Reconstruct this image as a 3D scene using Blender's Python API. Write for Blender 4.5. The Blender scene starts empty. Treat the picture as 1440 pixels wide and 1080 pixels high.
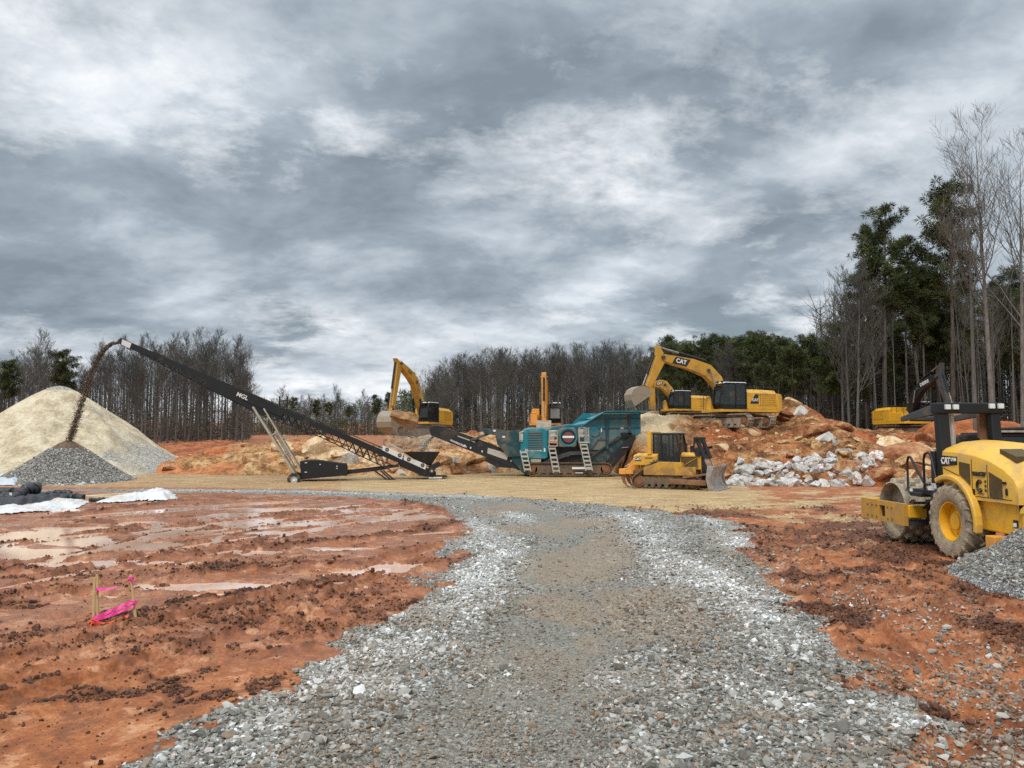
import bpy, bmesh, math, random
import numpy as np
from mathutils import Vector, Matrix, Euler
sc = bpy.context.scene
COL = sc.collection
R = math.radians
rng = np.random.default_rng(7)
random.seed(7)
# ------------------------------------------------------------------ camera
F = 1080.0                                  # focal length in photo pixels (1440 wide)
CH = 2.5                                    # eye height
TH = math.atan(82.0/F)                      # upward pitch: horizon at row 622
cam = bpy.data.cameras.new('camera'); cam.lens = 27.0; cam.sensor_width = 36.0
cam.clip_start = 0.1; cam.clip_end = 3000
co = bpy.data.objects.new('camera', cam); COL.objects.link(co)
co.location = (0, 0, CH); co.rotation_euler = (math.pi/2+TH, 0, 0)
sc.camera = co
CT, ST = math.cos(TH), math.sin(TH)
def at(px, py, Y):                          # world point seen at photo pixel px,py standing at distance Y
    u = (px-720)/F; v = (540-py)/F
    k = Y/(CT-v*ST)
    return Vector((u*k, Y, CH+(ST+v*CT)*k))
def ground_at(px, py, z=0.0):
    u = (px-720)/F; v = (540-py)/F
    k = (z-CH)/(ST+v*CT)
    return Vector((u*k, (CT-v*ST)*k, z))
def to_px(X, Y, z=0.0):
    d = Y*CT+(z-CH)*ST
    d = np.maximum(d, 0.05)
    return 720+F*X/d, 540-F*(-Y*ST+(z-CH)*CT)/d
# ------------------------------------------------------------------ noise
def _h(ix, iy, s):
    n = (ix*374761393+iy*668265263+s*1442695041) & 0xFFFFFFFF
    n = ((n ^ (n >> 13))*1274126177) & 0xFFFFFFFF
    return ((n ^ (n >> 16)) & 0xFFFF)/65535.0
def vnoise(x, y, s=0):
    x = np.asarray(x, float); y = np.asarray(y, float)
    x0 = np.floor(x); y0 = np.floor(y); fx = x-x0; fy = y-y0
    ix = x0.astype(np.int64); iy = y0.astype(np.int64)
    ux = fx*fx*fx*(fx*(fx*6-15)+10); uy = fy*fy*fy*(fy*(fy*6-15)+10)
    a = _h(ix, iy, s); b = _h(ix+1, iy, s); c = _h(ix, iy+1, s); d = _h(ix+1, iy+1, s)
    return (a+(b-a)*ux)*(1-uy)+(c+(d-c)*ux)*uy
def fbm(x, y, o=4, s=0, gain=.5):
    t = 0; a = 1; n = 0
    for i in range(o):
        t = t+a*vnoise(x*2**i+i*17.3, y*2**i-i*9.1, s+i); n += a; a *= gain
    return t/n
def ss(a, b, x):
    t = np.clip((x-a)/(b-a), 0, 1); return t*t*(3-2*t)
def polydist(x, y, pts):
    """distance of points to an open polyline"""
    best = np.full(np.shape(x), 1e9)
    for (x0, y0), (x1, y1) in zip(pts[:-1], pts[1:]):
        dx, dy = x1-x0, y1-y0; L = dx*dx+dy*dy+1e-9
        t = np.clip(((x-x0)*dx+(y-y0)*dy)/L, 0, 1)
        best = np.minimum(best, np.hypot(x-x0-t*dx, y-y0-t*dy))
    return best
# ------------------------------------------------------------------ objects
def tag(o, label=None, cat=None, group=None, kind=None):
    if label: o['label'] = label
    if cat: o['category'] = cat
    if group: o['group'] = group
    if kind: o['kind'] = kind
    return o
def empty(name, loc=(0, 0, 0), rz=0.0, label=None, cat=None, group=None):
    o = bpy.data.objects.new(name, None); COL.objects.link(o)
    o.location = loc; o.rotation_euler = (0, 0, rz); o.empty_display_size = .3
    return tag(o, label, cat, group)
def link(name, me, parent=None):
    o = bpy.data.objects.new(name, me); COL.objects.link(o)
    if parent is not None: o.parent = parent
    return o
KIDS = {}
def copy_tree(o, parent=None):
    c = o.copy(); COL.objects.link(c)
    if parent is not None: c.parent = parent
    for ch in list(o.children): copy_tree(ch, c)
    return c
def np_mesh(name, V, Q, mats=(), smooth=False, mi=None):
    """mesh from numpy vertices and (n,k) faces of one size"""
    me = bpy.data.meshes.new(name); V = np.asarray(V, np.float32); Q = np.asarray(Q, np.int32)
    n, k = Q.shape
    me.vertices.add(len(V)); me.vertices.foreach_set('co', V.ravel())
    me.loops.add(n*k); me.loops.foreach_set('vertex_index', Q.ravel())
    me.polygons.add(n); me.polygons.foreach_set('loop_start', np.arange(0, n*k, k, dtype=np.int32))
    try: me.polygons.foreach_set('loop_total', np.full(n, k, np.int32))
    except Exception: pass
    if smooth is not None: me.polygons.foreach_set('use_smooth', np.full(n, bool(smooth)))
    if mi is not None: me.polygons.foreach_set('material_index', np.asarray(mi, np.int32))
    for m in mats: me.materials.append(m)
    me.update(calc_edges=True)
    return me
def set_attr(me, name, arr, domain='POINT'):
    a = me.attributes.new(name, 'FLOAT', domain); a.data.foreach_set('value', np.asarray(arr, np.float32))
class MB:
    """collects shapes for ONE mesh object"""
    def __init__(s): s.v = []; s.f = []; s.m = []
    def add(s, vs, fs, mi=0):
        o = len(s.v); s.v += [tuple(p) for p in vs]; s.f += [tuple(i+o for i in f) for f in fs]; s.m += [mi]*len(fs)
    def box(s, c, d, rot=None, mi=0, top=(1, 1), shift=(0, 0)):
        c = Vector(c); hx, hy, hz = d[0]/2, d[1]/2, d[2]/2; P = []
        for z, tx, ty, sx, sy in ((-hz, 1, 1, 0, 0), (hz, top[0], top[1], shift[0], shift[1])):
            for x, y in ((-hx, -hy), (hx, -hy), (hx, hy), (-hx, hy)):
                p = Vector((x*tx+sx, y*ty+sy, z)); P.append(c+(rot @ p if rot else p))
        s.add(P, [(3, 2, 1, 0), (4, 5, 6, 7), (0, 1, 5, 4), (1, 2, 6, 5), (2, 3, 7, 6), (3, 0, 4, 7)], mi)
    def beam(s, p0, p1, w, h, mi=0, up=(0, 0, 1), w1=None, h1=None):
        p0, p1 = Vector(p0), Vector(p1); d = (p1-p0).normalized(); u = Vector(up)
        a = d.cross(u)
        if a.length < 1e-4: a = d.cross(Vector((0, 1, 0)))
        a.normalize(); b = a.cross(d); w1 = w if w1 is None else w1; h1 = h if h1 is None else h1; P = []
        for p, ww, hh in ((p0, w, h), (p1, w1, h1)):
            for i, j in ((-1, -1), (1, -1), (1, 1), (-1, 1)): P.append(p+a*(i*ww/2)+b*(j*hh/2))
        s.add(P, [(0, 1, 2, 3), (7, 6, 5, 4), (4, 5, 1, 0), (5, 6, 2, 1), (6, 7, 3, 2), (7, 4, 0, 3)], mi)
    def tube(s, pts, rad, n=8, mi=0, caps=True):
        pts = [Vector(p) for p in pts]
        if not hasattr(rad, '__len__'): rad = [rad]*len(pts)
        o = []; prev = None
        for i, p in enumerate(pts):
            d = (pts[min(i+1, len(pts)-1)]-pts[max(i-1, 0)]).normalized()
            if prev is None:
                a = d.cross(Vector((0, 0, 1)))
                if a.length < 1e-3: a = Vector((1, 0, 0))
            else: a = prev-d*prev.dot(d)
            a.normalize(); prev = a; b = d.cross(a)
            for k in range(n):
                t = 2*math.pi*k/n; o.append(p+(a*math.cos(t)+b*math.sin(t))*rad[i])
        fs = [(i*n+k, i*n+(k+1) % n, (i+1)*n+(k+1) % n, (i+1)*n+k) for i in range(len(pts)-1) for k in range(n)]
        if caps: fs += [tuple(range(n-1, -1, -1)), tuple((len(pts)-1)*n+k for k in range(n))]
        s.add(o, fs, mi)
    def cyl(s, p0, p1, r0, r1=None, n=16, mi=0): s.tube([p0, p1], [r0, r0 if r1 is None else r1], n, mi)
    def prism(s, poly, y0, y1, mi=0, plane='xz'):
        """poly of (a,b) in a plane, pushed from y0 to y1 along the third axis"""
        area = sum(poly[i][0]*poly[(i+1) % len(poly)][1]-poly[(i+1) % len(poly)][0]*poly[i][1] for i in range(len(poly)))
        if area < 0: poly = poly[::-1]
        f = {'xz': lambda a, b, t: (a, t, b), 'yz': lambda a, b, t: (t, a, b), 'xy': lambda a, b, t: (a, b, t)}[plane]
        n = len(poly); lo, hi = min(y0, y1), max(y0, y1)
        P = [f(a, b, lo) for a, b in poly]+[f(a, b, hi) for a, b in poly]
        fs = [tuple(range(n-1, -1, -1)), tuple(range(n, 2*n))]+[(i, (i+1) % n, n+(i+1) % n, n+i) for i in range(n)]
        if plane == 'xz': fs = [t[::-1] for t in fs]
        s.add(P, fs, mi)
    def loft(s, secs, mi=0, caps=True):
        n = len(secs[0]); P = [p for q in secs for p in q]
        fs = [(i*n+k, i*n+(k+1) % n, (i+1)*n+(k+1) % n, (i+1)*n+k) for i in range(len(secs)-1) for k in range(n)]
        if caps: fs += [tuple(range(n-1, -1, -1)), tuple((len(secs)-1)*n+k for k in range(n))]
        s.add(P, fs, mi)
    def lathe(s, prof, c=(0, 0, 0), n=32, mi=0, axis='y'):
        """prof: (radius, t along axis)"""
        P = []
        for r, t in prof:
            for k in range(n):
                a = 2*math.pi*k/n; x, z = r*math.cos(a), r*math.sin(a)
                P.append((c[0]+x, c[1]+t, c[2]+z) if axis == 'y' else (c[0]+x, c[1]+z, c[2]+t))
        fs = [(i*n+k, i*n+(k+1) % n, (i+1)*n+(k+1) % n, (i+1)*n+k) for i in range(len(prof)-1) for k in range(n)]
        s.add(P, fs, mi)
    def move(s, M, start=0):
        s.v[start:] = [tuple(M @ Vector(p)) for p in s.v[start:]]
    def build(s, name, mats, parent=None, bevel=0.0, smooth=False, fix=True):
        me = bpy.data.meshes.new(name); me.from_pydata(s.v, [], s.f)
        if not isinstance(mats, (list, tuple)): mats = [mats]
        for m in mats: me.materials.append(m)
        me.polygons.foreach_set('material_index', s.m)
        if fix:
            bm = bmesh.new(); bm.from_mesh(me); bmesh.ops.recalc_face_normals(bm, faces=bm.faces); bm.to_mesh(me); bm.free()
        if smooth:
            me.polygons.foreach_set('use_smooth', [True]*len(me.polygons)); me.set_sharp_from_angle(angle=R(38))
        me.update()
        o = link(name, me, parent)
        if bevel:
            b = o.modifiers.new('edge', 'BEVEL'); b.width = bevel; b.segments = 2; b.limit_method = 'ANGLE'; b.angle_limit = R(35)
        return o
def ribbon(pts, ws):
    """2-D outline round a centre line with widths"""
    up, dn = [], []
    for i, p in enumerate(pts):
        a = Vector(pts[max(i-1, 0)]); b = Vector(pts[min(i+1, len(pts)-1)]); d = (b-a).normalized(); nrm = Vector((-d.y, d.x))
        up.append(tuple(Vector(p)+nrm*ws[i]/2)); dn.append(tuple(Vector(p)-nrm*ws[i]/2))
    return up+dn[::-1]
def bez(p0, p1, p2, n):
    return [tuple((1-t)**2*Vector(p0)+2*t*(1-t)*Vector(p1)+t*t*Vector(p2)) for t in [i/(n-1) for i in range(n)]]
def text_obj(body, size, M, mat, parent, bold=.02, depth=.006, name='lettering', sx=1.0, shear=0):
    cu = bpy.data.curves.new('t', 'FONT'); cu.body = body; cu.size = size; cu.extrude = depth; cu.offset = bold*size
    cu.align_x = 'CENTER'; cu.align_y = 'CENTER'; cu.shear = shear; cu.resolution_u = 3
    t = bpy.data.objects.new('t', cu); me = bpy.data.meshes.new_from_object(t)
    bpy.data.objects.remove(t); bpy.data.curves.remove(cu)
    me.transform(M @ Matrix.Diagonal((sx, 1, 1, 1))); me.materials.clear(); me.materials.append(mat); me.name = name
    return link(name, me, parent)
def face_M(p, xdir, updir):
    """matrix laying the text plane at p: x along xdir, y along updir"""
    x = Vector(xdir).normalized(); y = Vector(updir); y = (y-x*y.dot(x)).normalized(); z = x.cross(y)
    M = Matrix((x, y, z)).transposed().to_4x4(); M.translation = Vector(p); return M
# ------------------------------------------------------------------ materials
class NT:
    def __init__(s, name):
        s.m = bpy.data.materials.new(name); s.m.use_nodes = True; s.t = s.m.node_tree; s.n = s.t.nodes
        s.b = s.n['Principled BSDF']; s.out = s.n['Material Output']
    def node(s, t, **k):
        x = s.n.new(t)
        for a, b in k.items(): setattr(x, a, b)
        return x
    def l(s, a, b): s.t.links.new(a, b)
    def attr(s, name): return s.node('ShaderNodeAttribute', attribute_name=name).outputs['Fac']
    def coord(s, which='Object'): return s.node('ShaderNodeTexCoord').outputs[which]
    def mapping(s, v, sc=(1, 1, 1), rot=(0, 0, 0)):
        m = s.node('ShaderNodeMapping'); s.l(v, m.inputs[0]); m.inputs['Scale'].default_value = sc; m.inputs['Rotation'].default_value = rot
        return m.outputs[0]
    def noise(s, v, scale, detail=4, rough=.55, dist=0):
        x = s.node('ShaderNodeTexNoise'); s.l(v, x.inputs['Vector']); x.inputs['Scale'].default_value = scale
        x.inputs['Detail'].default_value = detail; x.inputs['Roughness'].default_value = rough; x.inputs['Distortion'].default_value = dist
        return x.outputs['Fac']
    def voro(s, v, scale, feature='F1'):
        x = s.node('ShaderNodeTexVoronoi', feature=feature); s.l(v, x.inputs['Vector']); x.inputs['Scale'].default_value = scale
        return x
    def rng(s, f, a, b, c=0., d=1.):
        x = s.node('ShaderNodeMapRange'); s.l(f, x.inputs[0])
        for i, q in enumerate((a, b, c, d)): x.inputs[i+1].default_value = q
        return x.outputs[0]
    def math(s, op, a, b=None):
        x = s.node('ShaderNodeMath', operation=op)
        for i, q in enumerate((a, b)):
            if q is None: continue
            if isinstance(q, (int, float)): x.inputs[i].default_value = q
            else: s.l(q, x.inputs[i])
        return x.outputs[0]
    def mix(s, f, a, b, mode='MIX'):
        x = s.node('ShaderNodeMix', data_type='RGBA', blend_type=mode); i = x.inputs
        if isinstance(f, (int, float)): i[0].default_value = f
        else: s.l(f, i[0])
        for k, q in ((6, a), (7, b)):
            if isinstance(q, (tuple, list)): i[k].default_value = tuple(q)[:3]+(1,)
            else: s.l(q, i[k])
        return x.outputs[2]
    def ramp(s, f, stops, interp='LINEAR'):
        x = s.node('ShaderNodeValToRGB'); s.l(f, x.inputs[0]); e = x.color_ramp.elements; x.color_ramp.interpolation = interp
        while len(e) < len(stops): e.new(.5)
        for k, (p, c) in enumerate(stops): e[k].position = p; e[k].color = tuple(c)[:3]+(1,)
        return x.outputs[0]
    def bump(s, h, strength=.4, dist=.02, prev=None):
        x = s.node('ShaderNodeBump'); s.l(h, x.inputs['Height']); x.inputs['Strength'].default_value = strength; x.inputs['Distance'].default_value = dist
        if prev is not None: s.l(prev, x.inputs['Normal'])
        return x.outputs[0]
    def set(s, color=None, rough=None, metal=None, normal=None, spec=None):
        for k, q in (('Base Color', color), ('Roughness', rough), ('Metallic', metal), ('Normal', normal), ('Specular IOR Level', spec)):
            if q is None: continue
            if isinstance(q, (int, float)): s.b.inputs[k].default_value = q
            elif isinstance(q, (tuple, list)): s.b.inputs[k].default_value = tuple(q)[:3]+(1,)
            else: s.l(q, s.b.inputs[k])
        return s.m
def mul(c, k): return tuple(min(1, x*k) for x in c[:3])
def pmat(name, col, rough=.6, metal=0., var=.2, scale=2., dirt=0., dirtcol=(.30, .17, .09), dscale=1.6, bump=0., bscale=12., streak=False, low=None):
    """painted / plain surface: tone variation, blotches of dried mud (more of it low on the machine when low is set), fine bump"""
    t = NT(name); v = t.coord('Object')
    n1 = t.noise(v, scale, 5, .6)
    c = t.mix(n1, mul(col, 1-var), mul(col, 1+var))
    r = rough
    if dirt:
        vv = t.mapping(v, (1, 1, .35)) if streak else v
        n2 = t.noise(vv, dscale, 7, .68, .3); th = .5+.34*(.5-dirt)
        f = n2
        if low is not None:
            z = t.node('ShaderNodeSeparateXYZ'); t.l(v, z.inputs[0])
            f = t.math('ADD', n2, t.rng(z.outputs[2], 0, low, .16, -.05))
        f = t.rng(f, th-.05, th+.13)
        c = t.mix(t.math('MULTIPLY', f, .85), c, t.mix(t.noise(v, 9, 3), mul(dirtcol, .7), mul(dirtcol, 1.25)))
        r = t.rng(f, 0, 1, rough, .95)
    nm = t.bump(t.noise(v, bscale, 6, .7), bump, .03) if bump else None
    return t.set(c, r, metal, nm)
# ------------------------------------------------------------------ sky, sun, view
SUN_EL, SUN_AZ = R(48), R(205)              # azimuth clockwise from +Y: behind the camera, a little left
w = bpy.data.worlds.new('World'); sc.world = w; w.use_nodes = True
wt = w.node_tree; wn = wt.nodes; bg = wn['Background']
class WT(NT):
    def __init__(s): s.t = wt; s.n = wn
W = WT()
sky = W.node('ShaderNodeTexSky'); sky.sky_type = 'NISHITA'; sky.sun_disc = False
sky.sun_elevation = SUN_EL; sky.sun_rotation = SUN_AZ; sky.air_density = 1.3; sky.dust_density = 2.5
d = W.coord('Generated')
xyz = W.node('ShaderNodeSeparateXYZ'); W.l(d, xyz.inputs[0])
zc = W.math('MAXIMUM', xyz.outputs[2], 0.0)
den = W.math('ADD', zc, .23)
cmb = W.node('ShaderNodeCombineXYZ')
W.l(W.math('DIVIDE', xyz.outputs[0], den), cmb.inputs[0]); W.l(W.math('DIVIDE', xyz.outputs[1], den), cmb.inputs[1])
cmb.inputs[2].default_value = 63.2
P = cmb.outputs[0]
warp = W.node('ShaderNodeTexNoise'); W.l(P, warp.inputs['Vector']); warp.inputs['Scale'].default_value = .8; warp.inputs['Detail'].default_value = 4
wm = W.node('ShaderNodeVectorMath', operation='MULTIPLY_ADD'); W.l(warp.outputs['Color'], wm.inputs[0]); wm.inputs[1].default_value = (.30, .30, 0); W.l(P, wm.inputs[2])
Pw = W.mapping(wm.outputs[0], (.95, 1.05, 1), (0, 0, R(-12)))
big = W.noise(Pw, .70, 4, .5, 0)
med = W.noise(Pw, 2.1, 12, .60, .12)
fine = W.noise(Pw, 6.5, 10, .68, .1)
cl = W.math('ADD', W.math('MULTIPLY', big, .40), W.math('ADD', W.math('MULTIPLY', med, .50), W.math('MULTIPLY', fine, .10)))
Pu = W.mapping(P, (1, 1, 1), (0, 0, R(20))); up_ = W.noise(Pu, 1.3, 7, .58, .2)
high = W.ramp(up_, [(.38, (.44, .50, .565)), (.48, (.66, .70, .745)), (.56, (.93, .95, .975))])      # upper layer seen through the breaks
tn = W.math('ADD', W.math('MULTIPLY', W.noise(W.mapping(Pw, (1, 1, 1), (0, 0, R(50))), 2.4, 9, .58, .15), .6), W.math('MULTIPLY', cl, .4))
thick = W.ramp(tn, [(.40, (.66, .72, .78)), (.47, (.47, .53, .59)), (.54, (.31, .365, .42)), (.62, (.215, .262, .308))])   # undersides of the lower broken layer
edge = W.math('ADD', cl, W.math('MULTIPLY', W.math('SUBTRACT', fine, .5), .14))
ccol = W.mix(W.rng(edge, .42, .55, .0, 1.0), high, thick)
# the overcast is brighter towards the zenith, above the frame
boost = W.rng(xyz.outputs[2], .53, .97, 1.0, 3.0)
bl = W.node('ShaderNodeVectorMath', operation='SCALE'); W.l(ccol, bl.inputs[0]); W.l(W.math('MULTIPLY', boost, 10.0), bl.inputs['Scale'])
gap = W.rng(up_, .56, .70, 0, .45)
mixed = W.mix(W.math('MULTIPLY', gap, .35), bl.outputs[0], sky.outputs[0])
low = W.rng(xyz.outputs[2], -.02, .0)
fin = W.mix(low, (1.2, .9, .7), mixed)
W.l(fin, bg.inputs[0]); bg.inputs[1].default_value = .1
sl = bpy.data.lights.new('sun', 'SUN'); sl.energy = 1.5; sl.angle = R(14); sl.color = (1, .955, .89)
so = bpy.data.objects.new('sun', sl); COL.objects.link(so)
sd = Vector((math.sin(SUN_AZ)*math.cos(SUN_EL), math.cos(SUN_AZ)*math.cos(SUN_EL), math.sin(SUN_EL)))
so.rotation_euler = (-sd).to_track_quat('-Z', 'Y').to_euler(); so.location = (0, -20, 60)
vs = sc.view_settings; vs.view_transform = 'Standard'; vs.look = 'None'; vs.exposure = 0.17; vs.gamma = 1.0; vs.use_curve_mapping = False
sc.cycles.max_bounces = 5; sc.cycles.diffuse_bounces = 2; sc.cycles.glossy_bounces = 3; sc.cycles.transmission_bounces = 4
sc.cycles.transparent_max_bounces = 6; sc.cycles.use_denoising = False
sc.cycles.volume_step_rate = 2.0
# ------------------------------------------------------------------ the ground sheet
def lerp_curve(pts):
    a = np.array(sorted((q, p) for p, q in pts), float)      # keyed by row
    return lambda py: np.interp(py, a[:, 0], a[:, 1])
roadL = lerp_curve([(190, 1100), (215, 1080), (290, 1035), (355, 985), (435, 930), (520, 880), (590, 835), (637, 790), (646, 760), (650, 735), (628, 716), (560, 703), (450, 697), (240, 692), (-300, 690), (-300, 600)])
roadR = lerp_curve([(1345, 1100), (1330, 1080), (1275, 1010), (1215, 950), (1150, 880), (1105, 830), (1062, 790), (1046, 750), (1030, 732), (950, 722), (850, 711), (770, 703), (690, 698), (600, 694), (430, 689), (100, 686), (-300, 686)])
sandT = lerp_curve([(0, 0)]) if False else None
DIRV = (math.sin(R(33)), math.cos(R(33)))      # ruts sweep away to the right
RIDGES = [([(-160, 822), (0, 806), (120, 795), (250, 781), (360, 769), (430, 763), (520, 757), (640, 737)], .55, .13),
          ([(-160, 868), (0, 845), (130, 826), (250, 812), (330, 800), (430, 795), (500, 790), (620, 768)], .45, .13),
          ([(-60, 900), (60, 884), (160, 872), (250, 857), (330, 842), (420, 822), (520, 812)], .30, .07),
          ([(-60, 735), (60, 728), (150, 718), (250, 706), (330, 703), (450, 700), (560, 706), (645, 722)], .50, .14),
          ([(-60, 945), (40, 930), (110, 915), (190, 905)], .18, .06), ([(230, 915), (300, 925), (380, 918)], .12, .04),
          ([(180, 812), (230, 818), (320, 806)], .25, .08),
          ([(640, 696), (720, 702), (850, 712), (960, 720), (1080, 719), (1170, 728), (1230, 735)], .55, .16),
          ([(1050, 742), (1075, 775), (1095, 800)], .2, .06)]
TRACKS = [[(-60, 815), (0, 803), (88, 783), (163, 766), (250, 751), (380, 735), (520, 722), (640, 716)], [(-60, 840), (30, 822), (120, 802), (220, 779), (300, 762), (420, 745), (560, 728)], [(290, 782), (380, 758), (470, 740), (560, 722), (600, 712)],
          [(60, 790), (150, 772), (235, 748), (300, 735), (420, 722), (520, 712)], [(360, 884), (405, 852), (453, 827), (514, 805), (560, 787), (620, 770)], [(400, 905), (450, 865), (500, 832), (545, 812), (590, 790)], [(430, 800), (520, 800), (600, 792)],
          [(1090, 745), (1130, 790), (1190, 850), (1270, 930), (1380, 1040)], [(1125, 742), (1180, 790), (1260, 860), (1370, 960), (1440, 1020)], [(1150, 760), (1250, 830), (1400, 930), (1480, 985)], [(1180, 752), (1300, 812), (1440, 880)], [(-60, 960), (60, 925), (200, 885), (360, 850), (480, 820)], [(-40, 1010), (120, 960), (280, 915), (420, 880)], [(-60, 772), (60, 758), (180, 744), (330, 726), (450, 716)]]
PUDDLES = [(55, 752, 75, 6), (95, 757, 45, 7), (10, 757, 30, 5), (190, 766, 62, 6), (338, 731, 48, 8), (250, 745, 55, 5), (20, 778, 60, 6), (90, 775, 40, 4), (-40, 770, 60, 7),
           (300, 760, 8, 8), (130, 790, 110, 3), (440, 735, 45, 3), (560, 727, 60, 3), (400, 748, 35, 3), (215, 752, 30, 4), (500, 804, 55, 4), (270, 823, 95, 5), (300, 838, 40, 6),
           (545, 795, 30, 3), (200, 735, 40, 3), (110, 742, 50, 3), (330, 775, 60, 3), (480, 770, 50, 3), (590, 748, 40, 3), (470, 820, 22, 7), (395, 866, 20, 10), (60, 715, 60, 2), (360, 715, 70, 2), (500, 716, 60, 2), (90, 872, 30, 3), (150, 838, 50, 3)]
RIBS = [([(650, 732), (665, 745), (700, 790), (670, 830), (600, 880), (520, 935), (420, 1000), (290, 1075)], .65),
        ([(880, 722), (905, 735), (925, 775), (985, 815), (1060, 860), (1110, 900), (1180, 960), (1300, 1060)], .55),
        ([(745, 990), (800, 965), (900, 945), (960, 950), (1040, 958), (1100, 990), (1160, 1020)], .30),
        ([(690, 700), (620, 697), (450, 692), (200, 689)], .6), ([(720, 720), (735, 735)], .5), ([(1000, 728), (1020, 745), (1035, 770)], .4),
        ([(840, 1075), (960, 1065), (1060, 1075)], .2), ([(560, 1000), (640, 975), (690, 940)], .22)]
LANE = gl = [(690, 706), (760, 722), (810, 760), (800, 800), (780, 850), (790, 900), (750, 980), (710, 1090)]
BROWN = [(800, 795, 60, 22), (700, 720, 40, 10), (855, 770, 40, 30), (830, 735, 50, 8), (690, 745, 60, 8), (790, 850, 55, 25), (1040, 760, 40, 20), (900, 850, 60, 20), (560, 960, 30, 12), (840, 780, 40, 20), (760, 800, 45, 18), (1050, 1020, 60, 14)]
def gpx(pts): return [tuple(ground_at(p, q)[:2]) for p, q in pts]
TRACKS_W = [gpx(q) for q in TRACKS]; RIDGES_W = [(gpx(p), w_, h_) for p, w_, h_ in RIDGES]; LANE_W = [tuple(ground_at(p, q)[:2]) for p, q in LANE]; RIBS_W = [(gpx(p), w_) for p, w_ in RIBS]
def ground_fields(X, Y):
    """height and surface masks of the site at world X,Y"""
    px, py = to_px(X, Y, 0.0)
    behind = Y < 3.2
    py = np.where(behind, 1400, py); px = np.where(behind, 720+X*200, px)
    mpp = np.maximum(Y, 3)/F                                    # metres per photo pixel across
    wx = (fbm(X*1.1, Y*1.1, 4, 11)-.5)*1.5/mpp; wx2 = (fbm(X*3.3, Y*3.3, 3, 15)-.5)*.5/mpp
    wy = (fbm(X*.9+40, Y*.9, 4, 21)-.5)*1.6*(CH*F/np.maximum(Y, 3)**2)
    qx, qy = px+wx+wx2, py+wy*.6
    L, Rr = roadL(qy), roadR(qy)
    lat = np.minimum(qx-L, Rr-qx)*mpp                            # metres inside the road
    top = ss(686, 689.5, qy)
    grav = ss(-.10, .12, lat)*top
    thin = ss(-3.4, .1, (Rr-qx)*mpp)*ss(745, 800, py)*(qx > L)    # stones strewn over the clay right of the road
    s2 = fbm(X*.7+9, Y*.7, 4, 31)
    thin = thin*ss(.40, .62, s2)*.75+ss(1300, 1400, px)*ss(790, 830, py)*ss(.5, .6, s2)*.5
    left = (qx < L)*ss(688, 692, py)
    right = (qx > Rr)
    # tan sand strip in front of the machines
    up = np.interp(px, [-200, 200, 420, 640, 900, 1000, 1060, 1210, 1500], [655, 655, 658, 650, 640, 660, 690, 690, 700])
    lo = np.interp(px, [-200, 240, 480, 640, 760, 850, 960, 1080, 1150, 1230, 1500], [684, 686, 689, 697, 703, 711, 720, 718, 722, 725, 690])
    sand = ss(-4, 4, py-up+wy)*ss(4, -3, py-lo-wy*1.2)
    sand = np.maximum(sand, ss(670, 640, py)*ss(500, 640, px)*ss(1000, 900, px))
    sand = sand*(1-ss(1000, 1110, px+120*(s2-.5))*(1-ss(.46, .62, s2)))*np.where(px < 480, .55, 1)
    patch = ss(.56, .66, fbm(X*.55, Y*.9, 4, 41))*ss(1030, 1070, px)*ss(700, 715, py)*ss(790, 760, py)
    sand = np.clip(np.maximum(sand*(1-grav), patch*.55), 0, 1)
    # clods
    dark = np.zeros_like(X); hh = np.zeros_like(X)
    cl = fbm(X*5, Y*5, 4, 51, .62); cl2 = fbm(X*16, Y*16, 3, 55, .6)
    for pts, w_, h_ in RIDGES_W:
        dd = polydist(X+(fbm(X*1.4, Y*1.4, 3, 61)-.5)*.9, Y+(fbm(X*1.4+7, Y*1.4, 3, 62)-.5)*1.4, pts)
        m = ss(w_*1.0, w_*.1, dd)*(.35+.65*ss(.38, .56, fbm(X*.7+5, Y*.7, 3, 64))); dark = np.maximum(dark, m); hh = hh+m*h_*(.15+1.0*cl+.55*(cl2-.3))
    gen = left*ss(.47, .60, fbm(X*.45+3, Y*.35, 4, 71))*ss(750, 790, py)*ss(980, 900, py)
    dark = np.maximum(dark, gen*.55*ss(.46, .60, cl)); hh = hh+gen*(.07*(cl-.2)+.05*(cl2-.4))
    dark = np.maximum(dark, left*ss(.60, .68, fbm(X*1.1, Y*1.1, 4, 75))*.6*ss(1060, 980, py))
    dark = np.maximum(dark, right*(1-thin)*ss(.34, .60, fbm(X*.6, Y*.6+5, 5, 77, .6))*.88*ss(690, 715, py))
    hh = hh+right*(.09*(cl-.5)+.05*(cl2-.5))*ss(690, 720, py)
    dark = np.maximum(dark, .75*ss(.46, .62, fbm(X*.35, Y*.8, 5, 79, .6))*ss(520, 430, px)*ss(640, 655, py)*ss(688, 682, py))
    dark = dark*(1-ss(.3, .7, grav)); hh = hh*(1-.75*grav)
    # swales and wheel ruts in the wet clay
    t = X*DIRV[1]-Y*DIRV[0]; s_ = X*DIRV[0]+Y*DIRV[1]
    wob = (fbm(s_*.12, t*.2, 3, 81)-.5)*3
    rut = vnoise((t+wob)*1.25, s_*.05, 83); rut2 = vnoise((t+wob)*3.2, s_*.12, 84)
    swale = (fbm(X*.18, Y*.18, 3, 85)-.5)
    field = left*ss(990, 900, py)
    z = field*(.11*swale+.075*(rut-.55)+.03*(rut2-.5))+.024*(cl-.5)+.014*(cl2-.5)+.006*(fbm(X*45, Y*45, 2, 57)-.5)*ss(25, 10, Y)
    tread = np.sin((s_+t*.4)*2*math.pi/.24)*.5+.5
    z = z+field*.02*tread*ss(.58, .68, rut2)*ss(760, 730, py)
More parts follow.
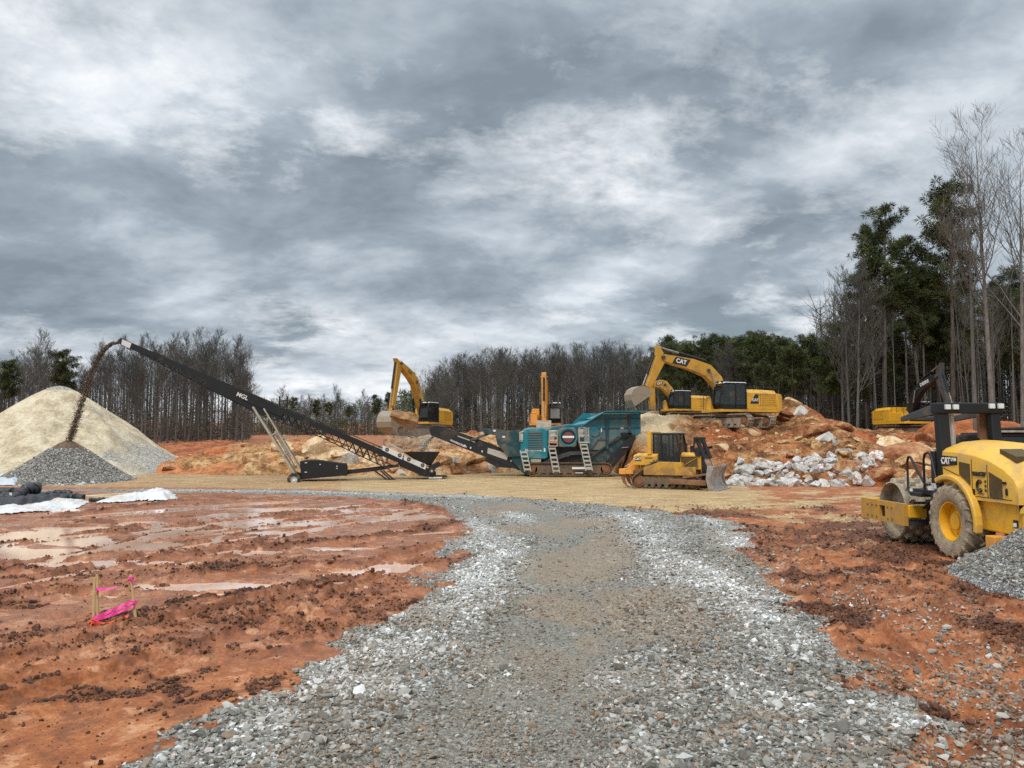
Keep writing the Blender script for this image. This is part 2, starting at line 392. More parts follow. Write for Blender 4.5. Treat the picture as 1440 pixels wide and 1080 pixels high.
    trk = np.zeros_like(X); edg = np.zeros_like(X)
    for pts in TRACKS_W:
        dd = polydist(X+(fbm(X*.8, Y*.8, 2, 87)-.5)*.25, Y, pts); trk = np.maximum(trk, ss(.30, .20, dd)); edg = np.maximum(edg, ss(.16, .05, np.abs(dd-.36)))
    trk = trk*(1-grav)*(1-.5*dark); edg = edg*(1-grav)*(1-trk)
    chev = np.sin((s_*.9+np.abs(np.sin(t*4.2))*.25)*2*math.pi/.22)*.5+.5
    z = z-trk*(.070-.040*chev)+edg*.060*(.3+cl)
    dark = np.maximum(dark, edg*.55*ss(.40, .6, cl))
    pud = np.zeros_like(X)
    for a, b, c, e in PUDDLES:
        q = ((px+wx*.8-a)/(c*1.25))**2+((py+wy*.45-b)/(e*1.25))**2
        pud = np.maximum(pud, ss(1.5, .35, q))
    z = z-.008*field-pud*.10*left*(1-.6*dark)+hh*(1-.5*pud)+.016*left
    # right-hand clay: tracks running away along the road
    rr = vnoise(X*1.7+(fbm(X*.3, Y*.12, 3, 91)-.5)*3, Y*.06, 93)
    z = z+right*ss(700, 730, py)*.07*(rr-.5)
    z = z+grav*(.05*(fbm(X*.5, Y*.25, 3, 95)-.4)+.012*(cl2-.5))
    w2_ = fbm(X*.5, Y*.5, 3, 123)-.5; rib = np.zeros_like(X)
    for pts, w_ in RIBS_W:
        dd = polydist(X+(fbm(X*2, Y*2, 3, 97)-.5)*.8, Y+(fbm(X*2+5, Y*2, 3, 98)-.5)*1.2, pts)
        rib = np.maximum(rib, ss(w_*1.9, w_*.1, dd))
    brown = np.zeros_like(X)
    for a, b, c, e in BROWN:
        brown = np.maximum(brown, ss(1.5, .3, ((px+wx*.7-a)/c)**2+((py+wy-b)/e)**2))
    brown = np.maximum(brown*.55, ss(.56, .72, fbm(X*.9, Y*.35, 5, 101, .6))*.5*ss(6, 11, Y))
    rib = rib*(.58+.42*ss(.40, .60, fbm(X*1.5+3, Y*.8, 5, 125, .62)))*ss(8, 14, Y+3*w2_)+rib*.55*ss(.42, .64, fbm(X*1.9, Y*1.6, 4, 127))*ss(14, 8, Y)
    lane = ss(1.25, .45, polydist(X+(fbm(X*1.5, Y*1.2, 4, 121)-.5)*1.6, Y, LANE_W))*grav*(1-rib)
    rib = rib*grav; brown = brown*grav*(1-rib)
    z = z+rib*.02-lane*.03
    # the site climbs towards the wood
    far = np.hypot(X*.6, Y)
    z = z+np.interp(far, [0, 46, 60, 80, 110, 150, 260, 400, 900], [0, 0, .45, 1.3, 2.3, 3.2, 5.0, 9, 25])+ss(48, 70, Y)*(.5*(fbm(X*.12, Y*.12, 4, 111)-.5)+.25*(fbm(X*.6, Y*.6, 4, 113)-.5))
    return z, dict(gravel=np.clip(grav+thin*.35, 0, 1), sand=sand, dark=dark, white=rib, brown=brown, pud=pud*left, thin=thin, lane=lane, slick=field*(1-dark)), (px, py)
rows = np.concatenate([[-6., -2, 1, 2.4], 1/np.linspace(1/3.4, 1/75., 860), np.geomspace(76.5, 1100, 60)])
cols = np.concatenate([np.linspace(-3.2, -.86, 60)[:-1], np.linspace(-.86, .86, 1290), np.linspace(.86, 3.2, 60)[1:]])
GY = np.repeat(rows[:, None], len(cols), 1); GX = cols[None, :]*(np.maximum(rows, 3.4)[:, None]+.6)
GZ, GF, _ = ground_fields(GX, GY)
nr, nc = GX.shape
idx = np.arange(nr*nc).reshape(nr, nc)
quads = np.stack([idx[:-1, :-1], idx[:-1, 1:], idx[1:, 1:], idx[1:, :-1]], -1).reshape(-1, 4)
t = NT('site_ground')
pos = t.node('ShaderNodeNewGeometry').outputs['Position']
n1 = t.noise(pos, .9, 6, .6, .3); n2 = t.noise(pos, 5.5, 6, .65); n3 = t.noise(pos, 26, 5, .7)
clay = t.ramp(t.math('ADD', t.math('MULTIPLY', n1, .55), t.math('MULTIPLY', n2, .45)), [(.34, (.16, .046, .013)), (.45, (.34, .105, .028)), (.55, (.45, .155, .047)), (.64, (.56, .245, .100))])
clay = t.mix(t.rng(n3, .36, .62), t.mix(.6, clay, (.15, .048, .018)), clay)
n4 = t.noise(t.mapping(pos, (1, 1, 1), (0, 0, R(-35))), 1.9, 7, .68, .5)
clay = t.mix(t.math('MULTIPLY', t.rng(n4, .54, .62), .75), clay, t.mix(n3, (.44, .185, .075), (.68, .385, .22)))  # paler slick patches: sky sheen on wet clay put into the colour
clay = t.mix(t.math('MULTIPLY', t.rng(n4, .46, .38), .65), clay, (.14, .048, .019))
darkc = t.ramp(n2, [(.35, (.050, .019, .009)), (.55, (.125, .045, .018)), (.72, (.24, .090, .036))])
dk = t.math('MULTIPLY', t.attr('dark'), t.rng(t.math('ADD', n3, t.attr('dark')), .50, .95))
c = t.mix(dk, clay, darkc)
sandc = t.ramp(t.math('ADD', t.math('MULTIPLY', n2, .5), t.math('MULTIPLY', n3, .5)), [(.36, (.18, .105, .042)), (.46, (.42, .285, .125)), (.54, (.56, .41, .205)), (.64, (.70, .57, .36))])
str_ = t.noise(t.mapping(pos, (.25, 1.6, 1), (0, 0, R(4))), 2.2, 6, .65, .3)
sandc = t.mix(t.math('MULTIPLY', t.rng(str_, .56, .42), .75), sandc, (.25, .135, .055))
c = t.mix(t.rng(t.math('ADD', t.attr('sand'), t.math('MULTIPLY', t.math('ADD', n2, n3), .35)), .62, .98), c, sandc)
# crushed stone bed: cell by cell greys, darkened as painted shade between the stones
va = t.voro(pos, 21); vb = t.voro(pos, 48)
def cell_grey(v):
    s = t.node('ShaderNodeSeparateColor'); t.l(v.outputs['Color'], s.inputs[0]); return s
ca, cb = cell_grey(va), cell_grey(vb)
gA = t.ramp(ca.outputs[0], [(0, (.07, .066, .055)), (.45, (.17, .163, .138)), (.8, (.33, .325, .29)), (1, (.62, .62, .59))])
gB = t.ramp(cb.outputs[0], [(0, (.065, .058, .046)), (.5, (.165, .152, .12)), (.85, (.31, .30, .26)), (1, (.50, .50, .46))])
stone = t.mix(t.rng(n1, .42, .58), gA, gB)
stone = t.mix(t.math('MULTIPLY', t.attr('white'), .75), stone, t.mix(.45, gA, (.66, .67, .64)))
stone = t.mix(t.math('MULTIPLY', t.attr('lane'), t.rng(n2, .3, .6, .45, .85)), stone, t.mix(cb.outputs[1], (.10, .092, .075), (.30, .275, .225)))
fines = t.ramp(n2, [(.35, (.23, .155, .085)), (.65, (.40, .27, .155))])
bm = t.math('MULTIPLY', t.attr('brown'), t.rng(n3, .3, .62, .45, 1.0))
stone = t.mix(bm, stone, fines)
gm = t.rng(t.math('ADD', t.attr('gravel'), t.math('MULTIPLY', t.math('SUBTRACT', n2, .5), .55)), .38, .62)
c = t.mix(gm, c, stone)
hgt = t.math('MULTIPLY', va.outputs['Distance'], -1)
hgt = t.math('MULTIPLY', hgt, gm)
nm = t.bump(hgt, .7, .035)
nm = t.bump(n3, .5, .02, nm)
nm = t.bump(t.noise(pos, 90, 3, .7), .35, .006, nm)
rg = t.mix(gm, t.rng(t.math('ADD', t.attr('slick'), t.math('MULTIPLY', n1, .6)), .7, 1.3, .75, .20), (.8, .8, .8))
t.set(c, rg, 0, nm, .4)
GROUND_M = t.m
me = np_mesh('ground', np.stack([GX, GY, GZ], -1).reshape(-1, 3), quads, [GROUND_M], True)
for k in ('gravel', 'sand', 'dark', 'white', 'brown', 'slick', 'lane'): set_attr(me, k, GF[k].ravel())
ground = link('ground', me); tag(ground, kind='structure')
def gz(x, y): return float(ground_fields(np.array([float(x)]), np.array([float(y)]))[0][0])
# rain water standing in the hollows of the wet clay
t = NT('muddy_water'); v = t.node('ShaderNodeNewGeometry').outputs['Position']
t.set(t.ramp(t.noise(v, .5, 4), [(.35, (.62, .38, .26)), (.65, (.78, .57, .46))]), .07, 0, t.bump(t.noise(v, 9, 3), .04, .01), .6)
wl = [(-40, 12.0), (-1.9, 12.0), (-.9, 16), (-1.3, 24), (-2.8, 30), (-4, 36.5), (-40, 36.5)]
pw = MB(); pw.add([(x, y, -.040) for x, y in wl], [tuple(range(len(wl)))])
water = pw.build('water', t.m, fix=False); tag(water, kind='structure')
# ------------------------------------------------------------------ loose stones and clods (nobody could count them)
def ico():
    bm = bmesh.new(); bmesh.ops.create_icosphere(bm, subdivisions=1, radius=1.0)
    V = np.array([v.co[:] for v in bm.verts]); Fc = np.array([[v.index for v in f.verts] for f in bm.faces]); bm.free(); return V, Fc
ICO_V, ICO_F = ico()
def scatter_mesh(name, pts, size, mat, seed=0, flat=(.42, .8), jit=.30, attrs=None, sink=.25):
    g = np.random.default_rng(seed); n = len(pts)
    V = ICO_V[None]*(1+g.uniform(-jit, jit, (n, 12, 1)))*np.stack([g.uniform(.75, 1.35, n), g.uniform(.7, 1.1, n), g.uniform(*flat, n)], -1)[:, None]
    q = g.normal(size=(n, 4)); q[:, 1:3] *= .28; q /= np.linalg.norm(q, axis=1, keepdims=True)    # mostly turned about z, a little tipped
    w_, x, y, z = q.T
    M = np.stack([1-2*(y*y+z*z), 2*(x*y-z*w_), 2*(x*z+y*w_), 2*(x*y+z*w_), 1-2*(x*x+z*z), 2*(y*z-x*w_), 2*(x*z-y*w_), 2*(y*z+x*w_), 1-2*(x*x+y*y)], -1).reshape(n, 3, 3)
    V = np.einsum('nij,nkj->nki', M, V)*size[:, None, None]
    P_ = pts.copy(); P_[:, 2] += size*(.55-sink)
    V = V+P_[:, None]
    Q = ICO_F[None]+(np.arange(n)*12)[:, None, None]
    me = np_mesh(name, V.reshape(-1, 3), Q.reshape(-1, 3), [mat], False)
    for k, a in (attrs or {}).items(): set_attr(me, k, np.repeat(a, 12))
    return me
def stone_mat(name, stops, stain=(.30, .17, .08)):
    t = NT(name); v = t.node('ShaderNodeNewGeometry').outputs['Position']
    c = t.ramp(t.attr('tone'), stops)
    n = t.noise(v, 38, 4, .6); c = t.mix(t.rng(n, .3, .7, 0, .5), c, t.mix(1, c, (.62, .62, .60), 'MULTIPLY'))
    c = t.mix(t.math('MULTIPLY', t.attr('stain'), t.rng(t.noise(v, 14, 3), .35, .65, .25, .95)), c, stain)
    return t.set(c, .75, 0, t.bump(n, .4, .01))
GRAVEL_M = stone_mat('crushed_stone', [(0, (.075, .070, .058)), (.3, (.19, .18, .152)), (.55, (.34, .33, .295)), (.8, (.57, .565, .53)), (1, (.84, .84, .82))])
# candidates uniform in view angle so that stones stay pixel sized
N = 620000
yy = 1/(rng.uniform(1/44., 1/4.6, N)); xx = rng.uniform(-.80, .80, N)*(yy+.6)
keep = rng.random(N) < np.clip((yy/ 44.)**1.0*1.0+.22, 0, 1)*1.0
xx, yy = xx[keep], yy[keep]
zz, ff, (ppx, ppy) = ground_fields(xx, yy)
pr = ff['gravel']*(1-.72*ff['brown'])*(.30+.70*np.maximum(ff['white'], ss(.44, .58, fbm(xx*.9+31, yy*.6, 4, 131))))
pr = pr*(1-.50*ff['lane']*ss(6.5, 10, yy)-.22*ff['lane']); pr = np.maximum(pr, ff['thin']*.34)
edge = (ppx > 150)
dens = np.clip(14.0/yy, .16, 1)*np.clip(.35+yy*.11, .55, 1.6)
k = (rng.random(len(xx)) < pr*dens*.95) & edge
xx, yy, zz = xx[k], yy[k], zz[k]; ff = {a: b[k] for a, b in ff.items()}
n = len(xx)
size = .5*rng.lognormal(math.log(.036), .42, n)*(1+.10*ff['white'])*(1-.25*ff['brown'])*(1-.35*ff['lane']); size = np.clip(size, .008, .065)*np.clip(.86+yy*.012, .9, 1.3)
tone = np.clip(rng.beta(1.7, 2.7, n)*(.97-.24*ff['lane'])+.42*(fbm(xx*.55+60, yy*.35, 4, 141)-.5)+ff['white']*(.12+.58*rng.random(n))+.02, 0, 1)
stain = np.clip((rng.random(n) < .24)*rng.uniform(.3, 1, n)+ff['thin']*.35+ff['brown']*.45+.22*ff['lane']*rng.random(n), 0, 1)*(1-.7*ff['white'])
print('stones', n)
me = scatter_mesh('gravel', np.stack([xx, yy, zz], -1), size, GRAVEL_M, 3, (.34, .72), .42, dict(tone=tone, stain=stain))
tag(link('gravel', me), 'loose grey crushed stone covering the haul road and strewn over the clay beside it', 'gravel', kind='stuff')
t = NT('wet_clod'); v = t.node('ShaderNodeNewGeometry').outputs['Position']
c = t.ramp(t.attr('tone'), [(0, (.045, .018, .009)), (.5, (.11, .040, .017)), (1, (.27, .105, .042))])
CLOD_M = t.set(c, .62, 0, t.bump(t.noise(v, 30, 5, .7), .8, .02), .4)
N = 640000
yy = 1/(rng.uniform(1/44., 1/5.2, N)); xx = rng.uniform(-.80, .85, N)*(yy+.6)
zz, ff, (ppx, ppy) = ground_fields(xx, yy)
k = rng.random(N) < (ss(.30, .9, ff['dark'])*.60+.012*(ff['gravel'] < .2))*(1-ff['sand']*.6)*np.clip(16/yy, .2, 1)
xx, yy, zz, dk_ = xx[k], yy[k], zz[k], ff['dark'][k]; n = len(xx); print('clods', n)
size = np.clip(.5*rng.lognormal(math.log(.022), .62, n)*(.65+.6*dk_), .005, .055)*np.clip(.8+yy*.014, .85, 1.3)
me = scatter_mesh('clods', np.stack([xx, yy, zz], -1), size, CLOD_M, 5, (.55, .95), .34, dict(tone=np.clip(rng.beta(2, 3, n), 0, 1)), .32)
tag(link('mud_clods', me), 'dark wet clay clods thrown up along the wheel ruts', 'mud', kind='stuff')
# ------------------------------------------------------------------ machine materials
MUD = (.23, .115, .055); DUST = (.42, .31, .19)
YEL = pmat('yellow_paint', (.70, .38, .030), .42, 0, .12, 1.2, .50, (.34, .22, .10), 1.1, low=1.5)
YELD = pmat('dusty_yellow_paint', (.56, .30, .030), .55, 0, .18, 1.5, .55, (.30, .17, .07), 1.4, low=2.0)
YELW = pmat('worn_yellow_paint', (.60, .31, .03), .6, 0, .2, 3, .62, (.42, .25, .10), 3.2)
YELH = pmat('hood_yellow_paint', (.78, .45, .050), .46, 0, .10, 1.1, .42, (.50, .33, .15), 2.2)
DYEL = pmat('deep_yellow_paint', (.80, .42, .02), .42, 0, .08, 1, .25, (.36, .22, .08), 1.5)
ORG = pmat('orange_yellow_paint', (.78, .34, .05), .5, 0, .12, 2, .35, (.36, .20, .09), 2)
BLK = pmat('black_steel', (.012, .013, .0145), .6, 0, .3, 2, .22, (.13, .09, .06), 1.2)
BLKC = pmat('clean_black', (.0065, .0075, .0085), .55, 0, .3, 2, .08, (.10, .08, .06), 1.2)
DGREY = pmat('dark_grey_steel', (.060, .068, .072), .5, .2, .2, 2, .3, (.2, .14, .09), 1.5)
TEAL = pmat('teal_paint', (.006, .135, .185), .42, 0, .2, 1.2, .58, (.22, .18, .13), 1.0, streak=True)
TEALB = pmat('bright_teal_paint', (.008, .19, .245), .36, 0, .12, 1.2, .32, (.3, .26, .2), 1.2)
TEALD = pmat('dark_teal_paint', (.006, .052, .064), .5, 0, .2, 1.5, .4, (.20, .15, .10), 1.3)
STEEL = pmat('bare_steel', (.42, .41, .39), .42, .7, .2, 3, .45, (.25, .15, .08), 2.2)
GALV = pmat('galvanised_steel', (.52, .50, .44), .5, .35, .15, 3, .25, (.34, .25, .15), 2)
CREAM = pmat('cream_grey_steel', (.44, .40, .31), .6, .1, .2, 2, .4, (.26, .17, .09), 2)
WORN = pmat('worn_bucket_steel', (.33, .29, .235), .6, .25, .3, 3, .55, (.36, .24, .13), 3, bump=.3)
TRK = pmat('muddy_track_steel', (.10, .085, .07), .7, .3, .35, 3, .70, (.27, .185, .115), 2.0, bump=.5)
TRKL = pmat('dusty_track_steel', (.17, .15, .125), .75, .2, .3, 3, .72, (.42, .33, .24), 2.0, bump=.5)
RUST = pmat('rusty_steel', (.24, .115, .055), .75, .2, .35, 3, .4, (.32, .19, .10), 3, bump=.3)
RUB = pmat('tyre_rubber', (.028, .027, .026), .8, 0, .3, 4, .5, (.22, .16, .10), 3)
RUBM = pmat('muddy_tyre', (.16, .125, .09), .9, 0, .35, 4, .80, (.45, .36, .245), 2.6, bump=.7, bscale=20)
DRUM = pmat('caked_drum', (.27, .21, .145), .9, 0, .35, 4, .70, (.50, .42, .31), 3, bump=.8, bscale=18)
WHT = pmat('white_paint', (.72, .72, .70), .5, 0, .08, 3, .15, (.4, .3, .2), 3)
LTR = pmat('white_lettering', (.80, .80, .78), .5, 0, .03)
BTR = pmat('black_lettering', (.02, .018, .016), .5, 0, .05)
GRIL = pmat('grille_mesh', (.10, .066, .022), .7, .2, .3, 6, .3, (.2, .12, .05), 3)
BELT = pmat('conveyor_belt', (.030, .030, .030), .75, 0, .3, 3, .35, (.25, .2, .14), 1.5)
def glass_mat(name, tint):
    t = NT(name); t.b.inputs['Alpha'].default_value = .48
    return t.set(tint, .08, 0, None, .7)
GLASS = glass_mat('cab_glass', (.030, .042, .042)); GLASSG = glass_mat('dusty_cab_glass', (.42, .42, .40))
LAMP = pmat('lamp_lens', (.75, .77, .76), .25, 0, .05)
SKIN = pmat('skin', (.42, .24, .16), .6, 0, .1); VEST = pmat('orange_vest_cloth', (.85, .13, .05), .8, 0, .1); CLOTH = pmat('dark_cloth', (.05, .055, .07), .85, 0, .2)
HAT = pmat('white_hard_hat', (.75, .75, .72), .4, 0, .05)
def hull2(P):
    P = sorted(set((round(a, 4), round(b, 4)) for a, b in P))
    def half(Q):
        h = []
        for p in Q:
            while len(h) > 1 and (h[-1][0]-h[-2][0])*(p[1]-h[-2][1])-(h[-1][1]-h[-2][1])*(p[0]-h[-2][0]) <= 0: h.pop()
            h.append(p)
        return h
    a = half(P); b = half(P[::-1]); return a[:-1]+b[:-1]
def resample(loop, pitch):
    L = [Vector(p) for p in loop]; seg = [(L[(i+1) % len(L)]-L[i]).length for i in range(len(L))]; tot = sum(seg)
    n = max(8, round(tot/pitch)); out = []; i = 0; acc = 0
    for k in range(n):
        s = tot*k/n
        while acc+seg[i] < s: acc += seg[i]; i += 1
        a, b = L[i], L[(i+1) % len(L)]; f = (s-acc)/seg[i]; out.append((a.lerp(b, f), (b-a).normalized()))
    return out, tot/n
def make_track(parent, circles, y, width, pitch, mat, frame_mat, wheel_mat, wheels=(), frame=None, th=.05, grouser=.045, hub=()):
    """a crawler track: shoes round the hull of circles; sub-parts: sprocket / rollers, frame"""
    pts = []
    for cx, cz, r in circles: pts += [(cx+r*math.cos(a), cz+r*math.sin(a)) for a in np.linspace(0, 2*math.pi, 40, endpoint=False)]
    smp, pt = resample(hull2(pts), pitch); mb = MB()
    for p, d in smp:
        nrm = Vector((d.y, -d.x)); M = Matrix(((d.x, 0, nrm.x), (0, 1, 0), (d.y, 0, nrm.y)))
        mb.box((p.x-nrm.x*th*.4, y, p.y-nrm.y*th*.4), (pt*.97, width, th), M)
        g = p+nrm*(th*.1+grouser*.5)-d*pt*.3
        mb.box((g.x, y, g.y), (pt*.16, width, grouser), M)
        q = p-nrm*(th+.06); mb.box((q.x, y, q.y), (pt*.9, .16, .13), M)
    tr = mb.build('track', mat, parent)
    for k, (cx, cz, r) in enumerate(wheels):
        m = MB(); m.lathe([(0, -width*.36), (r*.55, -width*.36), (r*.62, -width*.27), (r*.9, -width*.27), (r, -width*.2), (r, width*.2), (r*.9, width*.27), (r*.62, width*.27), (r*.55, width*.36), (0, width*.36)], (cx, y, cz), 22)
        for j in range(6):
            a = j*math.pi/3; m.cyl((cx+r*.42*math.cos(a), y-width*.39, cz+r*.42*math.sin(a)), (cx+r*.42*math.cos(a), y+width*.39, cz+r*.42*math.sin(a)), .03, None, 6)
        m.build('sprocket' if k == 0 else 'idler_wheel', wheel_mat, tr, smooth=True)
    if frame:
        m = MB()
        for f in frame:
            if f[0] == 'poly': m.prism(f[1], y-width*f[2], y+width*f[2])
            elif f[0] == 'roll':
                for x in f[1]: m.lathe([(0, -width*.3), (f[3], -width*.3), (f[3], width*.3), (0, width*.3)], (x, y, f[2]), 14)
        m.build('track_frame', frame_mat, tr, bevel=.015)
    return tr
def cylinder_part(name, p0, p1, r, parent, frac=.55, mats=None):
    """hydraulic cylinder: barrel and bright rod"""
    p0, p1 = Vector(p0), Vector(p1); q = p0.lerp(p1, frac); m = MB()
    m.cyl(p0, q, r, None, 12, 0); m.cyl(q, p1, r*.55, None, 10, 1)
    ax = (p1-p0).normalized(); m.cyl(q-ax*.06, q+ax*.05, r*1.18, None, 12, 0)
    return m.build(name, mats or [BLK, STEEL], parent, smooth=True)
# ------------------------------------------------------------------ seated operator
def seated_person(label, loc, rz, s=1.0, top=None):
    """one skinned body in a seat, hands forward on the levers; x forward"""
    root_m = bpy.data.meshes.new('person')
    J = dict(pel=(0, 0, .10), bel=(-.02, 0, .28), chest=(-.05, 0, .48), neck=(-.05, 0, .63), head0=(-.03, 0, .70), head1=(-.03, 0, .80), crown=(-.035, 0, .86),
             sl=(-.05, .19, .57), el=(.02, .25, .32), wl=(.27, .22, .30), hl=(.35, .21, .31), sr=(-.05, -.19, .57), er=(.02, -.25, .32), wr=(.27, -.22, .30), hr=(.35, -.21, .31),
             ql=(.03, .10, .09), kl=(.46, .13, .12), al=(.56, .13, -.30), tl=(.72, .14, -.33), qr=(.03, -.10, .09), kr=(.46, -.13, .12), ar=(.56, -.13, -.30), tr=(.72, -.14, -.33))
    rad = dict(pel=.15, bel=.145, chest=.16, neck=.058, head0=.075, head1=.10, crown=.075, sl=.075, el=.052, wl=.036, hl=.04, sr=.075, er=.052, wr=.036, hr=.04, ql=.10, kl=.07, al=.05, tl=.04, qr=.10, kr=.07, ar=.05, tr=.04)
    names = list(J); E = [('pel', 'bel'), ('bel', 'chest'), ('chest', 'neck'), ('neck', 'head0'), ('head0', 'head1'), ('head1', 'crown')]
    for q in 'lr': E += [('chest', 's'+q), ('s'+q, 'e'+q), ('e'+q, 'w'+q), ('w'+q, 'h'+q), ('pel', 'q'+q), ('q'+q, 'k'+q), ('k'+q, 'a'+q), ('a'+q, 't'+q)]
    verts = [Vector(J[k]) for k in names]; edges = [(names.index(a), names.index(b)) for a, b in E]
    rads = [rad[k] for k in names]
    for q, sy in (('hl', 1), ('hr', -1)):                               # five curled fingers closing on the lever
        b = Vector(J[q])
        for j in range(4):
            o = Vector((.045, sy*(.03-.02*j), 0)); i = len(verts)
            verts += [b+o, b+o+Vector((.035, 0, -.02)), b+o+Vector((.02, 0, -.055))]; rads += [.010, .009, .008]
            edges += [(names.index(q), i), (i, i+1), (i+1, i+2)]
        i = len(verts); verts += [b+Vector((.0, -sy*.045, 0)), b+Vector((.03, -sy*.05, -.03))]; rads += [.012, .010]; edges += [(names.index(q), i), (i, i+1)]
    root_m.from_pydata(verts, edges, [])
    for m in (CLOTH, SKIN): root_m.materials.append(m)
    o = link('person', root_m); o.location = loc; o.rotation_euler = (0, 0, rz); o.scale = (s, s, s); tag(o, label, 'person')
    sk = o.modifiers.new('skin', 'SKIN')
    for v, r_ in zip(root_m.skin_vertices[0].data, rads): v.radius = (r_, r_); v.use_root = False
    root_m.skin_vertices[0].data[0].use_root = True
    su = o.modifiers.new('sub', 'SUBSURF'); su.levels = 1; su.render_levels = 1
    dg = bpy.context.evaluated_depsgraph_get(); me = bpy.data.meshes.new_from_object(o.evaluated_get(dg)); o.modifiers.clear(); o.data = me
    me.materials.clear(); me.materials.append(CLOTH); me.materials.append(SKIN)
    for p in me.polygons:
        c = p.center; p.use_smooth = True
        p.material_index = 1 if (c.z > .64 or (c.x > .25 and abs(c.y) > .15 and c.z > .2)) else 0
    v = MB(); v.loft([[( -.05+rx*math.cos(a), ry*math.sin(a), z) for a in np.linspace(0, 2*math.pi, 16, endpoint=False)] for z, rx, ry in ((.12, .17, .19), (.30, .165, .185), (.46, .185, .22), (.58, .13, .20), (.62, .08, .10))], caps=False)
    v.build('vest', top or VEST, o, smooth=True)
    h = MB(); h.lathe([(.135, 0), (.13, .01), (.108, .02), (.105, .06), (.08, .10), (.0, .125)], (-.03, 0, .80), 16, axis='z'); h.build('hard_hat', HAT, o, smooth=True)
    f = MB(); f.box((.066, 0, .755), (.03, .022, .04), None, 0, (.6, .6)); f.build('nose', SKIN, o)
    return o
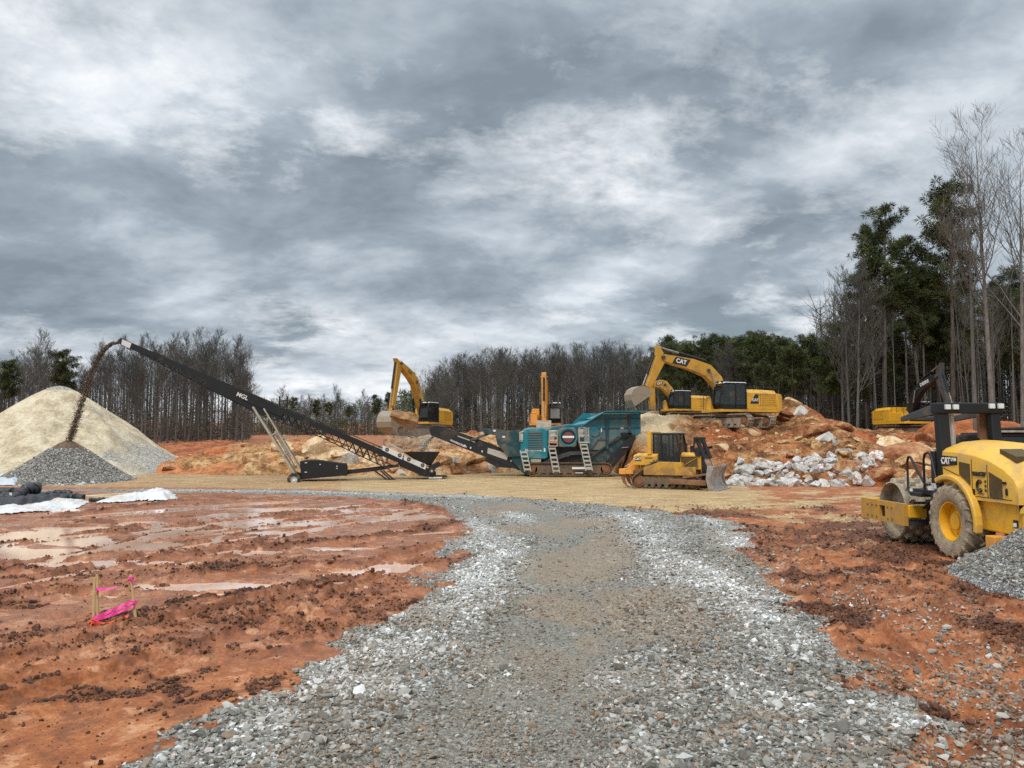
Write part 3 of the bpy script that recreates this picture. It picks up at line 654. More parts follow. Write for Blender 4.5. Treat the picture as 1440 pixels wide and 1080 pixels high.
# ------------------------------------------------------------------ tracked excavator; x forward, y left, z up
def excavator(label, loc, yaw, under, B, T, S0, S1, bucket, paint, boom_mat, boom_text=None, text_side=1, body_text=None, tracks=TRK, group=None, stick_mat=None, glass=None, wire=False, cabmat=None, bw=1.5, bs=1.0):
    root = empty('excavator', loc, yaw, label, 'excavator', group)
    glass = glass or GLASS; cabmat = cabmat or BLKC
    Ru = Matrix.Rotation(under, 4, 'Z')
    us = len(COL.objects)
    for y in (1.32, -1.32):
        tr = make_track(root, [(-2.05, .50, .46), (2.05, .50, .46)], y, .62, .21, tracks, tracks, RUST, [(-2.05, .50, .33), (2.05, .50, .33)],
                        [('poly', [(-1.9, .28), (1.9, .28), (1.75, .72), (-1.75, .72)], .26), ('roll', list(np.linspace(-1.55, 1.55, 7)), .2, .15), ('roll', [-.7, .7], .86, .09)])
        for q in (tr,)+tuple(tr.children): q.data.transform(Ru)
    m = MB(); m.box((0, 0, .72), (1.9, 2.3, .34), None, 0, (.7, .8)); m.cyl((0, 0, .86), (0, 0, 1.14), .62, None, 24); m.move(Ru); m.build('undercarriage', BLK, root, bevel=.02)
    m = MB(); m.prism([(-3.0, -1.45), (1.65, -1.45), (1.75, -1.3), (1.75, 1.3), (1.65, 1.45), (-3.0, 1.45), (-3.3, 1.1), (-3.3, -1.1)], 1.14, 1.34, 0, 'xy'); m.build('deck', paint, root, bevel=.02)
    # engine house with louvred doors
    m = MB(); sec = lambda x, zt: [(x, -1.45, 1.34), (x, -1.45, zt-.25), (x, -1.2, zt), (x, 1.2, zt), (x, 1.45, zt-.25), (x, 1.45, 1.34)]
    m.loft([sec(-2.75, 2.72), sec(-1.2, 2.78), sec(-.35, 2.76)]); m.build('engine_cover', paint, root, bevel=.03)
    for sy in (1, -1):
        m = MB(); y = sy*1.452
        for k in range(5): m.box((-2.05, y, 1.75+k*.14), (1.05, .03, .07), None, 0)
        m.build('louvre_panel', YELD if paint is not DYEL else paint, root, bevel=.008)
        m = MB(); m.box((-1.98, y, 2.40), (1.5, .016, .02)); m.box((-1.98, y, 1.60), (1.5, .016, .02)); m.box((-1.42, y, 2.0), (.02, .016, .8)); m.box((-2.62, y, 2.0), (.02, .016, .8)); m.build('door_seam', BLK, root)
    m = MB(); sc_ = lambda x, w_, z0, z1: [(x, -w_, z0), (x, -w_, z1), (x, w_, z1), (x, w_, z0)]
    m.loft([sc_(-2.755, 1.47, 1.2, 2.5), sc_(-3.15, 1.42, 1.2, 2.46), sc_(-3.45, 1.15, 1.25, 2.35), sc_(-3.52, .7, 1.3, 2.3)]); m.build('counterweight', paint, root, bevel=.06, smooth=True)
    m = MB(); m.cyl((-1.9, -.5, 2.7), (-1.9, -.5, 3.15), .08, None, 10); m.box((-1.2, -.6, 2.85), (.7, .6, .22)); m.build('exhaust', BLK, root, bevel=.02)
    m = MB(); m.box((.45, -1.05, 1.78), (1.9, .75, .88), None, 0, (.92, .95)); m.box((1.1, -1.05, 2.28), (.5, .5, .14)); m.build('tank_box', paint, root, bevel=.05)
    rl = MB()
    for x in (-.3, .5, 1.3): rl.cyl((x, -1.35, 2.2), (x, -1.35, 2.75), .02, None, 6)
    rl.tube([(-.3, -1.35, 2.75), (1.3, -1.35, 2.75)], .02, 6); rl.tube([(1.3, -1.35, 2.75), (1.5, -1.35, 2.6), (1.55, -1.35, 1.4)], .02, 6)
    rl.tube([(-2.6, 1.3, 2.66), (-2.6, 1.3, 2.95), (-1.0, 1.3, 2.95), (-1.0, 1.3, 2.7)], .018, 6); rl.build('handrail', BLK, root)
    # cab
    y0, y1 = .42, 1.44
    side = [(-.25, 1.36), (1.62, 1.36), (1.86, 1.75), (1.72, 2.75), (1.45, 3.18), (-.25, 3.18)]
    m = MB()
    for y in (y0+.03, y1-.03):
        for a, b in zip(side, side[1:]+side[:1]): m.beam((a[0], y, a[1]), (b[0], y, b[1]), .08, .1, 0, (0, 1, 0))
        m.beam((.55, y, 1.36), (.55, y, 3.18), .08, .1, 0, (0, 1, 0))
    for p in side: m.beam((p[0], y0, p[1]), (p[0], y1, p[1]), .08, .09)
    m.prism([(-.25, 1.36), (1.62, 1.36), (1.80, 1.64), (-.25, 1.64)], y0+.04, y1-.04)
    m.box((-.27, (y0+y1)/2, 2.0), (.06, y1-y0-.04, 1.3)); m.build('cab_frame', cabmat, root, bevel=.015)
    m = MB(); m.box((.6, (y0+y1)/2, 3.22), (1.85, y1-y0+.04, .09), None, 0, (.93, .93)); m.build('cab_roof', WHT if wire is False else BLK, root, bevel=.03)
    g = MB()
    for y in (y0+.02, y1-.02): g.prism([(-.2, 1.66), (1.74, 1.66), (1.80, 1.78), (1.67, 2.72), (1.42, 3.12), (-.2, 3.12)], y-.006, y+.006)
    g.beam((1.80, (y0+y1)/2, 1.72), (1.66, (y0+y1)/2, 2.74), y1-y0-.12, .012, 0, (1, 0, 0)); g.box((-.24, (y0+y1)/2, 2.75), (.012, y1-y0-.12, .7))
    g.build('window', glass, root)
    m = MB(); m.box((.12, .93, 1.80), (.5, .5, .14)); m.box((-.10, .93, 2.2), (.14, .48, .8)); m.box((.45, .62, 1.9), (.4, .1, .1)); m.box((1.35, .93, 1.9), (.16, .5, .6)); m.build('seat', BLK, root, bevel=.03)
    m = MB(); m.tube([(1.6, y1+.02, 2.4), (1.7, y1+.2, 2.55)], .015, 6); m.box((1.72, y1+.24, 2.55), (.04, .18, .32)); m.box((1.5, .6, 3.3), (.1, .2, .1)); m.box((1.5, 1.2, 3.3), (.1, .2, .1)); m.build('mirror', BLK, root)
    # boom
    foot = (.35, 1.75); c1 = bez(foot, (B[0]*1.0+.0, B[1]*1.08), T, 15)
    c1 = [foot]+[tuple(Vector(foot).lerp(Vector(B), t)) for t in (.35, .7)]+[tuple(B)]+[tuple(Vector(B).lerp(Vector(T), t)) for t in (.4, .75)]+[tuple(T)]
    # soften the bend
    sm = []
    for i in range(len(c1)):
        a, b, c_ = c1[max(0, i-1)], c1[i], c1[min(len(c1)-1, i+1)]
        sm.append(tuple((Vector(a)+Vector(b)*2+Vector(c_))/4) if 0 < i < len(c1)-1 else b)
    ws = [.50, .72, .88, .94, .82, .64, .46]
    bm_ = MB(); bm_.prism(ribbon(sm, ws), -.29, .29); bo = bm_.build('boom', boom_mat, root, bevel=.03)
    mid = sm[3]
    for p in (T, foot, mid): m = MB(); m.cyl((p[0], -.36, p[1]), (p[0], .36, p[1]), .14, None, 14); m.build('boom_pin', DGREY, bo)
    d2 = (Vector(T)-Vector(B)).normalized(); n2 = Vector((-d2.y, d2.x)); 
    if n2.y < 0: n2 = -n2
    for y in (.42, -.42): cylinder_part('boom_cylinder', (1.15, y, 1.45), (mid[0]*.92, y, mid[1]-.12), .10, root, .58)
    br = Vector(B).lerp(Vector(T), .12)+n2*.55
    cylinder_part('stick_cylinder', (br[0], 0, br[1]), (S0[0], 0, S0[1]), .105, root, .55)
    m = MB()
    for y in (-.2, .2): m.tube([(p[0]+n2.x*.0, y, p[1]+ws[i]*.5+.03) for i, p in enumerate(sm)][1:], .025, 6)
    m.build('hydraulic_hose', BLK, bo)
    # stick
    P0, Pt, P1 = Vector(S0), Vector(T), Vector(S1); ax = (P1-Pt).normalized(); nn = Vector((-ax.y, ax.x))
    if nn.x < 0: nn = -nn                                        # nn points away from the machine
    poly = [tuple(P0-ax*.02-nn*.12), tuple(P0+nn*.15), tuple(Pt+nn*.46+ax*.15), tuple(P1+nn*.17), tuple(P1+ax*.1), tuple(P1-nn*.17), tuple(Pt-nn*.30+ax*.3), tuple(Pt-nn*.27-ax*.1)]
    m = MB(); m.prism(poly, -.21, .21); so_ = m.build('stick', stick_mat or boom_mat, root, bevel=.03)
    k0 = Pt+nn*.62+ax*.1; 
    L = (P1-Pt).length; k1 = Pt+ax*(L*.86)+nn*.42; cylinder_part('bucket_cylinder', (k0.x, 0, k0.y), (k1.x, 0, k1.y), .09, root, .6)
    # bucket with linkage
    R_, ang = bw, bucket
    cb = MB(); prof = []
    for a in np.linspace(-20, 200, 12): prof.append((.62*math.cos(R(a))*1.0, -.55+.62*math.sin(R(a))))
    # bucket local: pin at (0,0), mouth opening towards +x side; curved shell behind
    shell = [(-.28, .18), (.22, .22), (.62, .02), (.90, -.38), (.98, -.85), (.80, -1.28), (.42, -1.52), (-.10, -1.62)]
    inner = [(-.24, .10), (.20, .14), (.55, -.04), (.82, -.40), (.89, -.85), (.73, -1.22), (.38, -1.44), (-.10, -1.54)]
    cb.prism(shell+inner[::-1], -.62*R_/1.5, .62*R_/1.5)
    for y in (-.62*R_/1.5, .62*R_/1.5): cb.prism(shell, y-.02, y+.02)
    for k in range(5):
        yy_ = (-.5+.25*k)*R_/1.5; cb.box((-.28, yy_, -1.60), (.36, .09, .08), None, 0)
    for y in (-.2, .2): cb.prism([(-.2, .15), (.3, .2), (.2, .42), (-.05, .34), (-.2, .1)], y-.03, y+.03)
    fl = -1 if S1[0] > 0 else 1
    M = Matrix.Translation((P1.x, 0, P1.y)) @ Matrix.Rotation(ang, 4, 'Y') @ Matrix.Scale(bs, 4)
    cb.move(M); bk = cb.build('bucket', WORN, root, bevel=.02)
    m = MB(); tip = M @ Vector((.15, 0, .30))
    for y in (-.26, .26):
        m.beam((k1.x, y, k1.y), (tip.x, y, tip.z), .06, .14, 0, (0, 1, 0)); q = P1-ax*.35; m.beam((k1.x, y, k1.y), (q.x, y, q.y), .06, .12, 0, (0, 1, 0))
    m.build('bucket_link', RUST, root, bevel=.01)
    # lettering
    if boom_text:
        txt, col, patch, size, t_, sgn = boom_text; pt = Vector(B).lerp(Vector(T), t_); y = text_side*.30
        if patch:
            m = MB(); u = Vector((d2.x, 0, d2.y))*(-text_side if True else 1); 
            uu = u if text_side*1 != 0 else u
            a = Vector((pt.x, y, pt.y)); up = Vector((n2.x, 0, n2.y)); w2, h2 = size*1.35, size*.62
            xd = -Vector((d2.x, 0, d2.y))*text_side if d2.x > 0 else Vector((d2.x, 0, d2.y))*text_side
            P_ = [a-xd*(w2+.12)-up*h2, a+xd*(w2-.1)-up*h2, a+xd*(w2+.12)+up*h2, a-xd*(w2-.1)+up*h2]; off = Vector((0, text_side*.012, 0))
            m.add([p for p in P_]+[p+off for p in P_], [(0, 1, 2, 3), (4, 5, 6, 7), (0, 1, 5, 4), (1, 2, 6, 5), (2, 3, 7, 6), (3, 0, 4, 7)]); m.build('decal', patch, bo)
        xd = Vector((-1, 0, 0))*text_side; xdir = Vector((d2.x, 0, d2.y)); xdir = xdir if xdir.dot(xd) > 0 else -xdir
        text_obj(txt, size, face_M((pt.x, y+text_side*.016, pt.y), xdir, (n2.x, 0, n2.y)), col, bo, .03)
    if body_text:
        m = MB(); m.prism([(-.55, 1.75), (-1.25, 1.75), (-1.25, 2.42), (-1.0, 2.42)], 1.46, 1.475); m.build('decal', BTR, root)
        text_obj(body_text, .26, face_M((-.98, 1.48, 2.0), (-1, 0, 0), (0, 0, 1)), LTR, root, .03)
    return root
# ------------------------------------------------------------------ bulldozer; x forward, y left, z up
def dozer(label, loc, yaw):
    root = empty('bulldozer', loc, yaw, label, 'bulldozer'); root.scale = (.9, .9, .9)
    for y in (1.02, -1.02):
        make_track(root, [(-1.72, .46, .44), (1.55, .46, .44), (-.62, 1.22, .47)], y, .58, .20, TRK, TRK, RUST, [(-.62, 1.22, .45), (-1.72, .46, .36), (1.55, .46, .36)],
                   [('poly', [(-1.6, .30), (1.5, .30), (1.5, .68), (.6, .84), (-1.4, .78)], .30), ('roll', list(np.linspace(-1.3, 1.2, 7)), .22, .13)], .05, .07)
    m = MB()
    m.box((-.1, 0, 1.0), (3.4, 1.4, .7)); m.prism([(-1.4, 1.3), (-.4, 1.65), (.9, 1.62), (1.0, 1.3), (1.6, .95), (1.6, .85), (-1.4, .85)], -1.32, -.72); m.prism([(-1.4, 1.3), (-.4, 1.65), (.9, 1.62), (1.0, 1.3), (1.6, .95), (1.6, .85), (-1.4, .85)], .72, 1.32)
    m.build('chassis', YELD, root, bevel=.03)
    m = MB(); m.loft([[(x, -.62, 1.2), (x, -.62, z-.12), (x, -.5, z), (x, .5, z), (x, .62, z-.12), (x, .62, 1.2)] for x, z in ((.62, 2.22), (1.2, 2.20), (1.92, 2.08))])
    m.build('hood', YEL, root, bevel=.03)
    for y in (-.63, .63):
        m = MB(); m.box((1.22, y, 1.66), (.98, .02, .62)); g = m.build('grille', GRIL, root)
        m = MB(); yy = y*1.025
        for p, q in (((.7, 1.33), (1.75, 1.95)), ((.7, 1.33), (.7, 1.98)), ((1.74, 1.33), (1.74, 1.98)), ((.7, 1.33), (1.74, 1.33)), ((.7, 1.98), (1.74, 1.98))): m.beam((p[0], yy, p[1]), (q[0], yy, q[1]), .025, .06, 0, (0, 1, 0))
        m.build('grille_frame', YEL, g)
    m = MB(); m.box((1.95, 0, 1.5), (.06, 1.1, 1.05)); m.build('radiator_guard', BLK, root, bevel=.02)
    # fuel tank block and fenders behind the cab
    m = MB(); m.loft([[(x, -.98, 1.42), (x, -.98, z-.1), (x, -.88, z), (x, .88, z), (x, .98, z-.1), (x, .98, 1.42)] for x, z in ((-2.15, 2.02), (-1.9, 2.14), (-.62, 2.12))])
    m.build('fuel_tank', YEL, root, bevel=.04)
    m = MB()
    for y in (-.93, .93): m.box((-1.12, y, 2.75), (.26, .2, 1.35), None, 0, (.9, 1))
    m.box((-1.12, 0, 3.38), (.3, 2.05, .16)); m.build('roll_bar', YEL, root, bevel=.03)
    m = MB(); y0, y1 = -.80, .80
    prof = [(-.92, 2.05), (-.45, 1.35), (.58, 1.35), (.70, 2.2), (.50, 3.3), (-.92, 3.3)]
    for y in (y0, y1):
        for a, b in zip(prof, prof[1:]+prof[:1]): m.beam((a[0], y, a[1]), (b[0], y, b[1]), .09, .11, 0, (0, 1, 0))
        m.beam((-.42, y, 1.4), (-.42, y, 3.3), .09, .11, 0, (0, 1, 0)); m.beam((.30, y, 1.4), (.30, y, 3.3), .09, .07, 0, (0, 1, 0))
    for p in prof: m.beam((p[0], y0, p[1]), (p[0], y1, p[1]), .1, .1)
    m.box((-.15, 0, 3.33), (1.6, 1.72, .1), None, 0, (.95, .95)); m.box((0, 0, 1.5), (1.0, 1.5, .4)); m.build('cab_frame', BLKC, root, bevel=.015)
    g = MB()
    for y in (y0, y1): g.prism([(-.88, 2.08), (-.42, 1.42), (.55, 1.42), (.66, 2.2), (.48, 3.26), (-.88, 3.26)], y-.006, y+.006)
    g.beam((.62, 0, 2.25), (.50, 0, 3.2), 1.45, .012, 0, (1, 0, 0)); g.beam((-.9, 0, 2.1), (-.9, 0, 3.2), 1.45, .012, 0, (1, 0, 0)); g.build('window', GLASS, root)
    m = MB(); m.box((-.2, 0, 1.85), (.55, .6, .18)); m.box((-.45, 0, 2.3), (.16, .56, .9)); m.box((.35, 0, 2.0), (.2, .7, .5)); m.build('seat', BLK, root, bevel=.04)
    for y in (-.66, .66):                                              # blade lift cylinders standing at the nose
        cylinder_part('lift_cylinder', (1.72, y, 2.95), (2.38, y, 1.25), .13, root, .62)
        m = MB(); m.box((1.75, y, 2.25), (.28, .2, .5)); m.tube([(1.6, y, 2.1), (1.5, y, 2.6), (1.62, y, 3.05), (1.78, y, 3.0)], .05, 6); m.cyl((1.66, y, 2.75), (1.66, y, 3.12), .17, .17, 10); m.box((1.75, y*1.25, 3.05), (.16, .22, .16)); m.build('cylinder_guard', BLK, root, bevel=.02)
    m = MB(); m.cyl((.95, -.3, 2.2), (.95, -.3, 2.75), .07, None, 10); m.cyl((1.15, .3, 2.2), (1.15, .3, 2.6), .12, None, 12); m.build('exhaust', BLK, root)
    # blade and push arms
    n = 9; sec = []
    for i in range(n):
        t_ = i/(n-1); z = .06+1.36*t_; x = 2.62+.30*(2*t_-1)**2-.02; sec.append((x, z))
    m = MB(); poly = sec+[(x-.10, z) for x, z in sec][::-1]; m.prism(poly, -1.72, 1.72)
    for y in (-1.74, 1.74): m.prism([(3.05, .02)]+[(x+.12*(abs(2*i/(n-1)-1) < .9), z) for i, (x, z) in enumerate(sec)]+[(2.96, 1.45), (2.55, 1.45), (2.45, .7), (2.6, .02)], y-.03, y+.03)
    m.box((3.0, 0, .06), (.3, 3.46, .05)); bl = m.build('blade', STEEL, root, bevel=.01)
    m = MB(); m.box((2.42, 0, .55), (.16, 2.6, .5)); m.box((2.42, 0, 1.05), (.14, 2.0, .3)); m.build('blade_back', YELD, bl, bevel=.02)
    m = MB()
    for y in (-1.42, 1.42): m.beam((.2, y*.99, .52), (2.4, y, .45), .2, .3); m.beam((1.0, y*.98, .75), (2.4, y*.8, .95), .1, .12)
    m.build('push_arm', RUST, root, bevel=.03)
    # ripper
    m = MB(); m.prism([(-1.9, 1.2), (-1.9, 1.9), (-2.2, 1.95), (-2.75, 1.15), (-2.75, .95)], -.62, -.42); m.prism([(-1.9, 1.2), (-1.9, 1.9), (-2.2, 1.95), (-2.75, 1.15), (-2.75, .95)], .42, .62)
    m.box((-2.85, 0, 1.02), (.42, 2.1, .34)); m.box((-2.6, -.9, 1.0), (.9, .2, .26)); rp = m.build('ripper', ORG, root, bevel=.03)
    for y in (-.85, 0, .85):
        m = MB(); m.prism([(-2.98, 1.0), (-2.76, 1.0), (-2.74, .55), (-2.62, .22), (-2.42, .10), (-2.62, .12), (-2.86, .35), (-2.98, .7)], y-.05, y+.05); m.build('ripper_tooth', RUST, rp, bevel=.01)
    for y in (-.5, .5): cylinder_part('ripper_cylinder', (-2.0, y, 1.75), (-2.85, y, 1.3), .08, root)
    m = MB(); m.box((-1.85, -.985, 1.80), (.42, .012, .26)); m.build('decal', BTR, root)
    text_obj('CAT', .22, face_M((-1.85, -.995, 1.80), (1, 0, 0), (0, 0, 1)), LTR, root, .03)
    m = MB(); m.box((-1.15, -.985, 1.86), (.5, .01, .09)); m.build('decal', RUST, root)
    return root
# ------------------------------------------------------------------ shared small things
def ladder(parent, p0, p1, w, n, mat, name='ladder', y=None, r=.035):
    """two stiles and n rungs; width runs along local x"""
    p0, p1 = Vector(p0), Vector(p1); m = MB(); h = Vector((w/2, 0, 0))
    for s in (-1, 1): m.beam(p0+h*s, p1+h*s, r*1.6, r*1.6)
    for k in range(n):
        q = p0.lerp(p1, (k+.5)/n); m.beam(q-h, q+h, r*1.2, .12)
    return m.build(name, mat, parent)
def round_logo(parent, c, r, M, mat_disc, mat_in, name='emblem'):
    m = MB(); m.cyl((0, 0, -.006), (0, 0, .006), r, None, 20); m.move(M); e = m.build(name, mat_disc, parent)
    m = MB()
    for k in (-1, 0, 1): m.beam((k*r*.42-r*.18, -r*.5, .010), (k*r*.42+r*.18, r*.5, .010), r*.16, .01)
    m.move(M); m.build('emblem_bars', mat_in, e); return e
# ------------------------------------------------------------------ crusher: x to the right of the picture, y away, z up
K = 20.4
def c(px, py): return ((px-780)/K, (676-py)/K)
def P3(px, py, y): a = c(px, py); return (a[0], y, a[1])
def poly(*q): return [c(a, b) for a, b in q]
def crusher(label, loc, yaw):
    root = empty('jaw_crusher', loc, yaw, label, 'rock crusher')
    for y in (-1.05, 1.05):
        make_track(root, [(-1.55, .48, .44), (3.35, .48, .44)], y, .5, .19, TRK, TRK, RUST, [(3.35, .48, .36), (-1.55, .48, .36)],
                   [('poly', [(-1.4, .22), (3.2, .22), (3.1, .78), (-1.3, .78)], .27), ('roll', list(np.linspace(-1.1, 2.9, 8)), .2, .13)])
    # chassis beam and belly
    m = MB(); m.prism(poly((690, 640), (752, 628), (860, 640), (868, 655), (840, 664), (752, 666), (700, 664), (682, 655)), -.62, .62)
    m.prism(poly((792, 632), (838, 632), (846, 660), (780, 662)), -.75, .75); m.build('chassis', BLK, root, bevel=.03)
    m = MB(); m.prism(poly((752, 662), (774, 650), (800, 642), (838, 642), (838, 646), (802, 647), (776, 656), (758, 668)), -1.02, -.9); m.build('side_beam', DGREY, root, bevel=.02)
    # engine house with slats
    m = MB(); sec = []
    for y, i in ((-1.28, .0), (-1.2, .08), (1.2, .08), (1.28, 0)):
        pass
    m.prism(poly((732, 652), (732, 617), (736, 611), (746, 609), (764, 609.5), (769, 613), (770, 622), (770, 650), (766, 653)), -1.2, 1.1); eh = m.build('engine_housing', TEALB, root, bevel=.09, smooth=True)
    m = MB()
    for k in range(8): q = P3(752, 616+k*3.3, -1.21); m.box(q, (1.0, .05, .085), Matrix.Rotation(R(-25), 3, 'X'))
    m.build('louvre_panel', TEALD, eh)
    text_obj('METROTRAK', .2, face_M(P3(750, 640.5, -1.212), (1, 0, 0), (0, 0, 1)), LTR, eh, .03); m = MB(); m.box(P3(765, 640, -1.21), (.1, .012, .24)); m.build('decal', LTR, eh)
    m = MB(); q = P3(753, 654, -1.0); m.box(q, (.7, .3, .3)); m.build('bumper_plate', CREAM, root, bevel=.02)
    m = MB(); m.tube([P3(735, 628, -1.25), P3(731, 628, -1.28), P3(731, 616, -1.28), P3(736, 615, -1.25)], .04, 8); m.build('handrail', GALV, root); m = MB(); m.box(P3(733, 622, -1.24), (.25, .06, .45)); m.build('control_box', GALV, root)
    m = MB(); m.cyl(P3(727, 612, 0), P3(727, 596, 0), .05, None, 8); m.lathe([(0, 0), (.09, 0), (.09, .12), (0, .16)], P3(726.5, 592, 0), 10, axis='z'); m.box(P3(727, 606, 0), (.14, .14, .14)); m.build('work_lamp', BLK, root)
    # power unit / header left of the engine
    m = MB(); m.prism(poly((697, 617), (732, 612), (734, 648), (716, 650), (700, 632)), -.95, .95); m.prism(poly((680, 611), (694, 611), (733, 616), (733, 624), (694, 619), (681, 617)), -.9, -.7); m.prism(poly((680, 611), (694, 611), (733, 616), (733, 624), (694, 619), (681, 617)), .7, .9)
    for a, b in (((662, 627), (690, 616)), ((668, 626), (694, 616))): m.beam(P3(*a, -.75), P3(*b, -.75), .08, .10)
    m.prism(poly((722, 628), (736, 626), (744, 662), (752, 672), (738, 674), (720, 655)), -.8, .8); m.build('conveyor_support', TEALD, root, bevel=.02)
    for a, b in ((696, 613.5), (709, 622), (733, 643)): m = MB(); m.box(P3(a, b, -.965 if a > 700 else -.91), (.18, .03, .12)); m.build('work_lamp', LAMP, root)
    # discharge conveyor
    dv = (Vector((*c(742, 668),))-Vector(c(607, 611))).normalized()
    m = MB()
    for y in (-.62, .62): m.prism(poly((605, 610), (612, 606), (622, 607), (690, 631), (742, 654), (744, 669), (730, 668), (672, 645), (608, 620)), y-.04, y+.04)
    for k in range(14):
        f = k/13; q = (608+f*130, 616+f*48); m.cyl(P3(q[0], q[1], -.6), P3(q[0], q[1], .6), .07, None, 8)
    m.build('discharge_conveyor', BLK, root, bevel=.015)
    m = MB(); p = [P3(609, 613, 0), P3(740, 661, 0)]; m.beam(P3(611, 611.5, 0), P3(742, 657, 0), 1.1, .03, 0, (0, 0, 1)); m.cyl(P3(610, 613.5, -.56), P3(610, 613.5, .56), .2, None, 14); m.build('belt', BELT, root)
    m = MB(); m.prism(poly((687, 637), (716, 645.5), (713, 654), (686, 644.5)), -.68, -.665); m.build('skirt_plate', GALV, root); m = MB(); m.prism(poly((645, 620), (669, 628.5), (669, 630), (645, 621.5)), -.68, -.665); m.build('skirt_plate', GALV, root)
    text_obj('POWERSCREEN', .17, face_M(P3(646, 631.3, -.672), (dv.x, 0, dv.y), (0, 0, 1)), LTR, root, .03)
    m = MB()
    for q in ((655, 634), (663, 637), (679, 642), (719, 655)): m.box(P3(q[0], q[1], -.67), (.09, .02, .12))
    m.build('belt_bracket', WHT, root)
    # flywheel guard
    m = MB(); m.prism(poly((784, 636), (783, 614), (788, 610), (806, 609), (809, 614), (809, 634), (806, 636)), -1.25, -.7); m.prism(poly((770, 612), (777, 607), (800, 604), (812, 606), (812, 625), (772, 625)), -.65, .9)
    fg = m.build('flywheel_guard', TEAL, root, bevel=.07)
    cx, cz = c(797.5, 622.5); m = MB(); m.lathe([(.50, 0), (.60, -.03), (.60, .03), (.5, .03)], (cx, -1.26, cz), 30); m.build('guard_ring', TEALB, fg, smooth=True)
    m = MB(); m.lathe([(0, -.02), (.50, -.02), (.5, .02), (0, .02)], (cx, -1.255, cz), 30); m.build('flywheel', BLKC, fg)
    m = MB(); m.lathe([(0, -.02), (.36, -.02), (.36, .02), (0, .02)], (cx, -1.275, cz), 24); m.build('flywheel_hub', pmat('flywheel_red', (.16, .06, .06), .6), fg)
    m = MB(); m.box((cx, -1.305, cz+.02), (.78, .02, .14)); m.build('white_bar', LTR, fg)
    # feed hopper
    m = MB(); hp = poly((810, 612), (824, 603), (838, 593), (846, 590.5), (898, 590), (898, 619), (877, 619), (842, 640), (815, 640), (810, 628))
    m.prism(hp, -1.0, -.92); m.prism(hp, .92, 1.0)
    m.prism(poly((812, 612), (842, 640), (877, 619), (890, 619), (890, 613), (872, 613), (842, 632), (818, 612)), -.95, .95)
    hb = m.build('feed_hopper', TEAL, root, bevel=.015)
    for s in (-1, 1):                                                  # flared wings
        m = MB(); A = [P3(802, 607, s*.98), P3(838, 592, s*.98), P3(846, 590, s*.98), P3(900, 589, s*.98)]; B_ = [P3(820, 605, s*1.15), P3(846, 588.5, s*1.75), P3(852, 588, s*1.8), P3(905, 587.5, s*1.8)]
        off = Vector((0, 0, .05)); P_ = A+B_; m.add([Vector(q) for q in P_]+[Vector(q)+off for q in P_], [(0, 1, 5, 4), (1, 2, 6, 5), (2, 3, 7, 6), (8, 12, 13, 9), (9, 13, 14, 10), (10, 14, 15, 11), (4, 5, 13, 12), (5, 6, 14, 13), (6, 7, 15, 14), (3, 7, 15, 11), (0, 4, 12, 8)])
        m.build('hopper_wing', TEALB, hb)
    m = MB(); m.prism(poly((802, 607), (822, 588), (848, 588), (838, 596), (812, 609)), .9, .98); m.build('hopper_front', TEALB, hb)
    m = MB()
    for a, b in (((851, 596), (851, 638)), ((882, 593), (882, 619))): m.beam(P3(*a, -1.06), P3(*b, -1.06), .16, .12, 0, (0, 1, 0))
    m.beam(P3(812, 598, -1.04), P3(898, 596.5, -1.04), .06, .06, 0, (0, 1, 0)); m.beam(P3(822, 611, -1.04), P3(897, 609, -1.04), .05, .05, 0, (0, 1, 0)); m.beam(P3(846, 588, -1.05), P3(898, 588, -1.05), .1, .1); m.build('hopper_rib', TEALD, hb)
    m = MB(); m.cyl(P3(834.5, 615, -1.0), P3(834.5, 615, -1.07), .33, .33, 20); m.box(P3(843, 617, -1.03), (.12, .08, .6)); m.build('inspection_plate', TEAL, hb, bevel=.01)
    m = MB(); m.box(P3(872, 610, -1.02), (.2, .05, .12)); m.box(P3(843.5, 613, -1.08), (.07, .04, .25)); m.build('warning_plate', LAMP, hb)
    # jaw box below the hopper, links and side conveyor
    m = MB(); m.prism(poly((815, 640), (842, 640), (868, 622), (890, 622), (880, 640), (862, 660), (838, 664), (815, 655)), -.85, .85); m.build('jaw_box', TEALD, root, bevel=.02)
    m = MB()
    for a, b, w_ in (((826, 645), (839, 626), .1), ((839, 626), (850, 626), .1), ((828, 650), (866, 622), .12), ((866, 622), (885, 621), .10)): m.beam(P3(*a, -1.0), P3(*b, -1.0), .08, w_, 0, (0, 1, 0))
    m.build('hydraulic_link', DGREY, root)
    m = MB()
    for y in (-1.05, -.35): m.prism(poly((845, 660), (884, 620), (894, 624), (856, 668)), y-.03, y+.03)
    m.beam(P3(850, 664, -.7), P3(888, 622, -.7), .7, .1); m.build('side_conveyor', BLK, root, bevel=.01)
    m = MB(); m.beam(P3(871, 637, -1.09), P3(880, 636, -1.09), .03, .16, 0, (0, 1, 0)); m.box(P3(850, 657, -1.02), (.12, .12, .12)); m.build('side_bracket', GALV, root)
    m = MB(); m.prism(poly((870, 616), (886, 616), (886, 621), (870, 621)), -1.12, -.9); m.build('drive_motor', BLKC, root, bevel=.02)
    # walkways and ladders
    m = MB(); m.box(P3(776, 634.5, -1.35), (.62, .5, .06)); m.box(P3(819, 629.5, -1.35), (.72, .5, .08)); m.build('walkway', GALV, root)
    m = MB()
    for px_ in (771, 782):
        m.tube([P3(px_, 634, -1.55), P3(px_, 613, -1.55)], .03, 6)
    for z_ in (614, 621, 627): m.tube([P3(771, z_, -1.55), P3(782, z_, -1.55)], .028, 6)
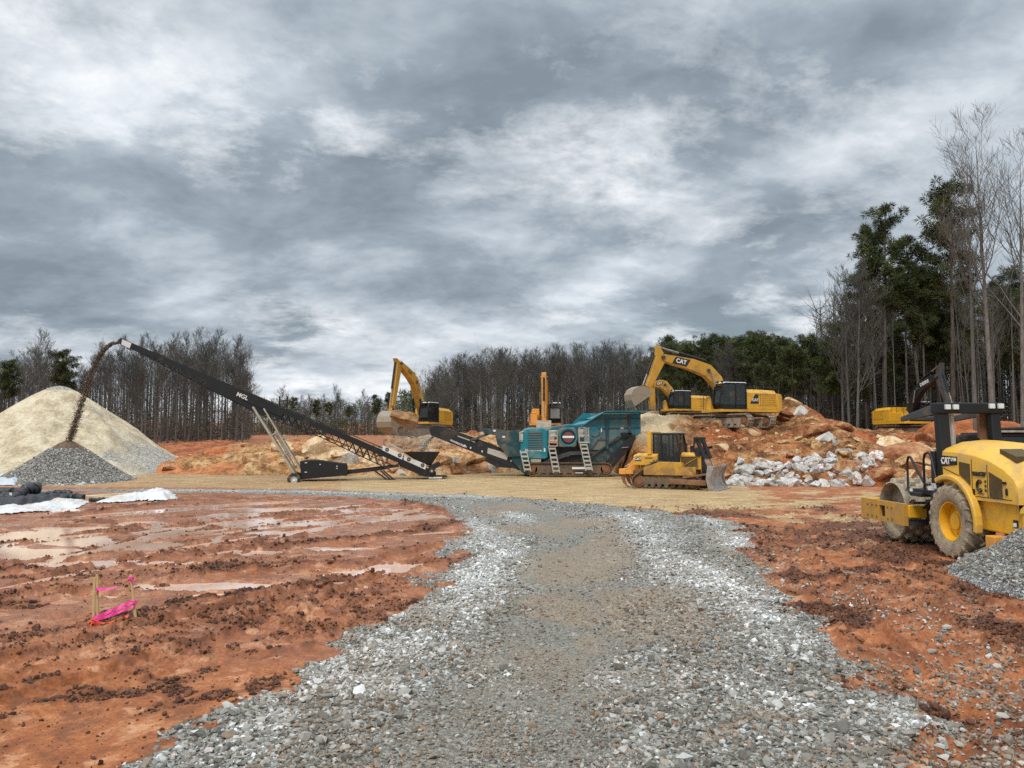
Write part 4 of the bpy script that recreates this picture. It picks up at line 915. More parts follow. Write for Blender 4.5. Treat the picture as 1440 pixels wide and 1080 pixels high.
    m.box(P3(776, 617, -1.3), (.4, .3, .4)); m.box(P3(775, 624, -1.3), (.3, .2, .3)); m.build('handrail', GALV, root)
    m = MB()
    for a, b in ((812, 820), (822.5, 825)):
        m.tube([P3(a, 630, -1.56), P3(a, 609.5, -1.56), P3(b, 609.5, -1.56), P3(b, 630, -1.56)], .035, 6); m.tube([P3(a, 620, -1.56), P3(b, 620, -1.56)], .03, 6)
    m.build('handrail', GALV, root); m = MB(); m.box(P3(815, 617, -1.2), (.35, .1, .55)); m.build('control_box', GALV, root)
    ladder(root, P3(774.5, 635, -1.5), P3(781, 671, -1.75), .42, 6, GALV); ladder(root, P3(817.5, 630, -1.5), P3(825, 668, -1.75), .44, 7, GALV); ladder(root, P3(736, 640, -1.35), P3(742, 669, -1.5), .42, 5, GALV)
    m = MB(); m.box(P3(815, 664.5, -1.36), (1.25, .04, .14)); m.box(P3(812, 671, -1.34), (.5, .03, .05)); m.build('guard_strip', LTR, root)
    m = MB()
    for q in ((797, 648), (803, 645), (828, 648)): m.box(P3(q[0], q[1], -.77), (.17, .03, .12))
    m.build('warning_plate', LAMP, root)
    return root
# ------------------------------------------------------------------ stacking conveyor: s along the belt from feed boot to head
KS = 22.4
def stacker(label, A, B):
    """A: feed end on the ground, B: head pulley"""
    A, B = Vector(A), Vector(B); d = B-A; hor = Vector((d.x, d.y, 0)); Lh = hor.length; yaw = math.atan2(d.y, d.x)
    root = empty('stacking_conveyor', A, yaw, label, 'conveyor')
    # local: x from feed to head (towards the left of the picture), y is left of that = towards the camera
    q = lambda px, py: ((604-px)/(604-165)*Lh, .15+(671-py)/KS)
    def Q(px, py, y=0): a = q(px, py); return (a[0], y, a[1])
    W_ = .58
    def along(f, up=0, y=0):                                             # point on the belt line
        return Vector(Q(612-(612-165)*f, 668-(668-484)*f, y))+Vector((0, 0, up))
    belt = MB(); p0, p1 = along(.0, .3), along(1.0, .0); belt.beam(p0, p1, .95, .04); belt.cyl(along(1, -.12, -.5), along(1, -.12, .5), .17, None, 14); belt.beam(along(.02, -.1), along(.99, -.24), .9, .02); belt.build('belt', BELT, root)
    ax = (p1-p0).normalized(); nz = Vector((-ax.z, 0, ax.x)); nz = nz if nz.z > 0 else -nz
    def fr(px, py): return q(px, py)
    for s in (-1, 1):
        y = s*W_
        m = MB()
        top = [(165, 484), (250, 517), (330, 552), (440, 600), (540, 641)]
        # upper channel, wide and flat
        m.prism([fr(165, 482), fr(330, 550), fr(540, 636), fr(612, 664), fr(612, 672), fr(540, 645), fr(330, 558.5), fr(167, 489)], y-.03, y+.03)
        m.build('side_channel', BLKC, root)
        m = MB()                                                           # mid rail and lower chord
        m.beam(Q(170, 491, y), Q(330, 561, y), .05, .06, 0, (0, 1, 0)); m.beam(Q(330, 564, y), Q(545, 654, y), .05, .07, 0, (0, 1, 0))
        low = [(170, 492), (190, 501), (268, 541), (352, 582), (440, 614), (545, 662)]
        for a, b in zip(low[:-1], low[1:]): m.beam(Q(*a, y), Q(*b, y), .06, .07, 0, (0, 1, 0))
        def lo(px): return np.interp(px, [p[0] for p in low], [p[1] for p in low])
        def up(px): return np.interp(px, [165, 330, 540], [489, 559, 644])
        xs = list(np.arange(196, 284, 13))+list(np.arange(362, 545, 10.5))
        for i, (a, b) in enumerate(zip(xs[:-1], xs[1:])):
            if b-a > 20: continue
            m.beam(Q(a, up(a), y), Q((a+b)/2, lo((a+b)/2), y), .045, .045, 0, (0, 1, 0)); m.beam(Q((a+b)/2, lo((a+b)/2), y), Q(b, up(b), y), .045, .045, 0, (0, 1, 0))
        m.build('truss', BLKC, root)
        m = MB(); m.prism([fr(280, 534), fr(300, 541), fr(360, 567), fr(388, 580), fr(384, 590), fr(352, 581), fr(320, 567), fr(281, 548)], y-.015, y+.035 if s > 0 else y+.02); m.build('side_plate', BLKC, root)
        m = MB(); m.prism([fr(552, 642), fr(575, 651), fr(610, 664), fr(608, 672), fr(594, 671), fr(560, 657)], y-.04, y+.04); m.build('boot_plate', BLKC, root)
        for a, b, e, f_ in ((532, 626, 562, 639), (564, 640, 597, 653.5)):
            m = MB(); yy = y+s*.05; m.prism([fr(a, b), fr(e, f_), fr(e-1.5, f_+7.5), fr(a-1, b+7)], yy-.012, yy+.012); wp = m.build('white_panel', WHT, root)
            for g in (.2, .83):
                cp = Vector(Q(a+(e-a)*g, (b+3.6)+(f_-b)*g, yy+s*.014)); dx = Vector((p0-p1)).normalized()
                M = face_M(cp, dx*(1 if s > 0 else -1), nz); round_logo(wp, None, .13, M, BTR, GALV)
    # cross members and idlers
    m = MB()
    for f in np.linspace(.04, .98, 24): m.cyl(along(f, .0, -W_), along(f, .0, W_), .05, None, 8); m.beam(along(f, -.35 if f > .06 else -.1, -W_), along(f, -.35 if f > .06 else -.1, W_), .05, .05)
    m.build('idler_roller', BLK, root)
    m = MB(); m.prism([fr(168, 484), fr(180, 489), fr(178, 496), fr(167, 491)], W_+.036, W_+.05); m.build('head_plate', WHT, root)
    text_obj('MGL', .36, face_M(Q(330, 558.5, W_+.05), (p0-p1), nz), LTR, root, .02)
    text_obj('MGL', .36, face_M(Q(330, 558.5, -W_-.03), (p1-p0), nz), LTR, root, .02)
    m = MB()
    for a in (380, 391): m.tube([Q(a, 575 if a == 380 else 578, -W_), Q(a, 556, -W_)], .05, 6)
    m.tube([Q(380, 563, -W_), Q(391, 562, -W_)], .05, 6); m.build('belt_switch', BLK, root)
    m = MB()
    for y in (-.9, .9): m.beam(Q(345, 573, y*.75), Q(407, 668, y), .13, .16, 0, (0, 1, 0)); m.beam(Q(360, 575, y*.75), Q(412, 658, y), .10, .12, 0, (0, 1, 0)); m.beam(Q(372, 612, y*.8), Q(380, 607, y*.8), .08, .1, 0, (0, 1, 0)); m.beam(Q(386, 640, y*.86), Q(396, 636, y*.86), .08, .1, 0, (0, 1, 0))
    m.beam(Q(371, 613, -.75), Q(371, 613, .75), .1, .1); m.beam(Q(390, 642, -.8), Q(390, 642, .8), .1, .1); m.build('lifting_leg', CREAM, root, bevel=.015)
    cylinder_part('lift_cylinder', Q(376, 606, .45), Q(405, 655, .5), .09, root, .6, [CREAM, STEEL])
    m = MB()
    for a, b in (((386, 618), (392, 612)), ((388, 622), (396, 619))): m.tube([Q(*a, .7), Q((a[0]+b[0])/2, b[1], .7), Q(*b, .7)], .04, 6)
    m.build('leg_bracket', CREAM, root)
    for y in (-1.25, 1.25):
        cx, cz = q(405, 672.5); m = MB(); m.lathe([(.20, -.14), (.33, -.16), (.39, -.12), (.40, 0), (.39, .12), (.33, .16), (.20, .14)], (cx, y, cz), 26); wh = m.build('wheel', RUB, root, smooth=True)
        m = MB(); m.lathe([(0, -.05), (.1, -.10), (.13, -.05), (.19, -.06), (.215, -.13), (.235, -.14), (.235, .14), (.215, .13), (.19, .06), (.13, .05), (.1, .10), (0, .05)], (cx, y, cz), 26); m.build('rim', WHT, wh, smooth=True)
    m = MB(); cx, cz = q(405, 672.5); m.beam((cx, -1.1, cz), (cx, 1.1, cz), .16, .16); m.beam(Q(402, 669, 0), Q(420, 667, 0), .3, .3); m.build('axle', BLK, root)
    m = MB(); m.prism([fr(412, 648), fr(420, 646.5), fr(436, 646), fr(480, 652), fr(481, 668), fr(440, 671), (fr(415, 673)[0], fr(415, 673)[1])], -.75, .85); pb = m.build('power_unit', BLKC, root, bevel=.05)
    m = MB()
    for a, b in ((421, 650), (421, 663), (441, 652.5), (465, 655), (465, 658)): m.box(Q(a, b, .86), (.14 if a < 430 else .08, .02, .05))
    m.build('panel_label', WHT, pb)
    m = MB(); m.beam(Q(412, 671, .3), Q(470, 667, .3), .12, .14, 0, (0, 1, 0)); m.beam(Q(470, 666, .35), Q(520, 661, .35), .16, .2, 0, (0, 1, 0)); m.beam(Q(520, 661, .35), Q(556, 655, .45), .16, .2, 0, (0, 1, 0)); m.beam(Q(412, 671, -.4), Q(550, 656, -.4), .16, .2, 0, (0, 1, 0)); m.build('tow_bar', BLK, root, bevel=.01)
    m = MB()
    for a, b in ((520, 538), (529, 543), (533, 548)): m.beam(Q(a, 662, .5), Q(b, 674.5, .55), .10, .12, 0, (0, 1, 0))
    m.box(Q(545, 675, .5), (.5, .4, .08)); m.build('stabiliser_leg', BLK, root)
    # feed hopper above the boot, an open box flaring upward
    m = MB(); T_ = lambda px, py, y: Vector(Q(px, py, y)); up_ = [T_(564, 635.5, .95), T_(617, 635.5, .95), T_(617, 635.5, -.95), T_(564, 635.5, -.95)]; dn = [T_(590, 652, .5), T_(604, 656, .5), T_(604, 656, -.5), T_(590, 652, -.5)]
    ins = [v*.97+Vector((0, 0, 0))+(Vector(Q(590, 634, 0))*.03) for v in up_]; idn = [v+Vector((0, 0, .05)) for v in dn]
    m.add(up_+dn, [(0, 1, 5, 4), (1, 2, 6, 5), (2, 3, 7, 6), (3, 0, 4, 7)]); m.add(ins+idn, [(4, 5, 1, 0), (5, 6, 2, 1), (6, 7, 3, 2), (7, 4, 0, 3)]); m.add(up_+ins, [(0, 1, 5, 4), (1, 2, 6, 5), (2, 3, 7, 6), (3, 0, 4, 7)]); m.build('feed_hopper', BLK, root, fix=False)
    m = MB(); m.beam(T_(540, 622.5, -.5), T_(575, 640, -.5), .06, .1); m.beam(T_(540, 622.5, .3), T_(570, 637, .3), .06, .1); m.build('hopper_edge', GALV, root)
    m = MB(); m.cyl(Q(605, 662, .3), Q(605, 662, .75), .22, None, 16); m.box(Q(611, 656, .4), (.7, .6, .3), Matrix.Rotation(R(25), 3, 'Y')); m.box(Q(617, 671, 0), (1.1, 1.2, .1)); m.build('drive_motor', BLK, root, bevel=.02)
    m = MB(); m.box(Q(611, 672.5, .55), (.85, .1, .13)); m.build('base_plate', WHT, root); m = MB(); m.cyl(Q(605, 663, .76), Q(605, 663, .78), .08, None, 10); m.build('motor_cap', GALV, root)
    return root, along
# ------------------------------------------------------------------ padfoot roller; world-aligned: x right, y forward (it heads away), z up
def big_tyre(parent, x, y, z, r, w, side):
    """tyre with diagonal lugs; axis along x"""
    M = Matrix.Translation((x, y, z)) @ Matrix.Rotation(R(90), 4, 'Z')
    m = MB(); h = w/2
    prof = [(r*.53, -h*.78), (r*.60, -h*.92), (r*.80, -h*1.0), (r*.91, -h*.95), (r*.945, -h*.80), (r*.955, 0), (r*.945, h*.80), (r*.91, h*.95), (r*.80, h), (r*.60, h*.92), (r*.53, h*.78)]
    m.lathe(prof, (0, 0, 0), 56); m.move(M); ty = m.build('tyre', RUBM, parent, smooth=True)
    m = MB(); n = 20
    for k in range(n):
        for s in (-1, 1):
            a0 = 2*math.pi*(k+(.5 if s > 0 else 0))/n; P_ = []
            for i in range(6):
                f = i/5; yy = s*h*(-.04+1.0*f); a = a0+.26*(1-f)**1.0*1.0; rr = r*(.955-.045*max(0, f-.7)/.3); top = r*(1.03 if f < .8 else 1.0-.03*(f-.8)*5)
                wdt = .046+.012*f
                for da, q in ((-wdt, rr-.02), (-wdt*.72, top), (wdt*.72, top), (wdt, rr-.02)): P_.append((q*math.cos(a+da), yy, q*math.sin(a+da)))
            secs = [P_[i*4:i*4+4] for i in range(6)]; m.loft(secs)
            q0 = [(r*.955*math.cos(a0-.05), s*h*.97, r*.955*math.sin(a0-.05)), (r*.955*math.cos(a0+.05), s*h*.97, r*.955*math.sin(a0+.05)), (r*.84*math.cos(a0+.04), s*h*1.03, r*.84*math.sin(a0+.04)), (r*.84*math.cos(a0-.04), s*h*1.03, r*.84*math.sin(a0-.04))]
            m.loft([q0, [(p[0]*.99, p[1]-s*.06, p[2]*.99) for p in q0]])
    m.move(M); m.build('tread', RUBM, ty, bevel=.012)
    m = MB(); o = side
    m.lathe([(r*.53, h*.78), (r*.535, h*.82), (r*.50, h*.80), (r*.47, h*.45), (r*.46, h*.15), (r*.30, h*.10), (r*.29, h*.28), (r*.22, h*.30), (r*.21, h*.46), (0, h*.46)], (0, 0, 0), 40)
    for k in range(10): a = 2*math.pi*k/10; m.cyl((r*.36*math.cos(a), h*.12, r*.36*math.sin(a)), (r*.36*math.cos(a), h*.2, r*.36*math.sin(a)), .022, None, 6)
    m.lathe([(r*.53, -h*.78), (r*.50, -h*.8), (r*.46, -h*.3), (0, -h*.3)], (0, 0, 0), 30)
    m.move(M if side < 0 else M @ Matrix.Rotation(math.pi, 4, 'Z')); rm = m.build('rim', DYEL, parent, smooth=True)
    return ty
def roller(label, loc, yaw=0.0):
    root = empty('padfoot_roller', loc, yaw, label, 'road roller')
    # local origin: ground point under the left tyre centre line (x=0 is the outer left face), y forward
    for x, s in ((.30, -1), (1.95, 1)): big_tyre(root, x, 0, .80, .80, .60, s)
    m = MB(); m.beam((.5, 0, .8), (1.8, 0, .8), .35, .35); m.build('axle', DGREY, root)
    # drum with pads, hollow ends
    dy, dr = 2.82, .72; m = MB(); x0, x1 = .22, 2.05
    M = Matrix.Translation((0, dy, .80)) @ Matrix.Rotation(R(-90), 4, 'Z')
    m.lathe([(dr*.93, .28), (dr*.93, .0), (dr*.96, -.03), (dr, .0), (dr, 1.86), (dr*.96, 1.89), (dr*.93, 1.86), (dr*.93, 1.5)], (0, x0, 0), 60)
    m.lathe([(dr*.93, .28), (.25, .30), (0, .30)], (0, x0, 0), 40); m.lathe([(dr*.93, 1.5), (0, 1.5)], (0, x0, 0), 40)
    m.move(Matrix.Translation((0, dy, .80)) @ Matrix.Rotation(R(-90), 4, 'Z') if False else Matrix(((0, 1, 0, 0), (1, 0, 0, dy), (0, 0, 1, .80), (0, 0, 0, 1))))
    rr = random.Random(4)
    for i in range(9):
        xx = x0+.13+i*.20
        for k in range(14):
            a = 2*math.pi*(k+.5*(i % 2))/14; ca, sa = math.cos(a), math.sin(a); s0 = .075; s1 = .052; hgt = .105*rr.uniform(.85, 1.1)
            P_ = []
            for rd, sz in ((dr-.01, s0), (dr+hgt*.8, s1*1.1), (dr+hgt, s1*.75)):
                for u, v_ in ((-1, -1), (1, -1), (1, 1), (-1, 1)): P_.append((xx+u*sz, dy+rd*ca-v_*sz*sa, .80+rd*sa+v_*sz*ca))
            m.loft([P_[0:4], P_[4:8], P_[8:12]])
    m.build('drum', DRUM, root, smooth=True)
    # drum frame: side bars, cross members
    for x in (-.02, 2.20):
        m = MB(); yA, yB = 1.70, 3.98; z0, z1 = .52, 1.04
        hole = (2.66, 2.96, .64, .92)
        sg = 1 if x < 1 else -1
        for yy in (2.3, 2.52, 3.1, 3.35, 3.6):
            for zz in (.62, .90): m.cyl((x-.043*sg, yy, zz), (x-.062*sg, yy, zz), .028, None, 8, 1)
        for a, b, e, f_ in ((yA, hole[0], z0, z1), (hole[1], yB, z0, z1), (hole[0], hole[1], z0, hole[2]), (hole[0], hole[1], hole[3], z1)): m.box((x, (a+b)/2, (e+f_)/2), (.09, b-a, f_-e))
        fb = m.build('frame_side', [YELW, RUST], root)
        m = MB(); m.box((x+(.05 if x < 1 else -.05), 2.81, .78), (.04, .5, .4)); m.build('axle_housing', BLK, fb)
    m = MB(); m.box((1.09, 1.72, .86), (2.13, .14, .30)); m.box((1.09, 3.93, .78), (2.13, .1, .5)); m.build('cross_beam', DYEL, root, bevel=.02)
    m = MB(); m.box((1.09, 1.78, .60), (2.13, .1, .14)); m.beam((.2, 1.8, 1.06), (2.0, 1.8, 1.06), .06, .06); m.build('scraper_bar', DGREY, root)
    m = MB(); m.box((1.09, 1.2, .75), (.8, 1.0, .6)); m.box((1.09, .9, .9), (1.3, 1.6, .5)); m.build('hitch', BLK, root, bevel=.02)
    # platform, posts, handrails
    m = MB(); m.box((1.09, 1.0, 1.36), (2.0, 1.35, .12)); m.box((.30, 1.3, 1.30), (.6, .5, .10)); m.box((1.09, .55, 1.2), (2.1, .3, .4)); m.build('platform', BLK, root, bevel=.02)
    m = MB(); ro = .028
    m.tube([(.06, .98, 1.42), (.06, .98, 2.12), (.06, .92, 2.24), (.06, .78, 2.28), (.06, .66, 2.20), (.06, .42, 1.50)], ro, 8)
    m.tube([(.06, 1.72, 2.05), (.06, 1.66, 2.16), (.06, 1.58, 2.17), (.06, 1.52, 2.12), (.06, 1.0, 1.58), (.06, .9, 1.54), (.06, .72, 1.56)], ro, 8)
    m.tube([(.06, 1.72, 2.05), (.06, 1.72, 1.40), (.06, 1.66, 1.32), (.06, 1.56, 1.28), (.06, 1.2, 1.30)], ro, 8); m.build('handrail', BLKC, root, smooth=True)
    for cc_, dd_ in (((.12, 1.62, 1.36), (.12, .10, .10)), ((.10, .52, 1.53), (.10, .10, .12)), ((.10, .78, 1.50), (.1, .12, .16))):
        m = MB(); m.box(cc_, dd_); m.build('side_lamp', LAMP, root, bevel=.01)
    m = MB(); xl, xr = .25, 1.42; zt = 3.33
    m.beam((xl, .40, 1.30), (xl, .52, 3.25), .26, .20, 0, (0, 1, 0)); m.beam((xr, .40, 1.30), (xr, .52, 3.25), .22, .20, 0, (0, 1, 0)); m.beam((xl-.16, .52, 3.28), (xr+.16, .52, 3.28), .30, .24)
    m.build('roll_bar', BLKC, root, bevel=.03)
    m = MB()
    for x in (xl-.05, xr+.05): m.beam((x, .50, 3.28), (x, 2.15, 3.08), .10, .26, 0, None or (0, 0, 1), .10, .12)
    m.beam((xl, 2.15, 3.10), (xr, 2.15, 3.10), .1, .1); m.build('canopy_arm', DGREY, root, bevel=.02)
    for x in (xl+.06, xl+.24, xr-.12, xr+.08): m = MB(); m.box((x, .35, 3.30 if x < .9 else 3.32), (.12, .08, .11)); m.build('work_lamp', LAMP, root, bevel=.012)
    m = MB(); m.tube([(.58, .62, 1.4), (.56, .62, 2.7), (.54, .62, 3.15)], .05, 8); m.build('filter_tube', GALV, root); m = MB(); m.beam((1.3, .7, 1.4), (1.3, .75, 3.2), .16, .12, 0, (0, 1, 0)); m.build('canopy_post', RUST, root)
    m = MB(); m.loft([[(x, .75+q, z) for q, z in ((0, 2.2), (.12, 2.2), (.06, zt_), (-.04, zt_))] for x, zt_ in ((.62, 2.55), (.74, 2.68), (1.1, 2.70), (1.22, 2.6))]); m.box((.92, 1.0, 2.0), (.6, .6, .3)); m.build('seat', BLK, root, bevel=.03)
    m = MB(); m.box((.92, 1.7, 1.9), (.5, .2, .8)); m.tube([(.92+.18*math.cos(a), 1.52+.05*math.sin(a), 2.32+.16*math.sin(a)) for a in np.linspace(0, 2*math.pi, 17)], .018, 6); m.build('steering_console', BLK, root)
    # engine hood: cross-sections from the posts back to the tail
    m = MB(); secs = []
    prof = [(.36, 2.36, 2.52), (-.2, 2.34, 2.50), (-.8, 2.28, 2.44), (-1.3, 2.18, 2.34), (-1.75, 2.02, 2.20), (-2.05, 1.84, 2.04), (-2.17, 1.62, 1.86), (-2.20, 1.30, 1.40)]
    for y, zs, zt_ in prof:
        i = .10 if y > -2 else .22
        secs.append([(.14, y, 1.32), (.14, y, zs-.16), (.16, y, zs-.05), (.24, y, zs+.02), (.60, y, zt_), (1.09, y, zt_+.05), (1.58, y, zt_), (1.94, y, zs+.02), (2.02, y, zs-.05), (2.04, y, zs-.16), (2.04, y, 1.32)])
    m.loft(secs); hd = m.build('hood', YELH, root, bevel=.02, smooth=True)
    m = MB()                                                           # door seams, hinges, latches
    for (ya, za), (yb, zb) in (((-.74, 2.16), (-.74, 1.34)), ((-.74, 1.40), (-2.0, 1.40)), ((-1.26, 2.06), (-1.26, 1.40)), ((.30, 1.94), (-.28, 1.80))): m.beam((.137, ya, za), (.137, yb, zb), .012, .010, 0, (1, 0, 0))
    m.build('door_seam', BTR, hd)
    for yy, zz in ((-.80, 1.48), (-1.86, 1.55)): m = MB(); m.box((.130, yy, zz), (.03, .05, .10)); m.cyl((.125, yy, zz-.07), (.125, yy, zz+.07), .014, None, 8); m.build('hinge', BLK, hd)
    m = MB(); m.box((.128, -1.80, 1.72), (.02, .11, .05)); m.build('latch', BLK, hd)
    for k in range(4): m = MB(); m.tube([(.35+.1*k, 1.6, .95), (.33+.1*k, 1.2, 1.18), (.40+.1*k, .75, 1.10), (.5+.08*k, .3, 1.2)], .028, 6); m.build('hydraulic_hose', BLK, root)
    # top grille
    m = MB(); a = Vector((.36, -1.42, 2.255)); b = Vector((1.85, -1.42, 2.255)); m.add([(.42, -1.25, 2.275), (1.76, -1.25, 2.275), (1.80, -1.80, 2.125), (.38, -1.80, 2.125), (.42, -1.25, 2.38), (1.76, -1.25, 2.38), (1.80, -1.80, 2.235), (.38, -1.80, 2.235)], [(4, 5, 6, 7), (0, 3, 2, 1), (0, 1, 5, 4), (1, 2, 6, 5), (2, 3, 7, 6), (3, 0, 4, 7)]); m.build('grille', GRIL, hd)
    # fender and lower body
    m = MB(); pts = [(R_ * math.cos(R(a_)), .80+R_*math.sin(R(a_))) for R_ in (.90,) for a_ in np.linspace(168, 60, 9)]
    arch = [(y_, z_) for y_, z_ in [(.92*math.cos(R(a_)), .82+.88*math.sin(R(a_))) for a_ in np.linspace(62, 190, 13)]]
    outer = [(y_*1.12, .82+(z_-.82)*1.13) for y_, z_ in arch]
    m.prism(arch+outer[::-1], .0, .16, 0, 'yz'); m.build('fender', YELH, root, bevel=.03); m = MB(); m.prism(arch+outer[::-1], 2.02, 2.18, 0, 'yz'); m.build('fender', YELH, root, bevel=.03)
    m = MB(); m.box((1.09, -1.5, 1.05), (1.72, 1.35, .62)); m.prism([(.23, -.78), (.23, -2.16), (1.95, -2.16), (1.95, -.78)], .72, 1.30, 0, 'xy'); m.box((1.09, -.3, 1.15), (1.3, 1.6, .5)); m.build('chassis', DYEL, root, bevel=.03)
    m = MB(); m.box((.22, -1.95, .95), (.03, .12, .14)); m.build('warning_plate', BTR, root); m = MB(); m.box((.205, -1.95, .93), (.02, .09, .07)); m.build('warning_label', LTR, root); m = MB(); m.box((.2, -1.55, .55), (.5, .3, .25)); m.build('step', ORG, root, bevel=.02)
    m = MB(); m.cyl((1.0, -2.21, 1.5), (1.0, -2.23, 1.5), .5, None, 30); m.build('rear_grille', GRIL, hd)
    # side: black badge, mesh panels, lettering, round emblem
    def sideq(y0, y1, zA, zB, zC, zD, mat, name, off=.012):
        m = MB(); X = .14-off; m.add([(X, y0, zA), (X, y1, zB), (X, y1, zC), (X, y0, zD), (X+.03, y0, zA), (X+.03, y1, zB), (X+.03, y1, zC), (X+.03, y0, zD)], [(0, 1, 2, 3), (7, 6, 5, 4), (0, 1, 5, 4), (1, 2, 6, 5), (2, 3, 7, 6), (3, 0, 4, 7)]); return m.build(name, mat, hd)
    sideq(.33, -.23, 1.98, 2.03, 2.20, 2.22, BLKC, 'badge')
    text_obj('CAT', .20, face_M((.120, .18, 2.10), (0, -1, 0), (0, 0, 1)), LTR, hd, .03, sx=.9); text_obj('CP56B', .10, face_M((.120, -.12, 2.135), (0, -1, 0), (0, 0, 1)), LTR, hd, .02, sx=.7)
    sideq(-.30, -.68, 1.82, 1.62, 2.06, 2.10, GRIL, 'mesh_panel'); sideq(-1.32, -1.72, 1.42, 1.40, 1.78, 1.92, GRIL, 'mesh_panel')
    text_obj('YANCEY', .12, face_M((.124, -1.0, 1.86), (0, -1, 0), (0, 0, 1)), BTR, hd, .04)
    m = MB(); Mx = Matrix.Translation((.126, -1.0, 1.62)) @ Matrix(((0, 0, -1, 0), (-1, 0, 0, 0), (0, 1, 0, 0), (0, 0, 0, 1)))
    ring = [(.10*math.cos(R(a_)), .12*math.sin(R(a_)), 0) for a_ in range(40, 330, 20)]; m.tube(ring, .016, 6); m.tube([(.05*math.cos(R(a_)), .075*math.sin(R(a_)), 0) for a_ in range(40, 330, 24)], .010, 6)
    m.move(Mx); m.build('emblem', BTR, hd); m = MB()
    for k in range(3): m.box((.126, -1.20, 1.72-.09*k), (.01, .04, .05))
    m.box((.126, -1.02, 1.47), (.01, .22, .012)); m.build('emblem_marks', BTR, hd)
    return root
# ------------------------------------------------------------------ heaps, banks and stockpiles
def heap_mat(name, pale, mid, deep, red=None, grey=None, fine=True, bs=9):
    t = NT(name); p = t.node('ShaderNodeNewGeometry').outputs['Position']
    a = t.noise(p, .8, 6, .62, .4); b = t.noise(p, 4.5, 6, .7); n = t.noise(p, 17, 5, .75)
    k = t.math('ADD', t.math('MULTIPLY', a, .45), t.math('ADD', t.math('MULTIPLY', b, .35), t.math('MULTIPLY', n, .2)))
    c = t.ramp(k, [(.42, deep), (.50, mid), (.575, pale)])
    if red: c = t.mix(t.rng(t.math('ADD', t.attr('red'), t.math('MULTIPLY', t.math('SUBTRACT', k, .5), 2.2)), .15, .95), c, t.ramp(k, [(.42, mul(red, .40)), (.5, red), (.58, mul(red, 1.6))]))
    if grey:
        v = t.voro(p, 14); s = t.node('ShaderNodeSeparateColor'); t.l(v.outputs['Color'], s.inputs[0])
        c = t.mix(t.rng(t.math('ADD', t.attr('grey'), t.math('MULTIPLY', t.math('SUBTRACT', b, .5), 1.0)), .3, .7), c, t.ramp(s.outputs[0], [(0, mul(grey, .35)), (.5, grey), (1, mul(grey, 2.1))]))
    c = t.mix(t.rng(t.attr('pale'), 0, 1, 0, .9), c, t.ramp(n, [(.3, (.42, .31, .16)), (.6, (.72, .60, .39))]))
    nm = t.bump(b, .6, .10); nm = t.bump(n, .7, .04, nm)
    return t.set(c, .9, 0, nm, .3)
def heap(name, x0, x1, y0, y1, nx, ny, hf, mat, label, cat, group=None, smooth=True, kind=None, attr=None):
    X, Y = np.meshgrid(np.linspace(x0, x1, nx), np.linspace(y0, y1, ny)); Z = hf(X, Y); G = ground_fields(X, Y)[0]
    idx = np.arange(nx*ny).reshape(ny, nx); Q = np.stack([idx[:-1, :-1], idx[:-1, 1:], idx[1:, 1:], idx[1:, :-1]], -1).reshape(-1, 4)
    up = (Z > G-.12).ravel(); Q = Q[up[Q].any(1)]; use = np.unique(Q); mp = np.zeros(nx*ny, int); mp[use] = np.arange(len(use))
    V = np.stack([X, Y, np.maximum(Z, G-.3)], -1).reshape(-1, 3)[use]
    me = np_mesh(name, V, mp[Q], [mat], smooth)
    at_ = attr(X, Y, Z) if attr else {}
    for k in ('red', 'grey', 'pale'): set_attr(me, k, at_.get(k, np.zeros_like(X)).ravel()[use])
    return tag(link(name, me), label, cat, group, kind)
def crest_fn(pts):
    W_ = sorted((at(px, py, Y).x, at(px, py, Y).z, Y) for px, py, Y in pts); xs, zs, ys = zip(*W_)
    return (lambda X: np.interp(X, xs, zs)), (lambda X: np.interp(X, xs, ys)), xs[0], xs[-1]
def bank_height(crest, toe, plateau, back, rough=.5, seed=0):
    cz, cy, xa, xb = crest
    def hf(X, Y):
        G = ground_fields(X, Y)[0]; w1 = (fbm(X*.35, Y*.35, 4, seed)-.5)*2.2; c_ = cy(X); tY = toe(X)+w1
        f = np.clip((Y-tY)/(c_-tY), 0, 1); f = np.where(f < 1, f**.85, 1); pl = plateau(X) if callable(plateau) else plateau; f = f*ss(c_+pl+back, c_+pl, Y)
        h = (cz(X)-G)*f; h = np.maximum(h, 0)*ss(xa-.2, xa+1.2, X)*ss(xb+.2, xb-1.2, X)
        on = ss(0, .5, h)
        rd = np.abs(fbm(X*.9, Y*.9, 5, seed+3, .6)-.5)*2
        return G-.25+h+.25*on+on*(rough*(.9*(fbm(X*.5, Y*.5, 4, seed+1)-.5)+.55*(.35-rd))+.12*(fbm(X*3, Y*3, 4, seed+5, .65)-.5))
    return hf
RUBBLE = heap_mat('rubble_soil', (.46, .275, .115), (.24, .105, .036), (.075, .030, .012), (.30, .095, .032))
REDSOIL = heap_mat('red_bank_soil', (.42, .165, .065), (.30, .090, .032), (.13, .040, .016), (.36, .10, .03))
BANKSOIL = heap_mat('tan_bank_soil', (.62, .42, .21), (.37, .185, .07), (.13, .056, .021), (.36, .105, .034))
